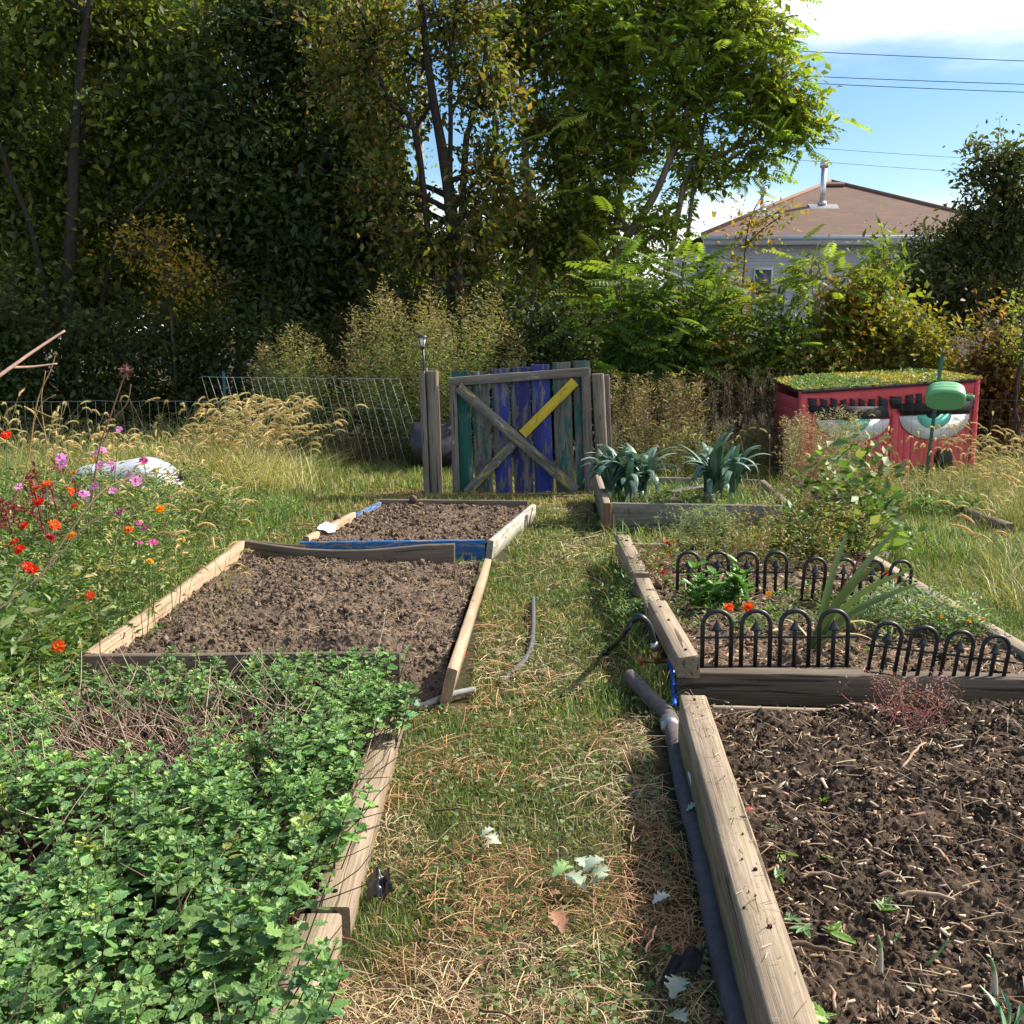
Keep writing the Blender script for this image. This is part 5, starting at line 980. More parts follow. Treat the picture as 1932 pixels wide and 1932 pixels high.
    base=np.stack([x,y,np.full(m,0.08)],-1); az=r.uniform(0,6.28,m); L=r.uniform(0.10,0.42,m); el=r.uniform(0.15,0.9,m)
    top=base+np.stack([np.cos(az)*L*np.cos(el),np.sin(az)*L*np.cos(el),0.08+L*np.sin(el)*0.8],-1); s=np.linspace(0,1,6)[None,:,None]; mid=(base+top)/2+r.normal(0,0.035,(m,3))
    path=((1-s)**2)*base[:,None]+2*s*(1-s)*mid[:,None]+s*s*top[:,None]+r.normal(0,0.003,(m,6,3)); V,Fs=tubes(path,np.tile([[0.0022,0.002,0.0019,0.0016,0.0014,0.001]],(m,1)),5,False)
    st.add(V,Fs,np.repeat(pal([(0.30,0.21,0.15),(0.20,0.12,0.09),(0.40,0.32,0.24)],m,None,0.2,r),30,0))
    # dark ones overhanging the timber
    m=46; y=r.uniform(1.7,4.2,m); base=np.stack([np.full(m,-0.60),y,np.full(m,0.16)],-1); L=r.uniform(0.07,0.30,m); az=r.uniform(-0.6,1.0,m)
    top=base+np.stack([np.cos(az)*L,np.sin(az)*L,r.uniform(0.0,0.16,m)],-1); mid=(base+top)/2+r.normal(0,0.02,(m,3)); path=((1-s)**2)*base[:,None]+2*s*(1-s)*mid[:,None]+s*s*top[:,None]
    V,Fs=tubes(path,np.tile([[0.0022,0.002,0.0018,0.0016,0.0014,0.001]],(m,1)),5,False); st.add(V,Fs,(0.10,0.055,0.045))
    tag(st.build('mint_stems',M['twig'],smooth=True),'dead brown stems tangled through the mint','stems',None,'stuff')
mint_patch()
# ================================================================ FOXTAIL GRASS
def foxtails(name,label,pts,h,hr,r,headL=0.085,cols=((0.70,0.56,0.30),(0.62,0.50,0.25),(0.52,0.48,0.22)),nb=70,lean=0.45,bladecols=None,nbl=7,azm=None,headr=0.0065):
    mb=MB(); sm=MB(); N=len(pts); H=h*(1+r.uniform(-hr,hr,N)); az=r.uniform(0,6.28,N) if azm is None else r.normal(azm,0.7,N); d=np.stack([np.cos(az),np.sin(az),np.zeros(N)],-1)
    K=8; s=np.linspace(0,1,K)[None,:,None]; lm=(lean*r.uniform(0.3,1.3,N))[:,None,None]
    path=pts[:,None]+d[:,None]*H[:,None,None]*lm*s**2+np.array([0,0,1.0])*H[:,None,None]*s
    V,Fs=tubes(path,np.tile(np.linspace(0.0016,0.0009,K)[None],(N,1)),4,False); sm.add(V,Fs,np.repeat(pal([(0.34,0.30,0.13),(0.42,0.35,0.17),(0.20,0.24,0.08)],N,None,0.2,r),K*4,0))
    # head curves over
    tip=path[:,-1]; t0=nrm(path[:,-1]-path[:,-2]); L=headL*r.uniform(0.7,1.3,N); K2=7; u=np.linspace(0,1,K2); cv=r.uniform(0.6,2.3,N)
    pts2=[tip]; dirs=[]
    for i in range(1,K2):
        ang=cv*u[i]; hd=d; dirv=nrm(t0*np.cos(ang)[:,None]+ (hd*0.8+np.array([0,0,-0.55]))*np.sin(ang)[:,None]); pts2.append(pts2[-1]+dirv*(L/(K2-1))[:,None])
    hp=np.stack(pts2,1); V,Fs=tubes(hp,np.tile((headr*0.55*np.array([0.5,0.95,1,1,0.9,0.7,0.25]))[None],(N,1)),5); C=pal(list(cols),N,None,0.15,r); mb.add(V,Fs,np.repeat(C,K2*5,0))
    # bristles as thin slivers
    t=r.uniform(0,1,(N,nb))*(K2-1); i=np.clip(t.astype(int),0,K2-2); f=(t-i)[...,None]; ii=np.arange(N)[:,None]; q=hp[ii,i]*(1-f)+hp[ii,i+1]*f; ax=nrm(hp[ii,i+1]-hp[ii,i])
    rv=nrm(np.cross(ax,r.normal(size=ax.shape))); bd=nrm(rv+ax*0.75); bl_=(headr*1.9*r.uniform(0.6,1.2,(N,nb)))[...,None]; sd=nrm(np.cross(bd,ax))*0.0011
    Vb=np.stack([q-sd,q+sd,q+bd*bl_],2).reshape(-1,3); n=N*nb; mb.add(Vb,[np.arange(n*3).reshape(-1,3)],np.repeat(np.repeat(C*1.15,nb,0),3,0))
    # leaves of the tuft
    m=N*nbl; bs=np.repeat(pts,nbl,0)+r.normal(0,0.04,(m,3))*[1,1,0]; blades(sm,bs,np.repeat(H,nbl)*r.uniform(0.35,0.95,m),r.uniform(0,6.28,m),r.uniform(0.3,1.3,m),r.uniform(0.004,0.009,m),pal(bladecols or [(0.45,0.38,0.18),(0.36,0.32,0.13),(0.22,0.26,0.08),(0.5,0.42,0.24)],m,None,0.2,r),5,r)
    root=thing(name,label,'grass clump',tuple(pts.mean(0))); a=sm.build('grass_blades',M['grass'],root); a['kind']='stuff'; b=mb.build('seed_heads',M['fuzz'],root); b['kind']='stuff'
    return root
r5=np.random.default_rng(55)
def ptsu(u0,u1,Y0,Y1,n,r=r5):
    Y=r.uniform(Y0,Y1,n); u=r.uniform(u0,u1,n); return np.stack([(u-CX)*Y/F_PX/0.99,Y,np.zeros(n)],-1)
foxtails('foxtail_grass','dense golden foxtail grass clump in front of the left wire fence',np.concatenate([ptsu(350,520,10.2,11.8,260),ptsu(280,590,10.0,11.4,110)]),0.66,0.35,r5,0.13,nbl=10,headr=0.013,bladecols=[(0.60,0.50,0.25),(0.5,0.44,0.18),(0.34,0.38,0.12),(0.65,0.54,0.32)],azm=0.2)
foxtails('foxtail_grass','lower straw coloured foxtail grass around the white cover',ptsu(40,420,9.4,11.6,210),0.45,0.35,r5,0.12,nbl=9,headr=0.012,bladecols=[(0.55,0.46,0.22),(0.42,0.38,0.15),(0.3,0.34,0.10)])
foxtails('foxtail_grass','scattered drooping foxtails among the flowers beside the soil bed',ptsu(130,420,5.2,8.4,90),0.42,0.35,r5,0.11,nbl=5,headr=0.009,azm=0.1,bladecols=[(0.14,0.2,0.06),(0.22,0.26,0.08),(0.4,0.33,0.16)])
foxtails('foxtail_grass','tall foxtails at the far left edge rising above the flowers',ptsu(-30,160,7.2,9.5,50),0.85,0.25,r5,0.11,nbl=5,headr=0.011)
foxtails('foxtail_grass','foxtail grass standing in front of the painted shed',ptsu(1500,1870,9.0,10.3,110),0.55,0.4,r5,0.10,nbl=7,headr=0.0095)
foxtails('foxtail_grass','straw coloured foxtail thicket at the right edge past the shed',np.concatenate([ptsu(1860,1990,8.4,10.6,130),ptsu(1890,1980,5.8,7.2,26)]),0.48,0.4,r5,0.11,nbl=9,headr=0.010,azm=2.9,bladecols=[(0.34,0.30,0.13),(0.26,0.27,0.10),(0.18,0.22,0.07),(0.44,0.37,0.2)])
foxtails('foxtail_grass','few foxtails leaning over behind the leek bed',ptsu(1240,1480,10.3,10.9,26),0.55,0.3,r5,0.09,nbl=5,headr=0.007)
# uneven tall grass along the fence line and around the beds
def rough_grass():
    mb=MB(); r=np.random.default_rng(8); n=52000; Y=r.uniform(4.3,12.8,n); x=r.uniform(-1,1,n)*(Y*0.48+0.2)
    left=(x<-1.86)&((Y>4.6)); right=(x>2.36)&(Y>4.6); back=(Y>10.9); edge=(np.abs(x-0.62)<0.07)&(Y<7.4); bed=(x>0.78)&(x<2.2)&(Y>8.45)&(Y<9.9); gapF=(x>0.7)&(x<2.4)&(Y>7.25)&(Y<8.4); shedf=(x>2.4)&(Y>8)
    k=(left&(r.random(n)<0.75))|(right&(r.random(n)<0.6))|(back&(r.random(n)<0.8))|edge|(bed&(r.random(n)<0.9))|(gapF&(r.random(n)<0.6)); x,Y=x[k],Y[k]; n=len(x)
    f=fbm(x*1.5,Y*1.5,91,3); lf=x<-1.86; h=r.uniform(0.05,0.16,n)*(0.6+1.4*f)*np.where(Y>10.9,np.where(np.abs(x+0.4)<2.6,0.55,1.6),1)*np.where(lf&(Y<8),1.0,1)
    dist_left=np.clip((-x-1.9)/1.2,0,1)*lf; h*=(1+1.3*dist_left); h=np.where((x>2.3)&(Y<9.2),h*0.5,h)
    z=np.where((x>0.78)&(x<2.2)&(Y>8.45)&(Y<9.9),0.15,0.0)
    dry=((fbm(x*0.9+4,Y*0.9,17,3)>0.55)&~((x<-1.5)&(Y<9.5)))|(Y>10.8); c=pal([(0.15,0.26,0.055),(0.21,0.32,0.08),(0.11,0.2,0.05)],n,None,0.25,r); kk=dry&(r.random(n)<0.55); c[kk]=pal([(0.4,0.33,0.15),(0.3,0.27,0.11)],kk.sum(),None,0.2,r)
    blades(mb,np.stack([x,Y,z],-1),h,r.uniform(0,6.28,n),r.uniform(0.3,1.2,n),r.uniform(0.003,0.009,n)*(0.5+Y*0.09),c,4,r)
    tag(mb.build('rough_grass',M['grass']),'longer rough grass around the beds and along the fence line','grass',None,'stuff')
rough_grass()
# ================================================================ WILDFLOWER STRIP foliage (left)
def meadow():
    mb=MB(); sm=MB(); r=np.random.default_rng(66)
    def patch(u0,u1,Y0,Y1,n,h,leafn,ls,w,cols,wid=0.4,tip=None):
        b=ptsu(u0,u1,Y0,Y1,n,r); k=(b[:,0]<-1.88); b=b[k]; t=b+np.stack([r.normal(0,0.10,len(b)),r.normal(0,0.08,len(b)),h*r.uniform(0.55,1.15,len(b))],-1); plumes(mb,sm,b,t,w,leafn,ls,cols,r,wid,tip,0.85,0.0018,(0.16,0.18,0.07))
    LG=[(0.10,0.19,0.045),(0.16,0.25,0.07),(0.07,0.13,0.04),(0.26,0.28,0.11)]
    patch(-60,330,5.0,8.0,480,0.50,50,0.05,0.09,LG)
    patch(-60,150,4.0,5.2,110,0.45,36,0.055,0.09,LG,0.5)
    patch(-60,420,7.5,9.3,330,0.42,44,0.055,0.10,LG+[(0.35,0.30,0.14)])
    patch(150,560,6.2,9.5,260,0.24,30,0.035,0.07,LG)
    patch(-80,80,3.4,4.6,40,0.50,22,0.085,0.10,[(0.10,0.17,0.05),(0.16,0.2,0.08)],0.6)
    patch(-60,330,5.0,8.4,170,0.55,22,0.05,0.08,[(0.48,0.38,0.18),(0.40,0.30,0.15),(0.34,0.34,0.14)])
    tag(sm.build('wildflower_stems',M['grass']),'thin green stems of the wildflower strip at left','stems',None,'stuff')
    tag(mb.build('wildflower_foliage',M['grass']),'light green feathery foliage of the wildflower strip at left','foliage',None,'stuff')
meadow()
# right hand border foliage inside flower bed and beyond
def border():
    r=np.random.default_rng(67)
    def pt(name,label,u0,u1,Y0,Y1,n,h,leafn,ls,w,cols,wid=0.4,z=0.12,tip=None,cat='plant',group=None,tf=0.85,stemcol=(0.2,0.16,0.08)):
        mb=MB();sm=MB(); b=ptsu(u0,u1,Y0,Y1,n,r); b[:,2]=z; t=b+np.stack([r.normal(0,0.07,n),r.normal(0,0.06,n),h*r.uniform(0.55,1.15,n)],-1); plumes(mb,sm,b,t,w,leafn,ls,cols,r,wid,tip,tf,0.0018,stemcol)
        root=thing(name,label,cat,tuple(b.mean(0)),group); sm.build('stems',M['twig'],root); mb.build('leaves',M['grass'],root); return root
    LG=[(0.12,0.20,0.05),(0.17,0.25,0.07),(0.08,0.15,0.045)]
    pt('yellowing_perennial','spindly yellow and rust leaved perennials behind the rear iron edging',1350,1620,6.4,7.3,90,0.38,40,0.030,0.07,[(0.30,0.28,0.08),(0.36,0.2,0.09),(0.16,0.2,0.06)])
    pt('tall_spindly_plant','single tall spindly plant with yellow top leaves, just right of the leek bed front board',1512,1528,7.6,7.8,1,0.85,60,0.03,0.035,[(0.3,0.3,0.08),(0.16,0.2,0.06)])
    pt('sage_plant','grey green sage clump at the right end of the rear iron edging',1660,1745,5.2,5.6,26,0.17,34,0.045,0.05,[(0.25,0.31,0.20),(0.2,0.27,0.16)],0.35,group='sage clumps',cat='herb')
    pt('sage_plant','grey green sage clump beside the pale right hand timber, yellow flowers in front',1770,1860,5.0,5.3,22,0.15,34,0.045,0.05,[(0.25,0.31,0.18),(0.2,0.28,0.12)],0.35,group='sage clumps',cat='herb')
    pt('low_herb','low dark leafy herbs under the sage inside the iron edging',1620,1870,4.95,5.3,40,0.10,26,0.03,0.06,[(0.08,0.15,0.05),(0.12,0.2,0.06)],0.5)
    pt('lavender','grey green lavender tuft with violet flower spikes in front of the leek bed',1308,1366,7.1,7.3,150,0.30,44,0.032,0.02,[(0.32,0.38,0.26),(0.22,0.29,0.17)],0.16,z=0.1,cat='herb')
    pt('weedy_groundcover','green ground cover climbing over the wooden edging left of the shed stake',1690,1850,9.0,9.9,60,0.16,30,0.05,0.08,[(0.13,0.24,0.08),(0.2,0.32,0.14),(0.09,0.18,0.06)],0.7,z=0)
    pt('rose_foliage','thorny rose shoots with reddish leaves at the left end of the rear edging',1225,1275,6.0,6.6,14,0.22,26,0.035,0.05,[(0.12,0.2,0.05),(0.26,0.10,0.06),(0.16,0.24,0.06)],0.6)
    pt('seeding_herb','small brown seeded herbs among the flowers behind the rear iron edging',1240,1560,6.4,7.15,110,0.19,26,0.025,0.05,[(0.22,0.24,0.09),(0.3,0.24,0.12),(0.14,0.2,0.07)])
    pt('low_weeds','low green weeds growing over the side timber of the flower bed',1195,1270,5.3,6.2,30,0.13,26,0.03,0.05,LG,0.6,z=0.06)
    pt('bean_shrub','leafy shrub with large heart shaped leaves, centre of the right hand beds',1530,1690,6.9,7.5,26,0.76,22,0.10,0.17,[(0.10,0.18,0.05),(0.17,0.25,0.07),(0.07,0.12,0.04),(0.24,0.26,0.1)],0.85,z=0.0,cat='shrub',stemcol=(0.10,0.05,0.04))
    pt('bean_shrub','sprawling lower shoots of the heart leaved shrub toward the purple flowers',1480,1660,6.8,7.3,30,0.40,22,0.07,0.12,[(0.10,0.19,0.05),(0.17,0.27,0.08)],0.85,z=0.0,cat='shrub',stemcol=(0.10,0.05,0.04))
    pt('wispy_weeds','loose wispy rust and olive weeds around the purple verbena',1470,1640,6.9,8.0,60,0.42,46,0.024,0.07,[(0.26,0.2,0.1),(0.18,0.2,0.08),(0.32,0.18,0.1)],0.4,z=0.0,cat='weeds')
    pt('wispy_weeds','thin straw coloured weeds between the leek bed and the shed',1440,1700,8.6,9.6,70,0.36,46,0.026,0.07,[(0.34,0.28,0.15),(0.2,0.22,0.09),(0.4,0.3,0.18)],0.4,z=0.0,cat='weeds')
    pt('wispy_weeds','weeds and dry grass growing at the foot of the shed front',1560,1860,9.7,10.3,110,0.30,50,0.03,0.07,[(0.34,0.24,0.13),(0.2,0.22,0.09),(0.42,0.34,0.2)],0.4,z=0.0,cat='weeds')
    pt('bed_herbs','green herbs and clover creeping between the two rows of iron edging',1290,1620,5.1,5.9,60,0.07,24,0.03,0.06,LG,0.6,cat='herb')
    pt('pink_smartweed','straggly pink stemmed weed with tiny rose seed spikes on the dark soil',1690,1790,3.75,4.0,34,0.17,26,0.012,0.05,[(0.34,0.14,0.15),(0.40,0.16,0.2),(0.2,0.26,0.12)],0.5,z=0.13,stemcol=(0.35,0.12,0.12))
    pt('bed_weeds','low grass and weeds between the two leek clumps',1250,1430,8.6,9.6,60,0.08,22,0.03,0.05,LG,0.3,z=0.15)
border()
# ================================================================ LEEKS
def strap(mb,base,az,L,w,el,droop,col,K=12,twist=0,vee=0.25,r=rng):
    """strap leaf: starts at elevation el, droops as it goes"""
    d=np.array([math.cos(az),math.sin(az),0]); p=np.array(base,float); e=el; pts=[p]; 
    for i in range(K): 
        e2=e-droop*((i+1)/K)**1.5; p=p+(d*math.cos(e2)+np.array([0,0,math.sin(e2)]))*L/K; pts.append(p)
    pts=np.array(pts); T=np.gradient(pts,axis=0); T=nrm(T); side=np.array([-math.sin(az+twist),math.cos(az+twist),0]); nn=nrm(np.cross(side,T)); t=np.linspace(0,1,K+1)[:,None]
    ww=w/2*np.sin(np.pi*np.clip(t*0.86+0.14,0,1))**0.55
    V=np.stack([pts-side*ww+nn*ww*vee,pts,pts+side*ww+nn*ww*vee],1).reshape(-1,3); F=[]
    for i in range(K):
        for c in range(2): F.append((i*3+c,i*3+c+1,i*3+4+c,i*3+3+c))
    mb.add(V,[np.array(F)],np.array(col)*(0.85+0.3*r.random()))
M['leek']=leafmat('waxy_leek_leaf',0.12,0.38,0.6,tmul=(1,1.2,0.7)); M['sword']=leafmat('sword_leaf',0.25,0.4,0.5)
def leek(label,u,v,seed,n,W,Hh,lean):
    r=np.random.default_rng(seed); c=G(u,v,0.15); root=thing('leek_clump',label,'leeks',tuple(c),'leek clumps in the grey bed')
    k=0
    for j in range(n):
        b=c+[r.uniform(-W,W),r.uniform(-0.12,0.12),0]; sm=MB(); V,Fs=tubes([[b,b+[0,0,0.10]]],[[0.016,0.02]],10); sm.add(V,Fs,(0.45,0.5,0.3)); sm.build('stalk',M['leek'],root,True)
        lm=MB()
        for q in range(10): az=r.uniform(0,2*PI)+lean; strap(lm,b+[0,0,0.04+0.02*q],az,Hh*r.uniform(0.75,1.2),0.065*r.uniform(0.75,1.1),r.uniform(1.3,1.57),r.uniform(0.7,3.3),(0.08,0.155,0.115) if r.random()<0.7 else (0.17,0.26,0.2),r=r,vee=0.3)
        lm.build('leaves',M['leek'],root,True)
leek('left leek clump, leaves slumping to the right, at the bed corner by the gate',1190,948,21,7,0.19,0.42,0.0)
leek('right leek clump, taller with a fountain of arching blue green leaves',1362,950,22,6,0.17,0.47,0.0)
# sword leaves in the iron edged bed
def sword():
    b=G(1535,1222,0.14); root=thing('sword_leaf_plant','fan of long green sword leaves leaning right through the iron edging','plant',tuple(b)); mb=MB(); r=np.random.default_rng(9)
    for (u,v,w,dr) in [(1700,985,0.050,0.2),(1600,1000,0.052,0.1),(1660,1060,0.055,0.3),(1725,1070,0.045,0.4),(1735,1100,0.05,0.3),(1690,1120,0.055,0.3),(1640,1150,0.06,0.2),(1620,1100,0.055,0.2)]:
        t=P(u,v,b[1]+r.uniform(-0.05,0.15)); m=(b+t)/2+[-0.03*dr*3,0,0.04*dr*3]; pts=smooth_path([b+[r.uniform(-0.03,0.03),r.uniform(-0.02,0.02),0],m,t],12); T=nrm(np.gradient(pts,axis=0)); side=nrm(np.cross(T,np.array([0.15,-1,0.1]))); tt=np.linspace(0,1,12)[:,None]; ww=w/2*(np.clip(1-tt,0,1)**0.55)*(0.6+0.8*np.minimum(tt*3,1)*0.5)
        nn=np.cross(side,T); V=np.stack([pts-side*ww,pts+nn*ww*0.25,pts+side*ww],1).reshape(-1,3); F=[(i*3+c,i*3+c+1,i*3+4+c,i*3+3+c) for i in range(11) for c in range(2)]; mb.add(V,[np.array(F)],np.array((0.09,0.135,0.05))*r.uniform(0.7,1.4))
    mb.build('green_leaves',M['sword'],root,True); mb=MB()
    for az,L,el,dr in ((0.1,0.42,0.95,1.9),(-0.3,0.34,0.8,1.7),(0.5,0.36,1.2,2.4),(2.2,0.25,1.0,1.4)): strap(mb,b,az,L,0.022,el,dr,(0.45,0.38,0.17),twist=0.5,r=r)
    mb.build('dry_leaves',M['straw'],root,True)
    mb=MB(); V,Fs=tubes([smooth_path([b,P(1600,1090,b[1]+0.05),P(1672,985,b[1]+0.1)],10)],[[0.004]*10],5); mb.add(V,Fs,(0.2,0.09,0.06)); mb.build('flower_stalk',M['twig'],root)
sword()
# calendula: rosette of broad bright leaves with orange flowers (flowers are things below)
def calendula():
    b=G(1352,1150,0.14); root=thing('leafy_marigold_plant','bright green clump of broad leaves behind the front left iron edging','plant',tuple(b)); r=np.random.default_rng(10); mb=MB(); sm=MB()
    for j in range(15):
        q=b+[r.uniform(-0.13,0.17),r.uniform(-0.05,0.1),0]; top=q+[r.normal(0.0,0.05),r.normal(0,0.04),r.uniform(0.08,0.24)]; V,Fs=tubes([[q,(q+top)/2+[0.01,0,0],top]],[[0.003,0.003,0.002]],5); sm.add(V,Fs,(0.2,0.3,0.1)); m=15
        t=r.uniform(0.2,1,m)[:,None]; p=q+(top-q)*t; a=r.uniform(0,6.28,m); d=np.stack([np.cos(a),np.sin(a),r.uniform(0.2,1.2,m)],-1); S=r.uniform(0.045,0.08,m)
        V,Fs=scatter(MV,[MF],frames(d,None,None,np.stack([S*0.75,S,S],-1)),p); mb.add(V,Fs,np.repeat(pal([(0.10,0.24,0.04),(0.15,0.31,0.06)],m,None,0.15,r),len(MV),0),np.tile(MW,(m,1)))
    sm.build('stems',M['grass'],root); mb.build('leaves',M['sword'],root,True)
calendula()
# ================================================================ FLOWERS (each one a thing)
def petal_ring(mb,c,axis,n,L,w,cup,col,off=0.0,r=rng,jit=0.15):
    a=np.arange(n)*2*PI/n+off+r.normal(0,jit,n); ax=nrm(np.array([axis]))[0]; x=nrm(np.cross(ax,[0.3,0.1,1.0])[None])[0]; y=np.cross(ax,x)
    d=np.outer(np.cos(a),x)+np.outer(np.sin(a),y)+ax*cup; p=np.array([[0,0,0],[-0.5,0.55,0.06],[-0.32,0.95,0.0],[0,1.0,-0.04],[0.32,0.95,0.0],[0.5,0.55,0.06],[0,0.55,-0.02]]); f=[np.array([[0,6,1,0][:3],[0,5,6]]),np.array([[1,6,3,2],[6,5,4,3]])]
    S=np.stack([np.full(n,w),L*r.uniform(0.85,1.1,n),np.full(n,L)],-1); V,Fs=scatter(p,f,frames(d,np.tile(ax,(n,1)),r.normal(0,0.2,n),S),np.tile(c,(n,1))); mb.add(V,Fs,np.repeat(np.array([col])*r.uniform(0.8,1.2,(n,1)),7,0))
FC_={'zr':(0.75,0.03,0.012),'zo':(0.80,0.12,0.012),'zd':(0.30,0.012,0.02),'cp':(0.72,0.26,0.60),'cm':(0.60,0.05,0.30),'my':(0.80,0.40,0.01),'pk':(0.75,0.2,0.28),'pu':(0.36,0.10,0.42),'rr':(0.62,0.015,0.03),'vi':(0.16,0.09,0.36)}
def flower(kind,col,u,v,Y,label,size,group,zb=0.0,tilt=None,r=rng):
    c=P(u,v,Y); root=thing({'z':'zinnia','c':'cosmos','m':'marigold','r':'rose','p':'verbena','k':'calendula','s':'snapdragon'}[kind],label,'flower',(c[0],c[1]+0.03,zb),group)
    ax=np.array(tilt if tilt is not None else [r.normal(0,0.35),-0.55+r.normal(0,0.25),0.8]); ax=ax/np.linalg.norm(ax); co=np.array(FC_[col]); pm_=MB(); cm=MB()
    if kind=='z':
        for k,(n,l,cu) in enumerate([(14,1.0,0.05),(12,0.8,0.3),(9,0.58,0.65)]): petal_ring(pm_,c+ax*0.002*k,ax,n,size*l,size*0.42,cu,co*(1+0.1*k),k*0.3,r)
        V=IV*size*0.26+c+ax*size*0.25; cm.add(V,[IF],(0.55,0.30,0.02) if col!='zd' else (0.05,0.02,0.015))
    elif kind=='c':
        petal_ring(pm_,c,ax,8,size*1.1,size*0.72,0.12,co,0,r,0.05); V=IV*size*0.2+c+ax*size*0.08; cm.add(V,[IF],(0.65,0.38,0.03))
    elif kind in 'mk':
        for k,(n,l,cu) in enumerate([(14,1.0,0.1),(13,0.9,0.45),(11,0.75,0.9),(8,0.55,1.6)]): petal_ring(pm_,c+ax*0.0015*k,ax,n,size*l,size*0.38,cu,co*(1+0.08*k),k*0.25,r)
        V=IV*size*0.16+c+ax*size*0.5; cm.add(V,[IF],co*0.7)
    elif kind in 'rs':
        for k,(n,l,cu) in enumerate([(6,1.0,0.35),(6,0.9,0.8),(5,0.75,1.5),(4,0.55,2.6)]): petal_ring(pm_,c+ax*0.001*k,ax,n,size*l,size*0.9,cu,co*(1-0.08*k),k*0.5,r)
        V=IV*size*0.2+c; cm.add(V,[IF],(0.12,0.2,0.05))
    else: # verbena like dome of tiny florets
        n=40; p=c+nrm(r.normal(size=(n,3))*[1,1,0.8]+[0,0,0.6])*size*0.75; leaves(pm_,p,p-c+r.normal(0,0.01,(n,3)),np.full(n,size*0.42),pal([co,co*1.4],n,None,0.2,r),1.0,r=r); V=IV*size*0.35+c; cm.add(V,[IF],co*0.5)
    pm_.build('petals',M['petal'],root); cm.build('flower_centre',M['petal'],root,True)
    b=np.array([c[0]+r.normal(0,0.06),c[1]+0.05+r.normal(0,0.04),zb]); V,Fs=tubes([smooth_path([b,(b*0.45+c*0.55)+r.normal(0,0.02,3),c-ax*size*0.3,c-ax*0.002],9)],[[0.0022]*9],5); sm=MB(); sm.add(V,Fs,(0.13,0.2,0.06))
    n=5; t=r.uniform(0.2,0.8,n)[:,None]; a=r.uniform(0,6.28,n)
    if zb<0.5: leaves(sm,b+(c-b)*t,np.stack([np.cos(a),np.sin(a),np.full(n,0.4)],-1),np.full(n,0.05),pal([(0.1,0.19,0.05),(0.15,0.24,0.07)],n,None,0.2,r),0.7,r=r)
    sm.build('stem',M['grass'],root); return root
def fY(v):  # flowers stand about 0.95 m tall at the back, 0.5 m at the front
    h=np.interp(v,[800,900,1000,1080,1230],[0.95,0.78,0.62,0.52,0.42]); return (CAMH-h)*F_PX/(v-626+0.0)
fc=crop(0,1200,2.76)
GZ='zinnias in the wildflower strip';GC='pink cosmos in the wildflower strip';GM='yellow marigolds in the wildflower strip'
rf=np.random.default_rng(77)
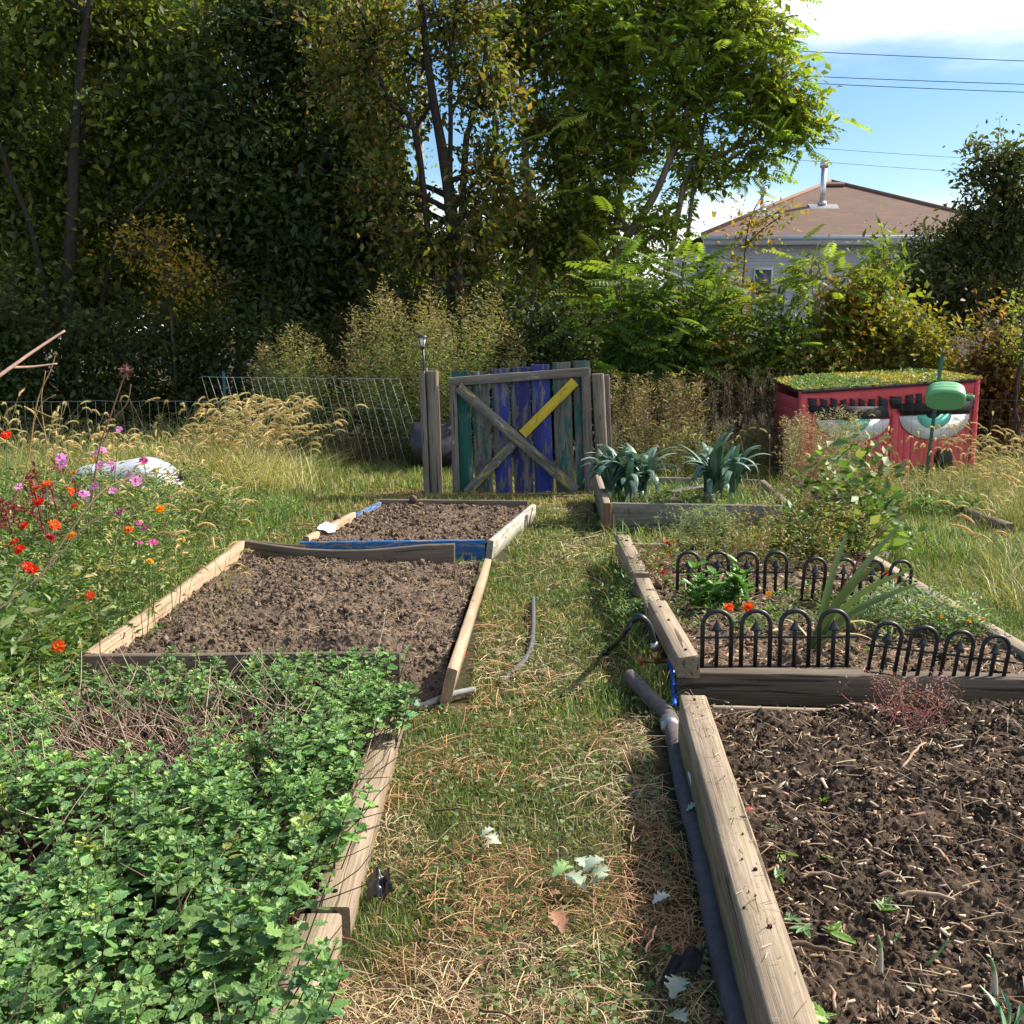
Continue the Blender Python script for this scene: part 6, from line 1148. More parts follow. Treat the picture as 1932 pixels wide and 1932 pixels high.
for (k,col,x,y,s,lab,grp) in [
 ('z','zr',50,235,0.048,'scarlet zinnia highest at the left edge',GZ),('z','zo',375,632,0.036,'orange red zinnia at the top of the pair above the drooping red tassels',GZ),('z','zo',303,668,0.036,'orange red zinnia, lower left of the pair above the drooping red tassels',GZ),
 ('z','zr',315,775,0.038,'scarlet zinnia directly under the orange red pair',GZ),('z','zo',575,680,0.03,'small orange red zinnia among the lilac cosmos',GZ),('z','zo',572,722,0.022,'tiny orange zinnia bud under the small one among the cosmos',GZ),
 ('z','zo',605,812,0.03,'fading orange zinnia just below the lilac cosmos group',GZ),('z','zr',195,975,0.040,'flat crimson zinnia with yellow ring, second from the left edge',GZ),('z','zo',445,968,0.042,'bright orange red zinnia above the double marigold',GZ),
 ('z','zd',410,1068,0.038,'dark maroon zinnia with black centre left of the double marigold',GZ),('z','zr',118,1108,0.038,'crimson zinnia at far left, upper of the touching pair',GZ),('z','zr',158,1165,0.038,'crimson zinnia at far left, lower of the touching pair',GZ),
 ('z','zr',215,1308,0.040,'scarlet zinnia under the fallen dark stem, left bloom of two',GZ),('z','zr',268,1332,0.036,'scarlet zinnia under the fallen dark stem, right bloom of two',GZ),('z','zo',738,1540,0.034,'lone orange red zinnia beside the bed board',GZ),
 ('z','zo',1050,1005,0.034,'drooping orange and green zinnia below the yellow marigold',GZ),('z','zo',305,1560*1.0+0,0.0001,'',GZ),
 ('c','cp',493,420,0.042,'pink cosmos left of the white cover, upper of two',GC),('c','cp',512,472,0.042,'pink cosmos left of the white cover, lower of two',GC),('c','cp',772,388,0.038,'lilac pink cosmos against the white cover, left bloom',GC),('c','cp',835,355,0.036,'lilac pink cosmos against the white cover, upper right bloom',GC),
 ('c','cp',812,480,0.040,'wide pink cosmos just below the white cover',GC),('c','cp',905,468,0.034,'pink cosmos below the middle of the white cover, upper',GC),('c','cp',922,515,0.034,'pink cosmos below the middle of the white cover, lower',GC),('c','cp',970,185,0.030,'single pink cosmos highest of all, in front of the wire fence',GC),
 ('c','cm',1170,442,0.034,'magenta cosmos at the right end of the white cover',GC),('c','cp',1110,612,0.042,'pink cosmos under the long arching dead stem',GC),('c','cp',775,650,0.036,'lilac cosmos in the thick of the group, right bloom',GC),('c','cp',683,715,0.036,'lilac cosmos in the thick of the group, lower left bloom',GC),
 ('c','cp',700,762,0.026,'little lilac cosmos at the bottom of the group',GC),('c','cp',925,690,0.034,'lilac cosmos standing alone right of the group',GC),('c','cp',1050,550,0.022,'small pale pink cosmos on the arching dead stem',GC),('c','cm',980,862,0.034,'magenta cosmos midway to the yellow marigold',GC),
 ('c','cm',1132,952,0.022,'small magenta cosmos above the drooping orange zinnia, left',GC),('c','cm',1185,993,0.028,'magenta cosmos right of the drooping orange zinnia',GC),('c','cm',1140,1112,0.024,'magenta cosmos, left of the low pair near the grass',GC),('c','cm',1250,1110,0.030,'magenta cosmos, right of the low pair near the grass',GC),('c','cp',155,655,0.03,'dull mauve cosmos left of the red tassels',GC),
 ('m','my',585,1062,0.040,'golden double marigold, largest yellow flower',GM),('m','my',1305,842,0.036,'yellow marigold standing highest at the meadow edge',GM),('m','my',1220,1268,0.026,'small yellow marigold low beside the bed board',GM),('m','my',605,548,0.030,'orange yellow marigold behind the lilac cosmos',GM),('m','my',750,440,0.018,'tiny orange marigold bud beside the white cover',GM),('m','my',1490,1095,0.014,'tiny yellow marigold out in the grass',GM)]:
    if s<0.001: continue
    u,v=fc(x,y); flower(k,col,u,v,float(fY(v)),lab,s*0.74,grp,r=rf)
flower('z','zo',110,1219,4.05,'lowest orange red zinnia at the left edge by the bed corner',0.03,GZ,r=rf)
GP='purple verbena heads in the right hand beds'
for (u,v,Y,s,lab) in [(1512,918,8.0,0.04,'purple verbena head, topmost on the left'),(1494,968,7.2,0.035,'purple verbena head low beside the grey bed board'),(1536,943,7.4,0.035,'small purple verbena head, middle of the cluster'),(1583,944,7.2,0.045,'mauve verbena head left of the heart shaped leaves'),
      (1602,935,7.2,0.045,'brightest purple verbena head against the heart shaped leaves'),(1598,968,7.1,0.038,'purple verbena head just under the brightest one'),(1671,1047,6.3,0.028,'small purple verbena head near the sword leaf tip')]: flower('p','pu',u,v,Y,lab,s*0.8,GP,zb=0.05,r=rf)
for (u,v,s,lab) in [(1337,972,0.032,'violet lavender spike, tallest'),(1354,968,0.022,'violet lavender spike right of the tallest'),(1322,981,0.016,'violet lavender spike left of the tallest'),(1350,988,0.022,'violet lavender spike low in the middle'),(1362,1000,0.018,'violet lavender spike drooping right'),(1305,985,0.014,'violet lavender spike at the far left of the tuft')]: 
    o=flower('p','vi',u,v,7.15,lab,s,'lavender flower spikes',zb=0.15,r=rf); o.name='lavender_spike'
flower('r','rr',1263,1028,6.9,'crimson rose at the left end of the rear iron edging',0.042,'roses in the flower bed',0.12,r=rf); flower('r','rr',1250,1081,6.0,'small dark red rosebud low by the side timber',0.018,'roses in the flower bed',0.12,r=rf)
flower('s','rr',1627,1083,6.05,'red snapdragon behind the sword leaves, left bloom',0.03,'red snapdragons behind the sword leaves',0.12,r=rf); flower('s','rr',1668,1084,6.1,'red snapdragon right of the first, inside the third hoop',0.03,'red snapdragons behind the sword leaves',0.12,r=rf); flower('s','rr',1693,1098,6.0,'red snapdragon lowest, near the last hoop',0.026,'red snapdragons behind the sword leaves',0.12,r=rf)
flower('s','pk',1482,1010,6.9,'pink snapdragon beside the grey leek bed board, upper',0.022,'pink snapdragons',0.12,r=rf); flower('s','pk',1440,1032,6.6,'pink snapdragon left of the upper one, lower down',0.018,'pink snapdragons',0.12,r=rf)
flower('k','zo',1375,1146,4.95,'orange calendula at the foot of the broad leaved clump, left',0.026,'orange calendulas',0.12,r=rf); flower('k','zo',1411,1147,4.95,'orange calendula at the foot of the broad leaved clump, right',0.03,'orange calendulas',0.12,r=rf); flower('k','my',1450,1120,5.3,'small faded orange calendula further right',0.018,'orange calendulas',0.12,r=rf)
for (u,v,lab) in [(1777,1165,'tiny yellow flower in front of the sage, left'),(1856,1168,'tiny yellow flower in front of the sage, right by the timber'),(1828,1172,'tiny yellow flower in front of the sage, middle')]: flower('m','my',u,v,4.95,lab,0.010,'tiny yellow flowers by the sage',0.12,r=rf)
# amaranth tassels
def amaranth(u,v,Y,L,lab,seed):
    r=np.random.default_rng(seed); a=P(u,v,Y); root=thing('amaranth',lab,'flower',(a[0],a[1],0),'red amaranth plants')
    for j in range(4):
        mb=MB(); s=np.linspace(0,1,9)[:,None]; b=a+[r.normal(0,0.05),r.normal(0,0.03),r.normal(0,0.03)]; pts=b+np.array([[0.05*r.normal(),0,0]])*s*2+np.array([0.05*r.uniform(-1,1),0,0.04])*np.sin(s*2)-np.array([0,0,L])*s**1.6
        n=90; t=r.uniform(0,8,n); i=np.clip(t.astype(int),0,7); q=pts[i]+(pts[i+1]-pts[i])*(t-i)[:,None]+r.normal(0,0.006,(n,3)); leaves(mb,q,r.normal(size=(n,3)),np.full(n,0.016),pal([(0.30,0.05,0.06),(0.22,0.03,0.05)],n,None,0.2,r),0.9,r=r); mb.build('tassel',M['petal'],root)
    sm=MB(); V,Fs=tubes([smooth_path([(a[0],a[1],0),(a[0]+0.05,a[1],a[2]*0.5),a],8)],[[0.006]*8],6); sm.add(V,Fs,(0.28,0.05,0.06)); n=60; t=r.random(n)[:,None]; p=np.array([a[0],a[1],0.15])+(a-[a[0],a[1],0.15])*t+r.normal(0,0.09,(n,3)); leaves(sm,p,r.normal(size=(n,3)),r.uniform(0.04,0.09,n),pal([(0.14,0.05,0.05),(0.10,0.09,0.04),(0.2,0.05,0.06)],n,None,0.2,r),0.5,r=r); sm.build('stem',M['grass'],root)
amaranth(60,905,5.9,0.20,'dark red amaranth with hanging tassels at the left edge among orange zinnias, left plant',1); amaranth(95,915,6.1,0.22,'dark red amaranth with hanging tassels right beside the orange zinnia pair',2); amaranth(10,960,5.6,0.15,'dark red amaranth cut by the left edge of the photo',3)
# dead arching stems in front
def deadstem(label,px,r0,seedhead=None,col=(0.16,0.10,0.08),name='dead_stem',side=()):
    pts=[P(u,v,Y) for u,v,Y in px]; root=thing(name,label,'dead stem',(pts[0][0],pts[0][1],0),'tall dead flower stems'); p=smooth_path(pts,26); mb=MB(); V,Fs=tubes([p],[np.linspace(r0,r0*0.5,26)],7); mb.add(V,Fs,col)
    for s_ in side: q=smooth_path([P(*a) for a in s_],8); V,Fs=tubes([q],[np.linspace(r0*0.7,r0*0.4,8)],6); mb.add(V,Fs,col)
    mb.build('stalk',M['twig'],root,True)
    if seedhead:
        r=np.random.default_rng(3); hm=MB(); c=p[-1]; V=IV*seedhead*0.6+c; hm.add(V,[IF],np.array(col)*0.6); n=40; d=nrm(r.normal(size=(n,3))); leaves(hm,c+d*seedhead*0.4,d,np.full(n,seedhead),pal([np.array(col)*0.9],n,None,0.3,r),0.5,r=r); hm.build('seed_head',M['twig'],root)
deadstem('thick pinkish bare branch slanting up from the left edge above the flowers',[(-90,770,3.2),(0,708,3.3),(60,665,3.4),(122,624,3.5)],0.007,None,(0.36,0.22,0.18),side=[[(20,693,3.33),(60,692,3.4),(108,686,3.45)]])
deadstem('upright reddish dead stem with two shaggy grey seed heads, left of the wire fence',[(165,1010,6.2),(185,860,6.2),(210,780,6.2),(238,700,6.2)],0.006,0.035,(0.26,0.12,0.10),side=[[(215,790,6.2),(240,760,6.2),(247,725,6.2)]])
deadstem('long arching dead stem ending in a black seed ball over the golden grass',[(60,1110,4.5),(175,945,4.8),(235,905,5.1),(290,893,5.4),(342,899,5.6)],0.004,0.022,(0.17,0.10,0.08))
deadstem('lower dark stem slanting from the left edge across the red zinnias',[(-30,1170,3.9),(60,1100,4.2),(110,1050,4.4),(170,985,4.6),(250,955,4.8),(330,935,5.0),(375,945,5.2)],0.0035,0.012,(0.10,0.06,0.05))
deadstem('golden brown dried stems curling upward at the far left',[(-10,1010,5.8),(45,900,5.8),(70,760,5.8),(95,700,5.8),(105,668,5.8)],0.0045,0.012,(0.38,0.24,0.10),side=[[(62,800,5.8),(80,760,5.8),(105,745,5.8)],[(88,840,5.8),(78,760,5.8),(86,700,5.8)],[(60,770,5.8),(110,790,5.8),(125,760,5.8)]])
# seedlings on the dark soil
def rosette(name,label,u,v,n,L,cols,seed,zb=0.15,el=0.4,cat='seedling',group=None,wid=0.6):
    r=np.random.default_rng(seed); b=G(u,v,zb); root=thing(name,label,cat,tuple(b),group); mb=MB(); a=r.uniform(0,6.28,n); d=np.stack([np.cos(a),np.sin(a),el+r.normal(0,0.25,n)],-1); S=L*r.uniform(0.6,1.2,n)
    V,Fs=scatter(MV,[MF],frames(d,None,None,np.stack([S*wid,S,S],-1)),np.tile(b,(n,1))+r.normal(0,L*0.12,(n,3))*[1,1,0.3]); mb.add(V,Fs,np.repeat(pal(cols,n,None,0.2,r),len(MV),0),np.tile(MW,(n,1))); mb.build('leaves',M['sword'],root,True); return root
SG='green seedlings and weeds on the dark soil'; BG=[(0.17,0.30,0.05),(0.22,0.36,0.07)]; CG_=[(0.12,0.22,0.08),(0.09,0.18,0.06)]
for i,(u,v,n,L,cc,el,lab) in enumerate([(1478,1612,7,0.055,BG,0.25,'dandelion weed against the cracked timber, upper'),(1575,1628,6,0.05,BG,0.2,'dandelion weed out on the soil, right of the one by the timber'),(1473,1665,6,0.06,[(0.2,0.32,0.14)],1.2,'pale hairy upright leaf by the cracked timber'),
   (1672,1690+30,8,0.06,[(0.2,0.32,0.1)],1.0,'pale hairy seedling in the middle of the dark soil'),(1495,1735,12,0.035,CG_,0.2,'clover patch spilling along the cracked timber'),(1515,1752,10,0.04,CG_,0.2,'clover patch below the first along the timber'),(1575,1765,4,0.075,BG,0.1,'single broad seedling leaf lying below the clover'),
   (1690,1768,6,0.02,CG_,0.5,'tiny sprout beside the white stalk'),(1555,1515,3,0.035,BG,1.5,'small upright green sprout in the upper left of the dark soil'),(1622,1580,3,0.025,BG,1.5,'tiny upright sprout in the centre of the dark soil'),(1555,1925,8,0.06,BG,0.4,'leafy weed at the bottom edge against the timber'),
   (1460,1560,7,0.03,CG_,0.3,'little weed at the timber edge, upper left of the dark soil'),(1640,1230,8,0.04,BG,0.8,'bright nettle like weed at the gap between the front iron panels')]):
    rosette('seedling',lab,u,v,n,L*0.8,cc,300+i,el=el,group=SG)
def stalk(label,u0,v0,u1,v1,w=0.006,col=(0.5,0.47,0.35)):
    b=G(u0,v0,0.14); t=P(u1,v1,b[1]+0.01); root=thing('onion_stalk',label,'onion stalk',tuple(b),'cut onion stalks on the dark soil'); mb=MB(); m=(b+t)/2; p=smooth_path([b,m+[0.004,0,0],t],8); V,Fs=tubes([p],[[w*f for f in (1.2,1.1,1,0.9,0.9,0.85,0.7,0.3)]],8); c=np.array([col]*5+[(0.12,0.25,0.08)]*3); mb.add(V,Fs,np.repeat(c,8,0)); mb.build('shoot',M['leek'],root,True)
stalk('upright white onion stalk with green tip, left of two on the dark soil',1660,1838,1657,1765); stalk('forked white onion stalk with green tip near the right edge',1877,1880,1870,1808); stalk('thin curved green onion shoot lying between the two stalks',1748,1822,1790,1770,0.0035,(0.2,0.3,0.1))
b=G(1900,1960,0.15); rt=thing('leek','young leek with broad folded green leaves at the lower right corner','leek',tuple(b)); mb=MB()
for (u,v,w) in ((1848,1858,0.022),(1925,1895,0.020),(1890,1868,0.012)):
    t=P(u,v,b[1]+0.1); p=smooth_path([b,(b+t)/2+[0.01,0,0.01],t],10); T=nrm(np.gradient(p,axis=0)); sd_=nrm(np.cross(T,[0.2,-1,-0.6])); tt=np.linspace(0,1,10)[:,None]; ww=w/2*(1-tt**3*0.8); V=np.stack([p-sd_*ww,p+np.cross(sd_,T)*ww*0.5,p+sd_*ww],1).reshape(-1,3); mb.add(V,[np.array([(i*3+c,i*3+c+1,i*3+4+c,i*3+3+c) for i in range(9) for c in range(2)])],(0.13,0.30,0.15))
mb.build('leaves',M['leek'],rt,True)
# ================================================================ HOSES, PIPES, TAP
def hose(name,label,px,rad,col,mat='rubber',cat='hose',n=40,zs=None,jit=0.0,group=None):
    pts=[G(u,v,z) for u,v,z in px]; p=smooth_path(pts,n); r=np.random.default_rng(4); R_=rad*(1+jit*(r.random(n)-0.5)); V,Fs=tubes([p],[R_],14); mb=MB(); mb.add(V,Fs,np.array(col)*r.uniform(0.9,1.1,(len(V),1))); o=mb.build(name,M[mat],None,True); return tag(o,label,cat,group)
pp=G(1300,1500,0.03)
hose('foam_pipe','thick grey foam wrapped pipe running along the outside of the cracked timber',[(1188,1276,0.06),(1207,1296,0.05),(1238,1328,0.04),(1262,1352,0.03),(1270,1385,0.025),(1278,1430,0.0),(1296,1510,0.015),(1318,1590,0.02),(1338,1680,0.02),(1352,1760,0.02),(1376,1860,0.02),(1404,1960,0.02)],0.031,(0.115,0.10,0.098),cat='pipe',n=70,jit=0.22)
mb=MB(); pc=[G(1258,1352,0.03),G(1268,1380,0.025)]; V,Fs=tubes([[G(1262,1362,0.028),G(1266,1376,0.027)]],[[0.037,0.037]],16); mb.add(V,Fs,(0.4,0.4,0.42)); tag(mb.build('pipe_clamp',M['metal']),'grey band round the foam wrapped pipe near the corner','clamp')
hose('garden_pipe','old grey pipe half buried in the path grass beside the leaning plank',[(1006,1128,0.02),(1006,1175,0.02),(1003,1215,0.02),(990,1245,0.015),(965,1268,0.005),(940,1290,-0.01)],0.0125,(0.10,0.10,0.105),cat='pipe')
hose('garden_pipe','shorter piece of old grey pipe ending at the mint bed timber',[(895,1301,0.012),(860,1308,0.018),(830,1318,0.018),(800,1330,0.012),(775,1336,0.01)],0.0135,(0.24,0.235,0.23),cat='pipe')
mb=MB(); q=G(783,1327,0.02); V=[];th=np.linspace(0,PI,9); V,Fs=lathe([(0.017*math.sin(a)+0.0005,q[2]-0.017*math.cos(a)) for a in th],q[0],q[1],14); mb.add(V,Fs,(0.72,0.75,0.82)); tag(mb.build('white_ball',M['plastic'],None,True),'small white ball lying at the end of the mint bed timber','ball')
def at(u,v,Y): return P(u,v,Y)
tY=4.72
tap=thing('hose_tap','brass hose valve with a red lever on the side timber by the iron edging','tap',tuple(at(1237,1240,tY)))
mb=MB(); a_=at(1236,1228,tY); b_=at(1240,1252,tY); V,Fs=tubes([[a_,(a_+b_)/2,b_]],[[0.014,0.017,0.012]],14); mb.add(V,Fs,(0.45,0.28,0.10)); V,Fs=tubes([[at(1212,1247,tY),at(1262,1247,tY)]],[[0.011,0.011]],12); mb.add(V,Fs,(0.42,0.26,0.10)); mb.build('valve_body',M['metal'],tap,True)
mb=MB(); V,Fs=tubes([[at(1207,1238,tY-0.02),at(1209,1256,tY-0.02)]],[[0.009,0.006]],8); mb.add(V,Fs,(0.45,0.06,0.04)); mb.build('lever',M['plastic'],tap,True)
mb=MB(); V,Fs=tubes([[at(1234,1212,tY),at(1237,1226,tY)]],[[0.0175,0.0175]],14); mb.add(V,Fs,(0.5,0.5,0.5)); mb.build('hose_clamp',M['metal'],tap,True)
pts=[G(1140,1232,0.01),G(1152,1222,0.02),at(1175,1198,tY+0.05),at(1193,1172,tY+0.02),at(1208,1164,tY),at(1224,1178,tY),at(1232,1204,tY),at(1236,1222,tY)]
V,Fs=tubes([smooth_path(pts,44)],[[0.0135]*44],14); mb=MB(); mb.add(V,Fs,(0.018,0.018,0.022)); tag(mb.build('rubber_hose',M['plastic'],None,True),'black rubber hose arching from the grass up to the brass valve','hose')
pts=[at(1262,1247,tY),at(1268,1262,tY-0.06),at(1271,1290,tY-0.14),G(1272,1330,0.03)]; V,Fs=tubes([smooth_path(pts,20)],[[0.011]*20],12); mb=MB(); mb.add(V,Fs,(0.01,0.09,0.55)); tag(mb.build('water_pipe',M['plastic'],None,True),'bright blue plastic water pipe dropping from the brass valve','pipe')
# ================================================================ LITTER AND LOOSE THINGS
def crumple(name,label,u,v,z,rx,ry,rz,col,mat,cat,seed,zc=0.5,tilt=0.0,sharp=1.0):
    r=np.random.default_rng(seed); c=G(u,v,z); n=26; m=12; th,ph=np.meshgrid(np.linspace(0,2*PI,n,endpoint=False),np.linspace(0.02,PI*0.98,m)); x=np.cos(th)*np.sin(ph);y=np.sin(th)*np.sin(ph);zz=np.cos(ph)
    k=0.45+1.1*sharp*(fbm(th*1.9+seed,ph*3.1,seed,3))+0.25*np.sin(th*3+seed)*np.sin(ph); X=x*rx*k;Y=y*ry*k;Z=np.abs(zz)*rz*k*np.where(zz<0,0.1,1)+tilt*X
    V=np.stack([X,Y,Z],-1).reshape(-1,3)+c; i=np.arange(m-1)[:,None]*n; j=np.arange(n)[None]; j2=(j+1)%n; F=np.stack([i+j,i+n+j,i+n+j2,i+j2],-1).reshape(-1,4); mb=MB(); mb.add(V,[F,np.arange(n)[None],(np.arange(n)[::-1]+(m-1)*n)[None]],col); return tag(mb.build(name,M[mat],None,False),label,cat)
mb=MB()
def sheet(name,label,quad,col,mat,cat,seed,amp=0.02,n=9,mb=None):
    a,b,c,d=[np.asarray(q,float) for q in quad]; u,v=np.meshgrid(np.linspace(0,1,n),np.linspace(0,1,n)); p=(1-v)[...,None]*((1-u)[...,None]*a+u[...,None]*b)+v[...,None]*((1-u)[...,None]*d+u[...,None]*c)
    p[...,2]+=amp*(fbm(u*3+seed,v*3,seed,3)-0.4)+amp*0.8*np.abs(np.sin(u*5+seed)); i=np.arange(n-1)[:,None]*n; j=np.arange(n-1)[None]; F=np.stack([i+j,i+j+1,i+n+j+1,i+n+j],-1).reshape(-1,4); V=p.reshape(-1,3); own=MB(); V2=V-[0,0,0.0015]; own.add(np.concatenate([V,V2]),[F,F[:,::-1]+len(V)],col); return tag(own.build(name,M[mat],None,True),label,cat)
sheet('black_plastic_scrap','crumpled black plastic scrap lying in the straw beside the mint bed timber',[G(690,1705,0.01),G(742,1705,0.02),G(735,1668,0.05),G(700,1655,0.04)],(0.03,0.03,0.038),'plastic','plastic scrap',3,0.045,12)
sheet('black_fabric_scrap','folded black weed fabric scrap in the shaded grass near the foam pipe',[G(1238,1872,0.02),G(1322,1838,0.03),G(1330,1800,0.04),G(1270,1818,0.05)],(0.022,0.022,0.026),'rubber','fabric scrap',5,0.035)
sheet('plastic_bag_scrap','white translucent plastic scrap draped over the pale board of the blue bed',[G(598,1000,0.17),G(632,1010,0.12),G(636,992,0.14),G(604,990,0.19)],(0.75,0.76,0.78),'plastic','plastic scrap',6,0.02)
def lobed(name,label,u,v,z,L,col,az,group=None,n=1,seed=1,cat='leaf',tilt=0.25):
    L=L*0.72
    r=np.random.default_rng(seed); mb=MB(); c=G(u,v,z)
    for k in range(n):
        m=17; t=np.linspace(0,1,m); w=0.30*np.sin(PI*np.clip(t,0.03,0.97))**0.7*(1+0.45*np.sign(np.sin(t*26))*0.6); a=az+r.normal(0,0.8)*(n>1); d=np.array([math.cos(a),math.sin(a),tilt*r.uniform(0.2,1.5)]); d/=np.linalg.norm(d); s=nrm(np.cross(d,[0,0,1.0])[None])[0]; l=L*r.uniform(0.7,1.2); o=c+r.normal(0,L*0.22*(n>1),3)*[1,1,0.2]+[0,0,0.012*k]
        mid=o+np.outer(t*l,d)+np.outer(np.sin(t*PI)*l*0.12,[0,0,1]); V=np.stack([mid-np.outer(w*l,s)+np.outer(w*l*0.35,[0,0,1]),mid,mid+np.outer(w*l,s)+np.outer(w*l*0.35,[0,0,1])],1).reshape(-1,3); mb.add(V,[np.array([(i*3+q,i*3+q+1,i*3+4+q,i*3+3+q) for i in range(m-1) for q in range(2)])],np.array(col)*r.uniform(0.85,1.15))
    return tag(mb.build(name,M['sword'] if col[1]>0.25 else M['straw'],None,False),label,cat,group)
GL='pale lobed leaves dropped on the path'
lobed('fallen_leaf','bunch of silvery green lobed leaves on the path, largest of the pale ones',1112,1675,0.03,0.11,(0.40,0.48,0.38),0.7,GL,5,3); lobed('fallen_leaf','silvery crumpled leaf further up the path, whitest',905,1592,0.03,0.07,(0.5,0.55,0.46),0.4,GL,3,4); lobed('fallen_leaf','green lobed leaf curling just left of the largest pale bunch',1040,1655,0.03,0.09,(0.2,0.33,0.12),1.3,GL,2,5)
lobed('fallen_leaf','single silvery serrated leaf lying near the foam pipe',1232,1705,0.02,0.09,(0.45,0.52,0.46),0.5,GL,1,6); lobed('fallen_leaf','pale grey leaf caught between pipe and timber',1295,1530,0.05,0.06,(0.5,0.54,0.48),0.3,GL,1,7); lobed('fallen_leaf','dim grey green leaf in the bottom shade by the pipe',1255,1895,0.02,0.12,(0.3,0.36,0.3),0.4,GL,2,8)
lobed('dry_leaf','large curled reddish brown dead leaf in the middle of the path',1062,1760,0.035,0.10,(0.30,0.15,0.09),1.9,'brown dead leaves',1,9,tilt=0.6); lobed('dry_leaf','small brown dead leaf left of the large curled one',1035,1690,0.02,0.05,(0.30,0.16,0.10),0.1,'brown dead leaves',1,10)
lobed('dry_leaf','scrap of red brown leaf on the cracked timber',1405,1530,0.235,0.04,(0.5,0.12,0.07),0.1,'brown dead leaves',1,11,tilt=0.1); lobed('dry_leaf','tan curled leaf fragment on the dark soil near the timber corner',1432,1468,0.17,0.05,(0.42,0.26,0.14),1.0,'brown dead leaves',1,12)
for (u,v,lab) in [(878,1241,'small fallen red petal on the grass beside the leaning plank'),(1430,0,'')]:
    if lab: lobed('petal',lab,u,v,0.03,0.025,(0.5,0.01,0.015),0.5,None,2,13,'petal')
mb=MB(); p=[G(1298,1455,0.10),G(1306,1478,0.08),G(1318,1525,0.03)]; q=smooth_path(p,10); sd_=np.array([0.7,-0.4,0.1]); w=np.sin(np.linspace(0.1,PI-0.1,10))[:,None]*0.007; V=np.stack([q-sd_*w,q+sd_*w],1).reshape(-1,3); k=np.arange(9)[:,None]*2; mb.add(V,[np.concatenate([k,k+1,k+3,k+2],1)],(0.75,0.75,0.7)); tag(mb.build('plant_label',M['plastic']),'thin curved white strip standing against the cracked timber','strip')
# white rounded cover in the grass
def cover():
    a=P(128,880,9.6);b=P(352,872,9.6); c=(a+b)/2; c[2]=0; L=(b[0]-a[0])/2; n=40;m=14; root=thing('white_cover','long rounded white plastic cover half hidden in the tall grass at left','cover',tuple(c)); th,ph=np.meshgrid(np.linspace(0,2*PI,n,endpoint=False),np.linspace(0,PI/2,m)); pw=lambda x,p:np.sign(x)*np.abs(x)**p
    X=pw(np.cos(th),0.75)*pw(np.cos(ph),0.5)*L; Y=pw(np.sin(th),0.8)*pw(np.cos(ph),0.5)*0.33; Z=pw(np.sin(ph),0.75)*(0.42+0.03*np.sin(X*9)+0.03*fbm(X*5,Y*5,3,3)); V=np.stack([X,Y,Z],-1).reshape(-1,3)+c; i=np.arange(m-1)[:,None]*n; j=np.arange(n)[None];j2=(j+1)%n; mb=MB(); mb.add(V,[np.stack([i+j,i+j2,i+n+j2,i+n+j],-1).reshape(-1,4),(np.arange(n)+(m-1)*n)[None]],(0.52,0.54,0.60)); mb.build('shell',M['plastic'],root,True)
    mb=MB(); V,Fs=tubes([np.array([[X_[0],X_[1],0.03] for X_ in (np.stack([pw(np.cos(th[0]),0.75)*L*1.02,pw(np.sin(th[0]),0.8)*0.345],-1)+c[:2])])],[[0.015]*n],6); mb.add(V,Fs,(0.6,0.62,0.68)); mb.build('rim',M['plastic'],root,True)
cover()
# dark drum behind the gate post
mb=MB(); c=P(815,845,12.4); c[2]=0.28; V,Fs=tubes([[c+[-0.22,0.0,0],c+[-0.2,0,0],c+[0.25,0.1,0],c+[0.27,0.1,0]]],[[0.24,0.27,0.27,0.24]],24); mb.add(V,Fs,(0.03,0.03,0.04)); tag(mb.build('plastic_drum',M['plastic'],None,True),'dark plastic drum lying behind the left gate post','drum')
# wooden edging pieces right of the flower bed
for (a,b,lab) in [((1688,925),(1765,950),'short grey edging log before the shed, farther one'),((1782,955),(1905,1000),'longer grey edging log before the shed, nearer one')]:
    p=G(*a,0.06);q=G(*b,0.06); t=thing('edging_log',lab,'edging',tuple(p),'weathered edging logs right of the beds'); plank(t,'log','dark',p,q,0.09,0.10,seg=12,bev=0.02,col=(1.7,1.6,1.5))
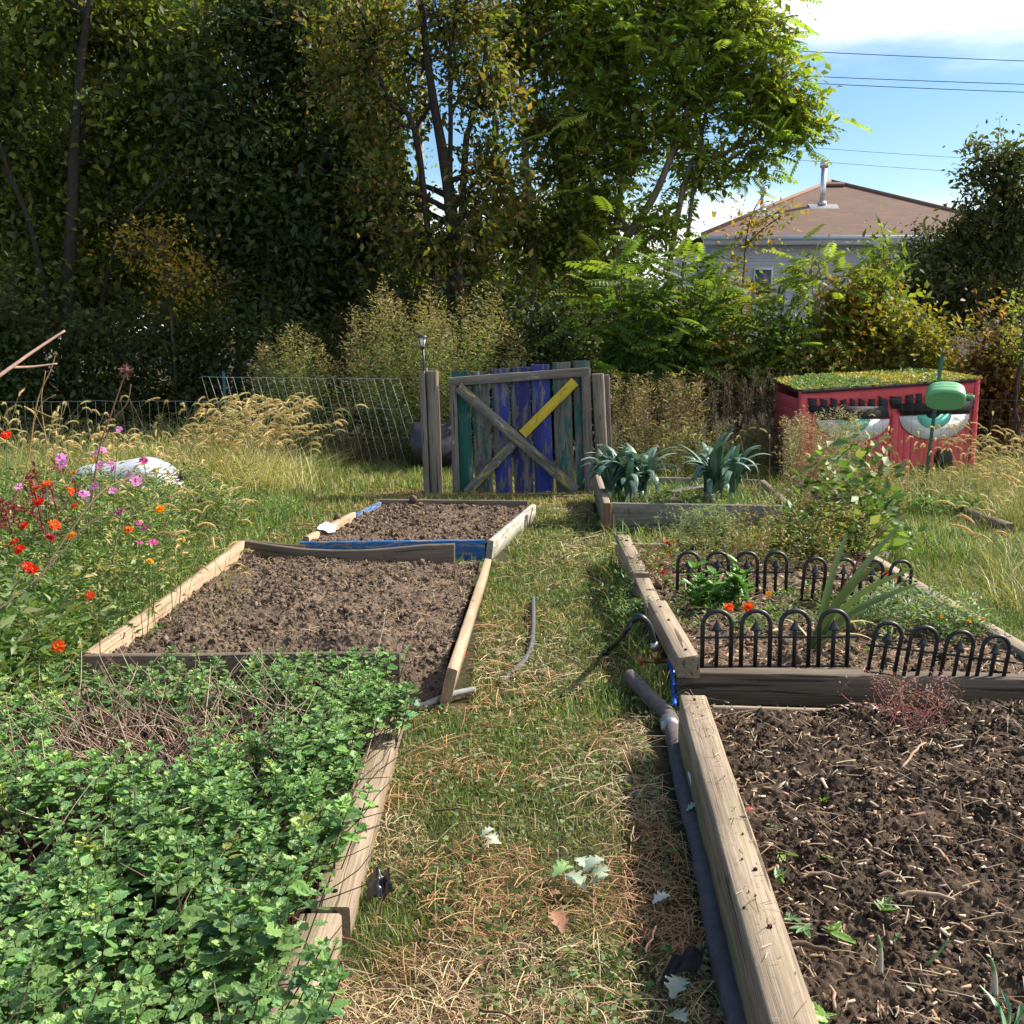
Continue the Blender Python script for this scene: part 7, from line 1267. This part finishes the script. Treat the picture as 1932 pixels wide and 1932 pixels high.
# lumps and stones on the soil beds
for i,(u,v,z,s,lab) in enumerate([(636,976,0.17,0.035,'brown clod beside the pale board of the blue bed'),(780,941,0.17,0.04,'dark lump on the far edge of the blue bed'),(826,1072,0.16,0.02,'small stone at the back right of the big left bed')]):
    mb=MB(); r=np.random.default_rng(i); V=IV*s*r.uniform(0.8,1.2,(12,1))+G(u,v,z); mb.add(V,[IF],(0.16,0.105,0.075)); tag(mb.build('clod',SOILM),lab,'clod','large clods on the beds')

def timber_litter():
    r=np.random.default_rng(31); mb=MB(); n=240; t=r.random(n); w=r.uniform(-0.042,0.042,n); side=np.array([gd[1],-gd[0],0]); p=g0+np.outer(t*3.0*0.85,gd)+np.outer(w,side)+[0,0,0.004]
    k=r.random(n)<0.35+0.65*(fbm(t*9,t*0,3,3)>0.5); p=p[k]; n=len(p); straws(mb,p,r.gamma(2,0.012,n)+0.008,r.uniform(0,6.28,n),r.uniform(0.001,0.0022,n),pal([(0.30,0.2,0.12),(0.12,0.08,0.05),(0.5,0.4,0.26)],n,None,0.3,r),0.006,r)
    m=22; t=r.random(m); p=g0+np.outer(t*2.4,gd)+np.outer(r.uniform(-0.02,0.045,m),side)+[0,0,0.003]; clods(mb,p,r.uniform(0.0015,0.0045,m),pal([(0.09,0.065,0.045)],m,None,0.3,r),r)
    tag(mb.build('timber_litter',M['straw']),'crumbs of soil and straw lying along the top of the cracked timber','litter',None,'stuff')
timber_litter()
def path_twigs():
    r=np.random.default_rng(32)
    for (a,b,lab) in [((1190,1590),(1262,1545),'thin reddish twig on the path near the foam pipe'),((1215,1800),(1240,1740),'thin pale straw stalk standing in the clippings by the pipe'),((905,1905),(1010,1960),'long dark twig lying at the bottom of the path'),((560,1838),(672,1816),'dark dead stem poking out of the mint over the path'),((820,1530),(905,1542),'thin grey stem lying in the clippings near the mint bed')]:
        p=G(*a,0.03);q=G(*b,0.045); V,Fs=tubes([smooth_path([p,(p+q)/2+[0.01,0.01,0.012],q],10)+r.normal(0,0.0015,(10,3))],[np.linspace(0.0035,0.0018,10)],6); mb=MB(); mb.add(V,Fs,(0.13,0.08,0.06)); tag(mb.build('twig',M['twig'],None,True),lab,'twig','twigs on the path')
path_twigs()
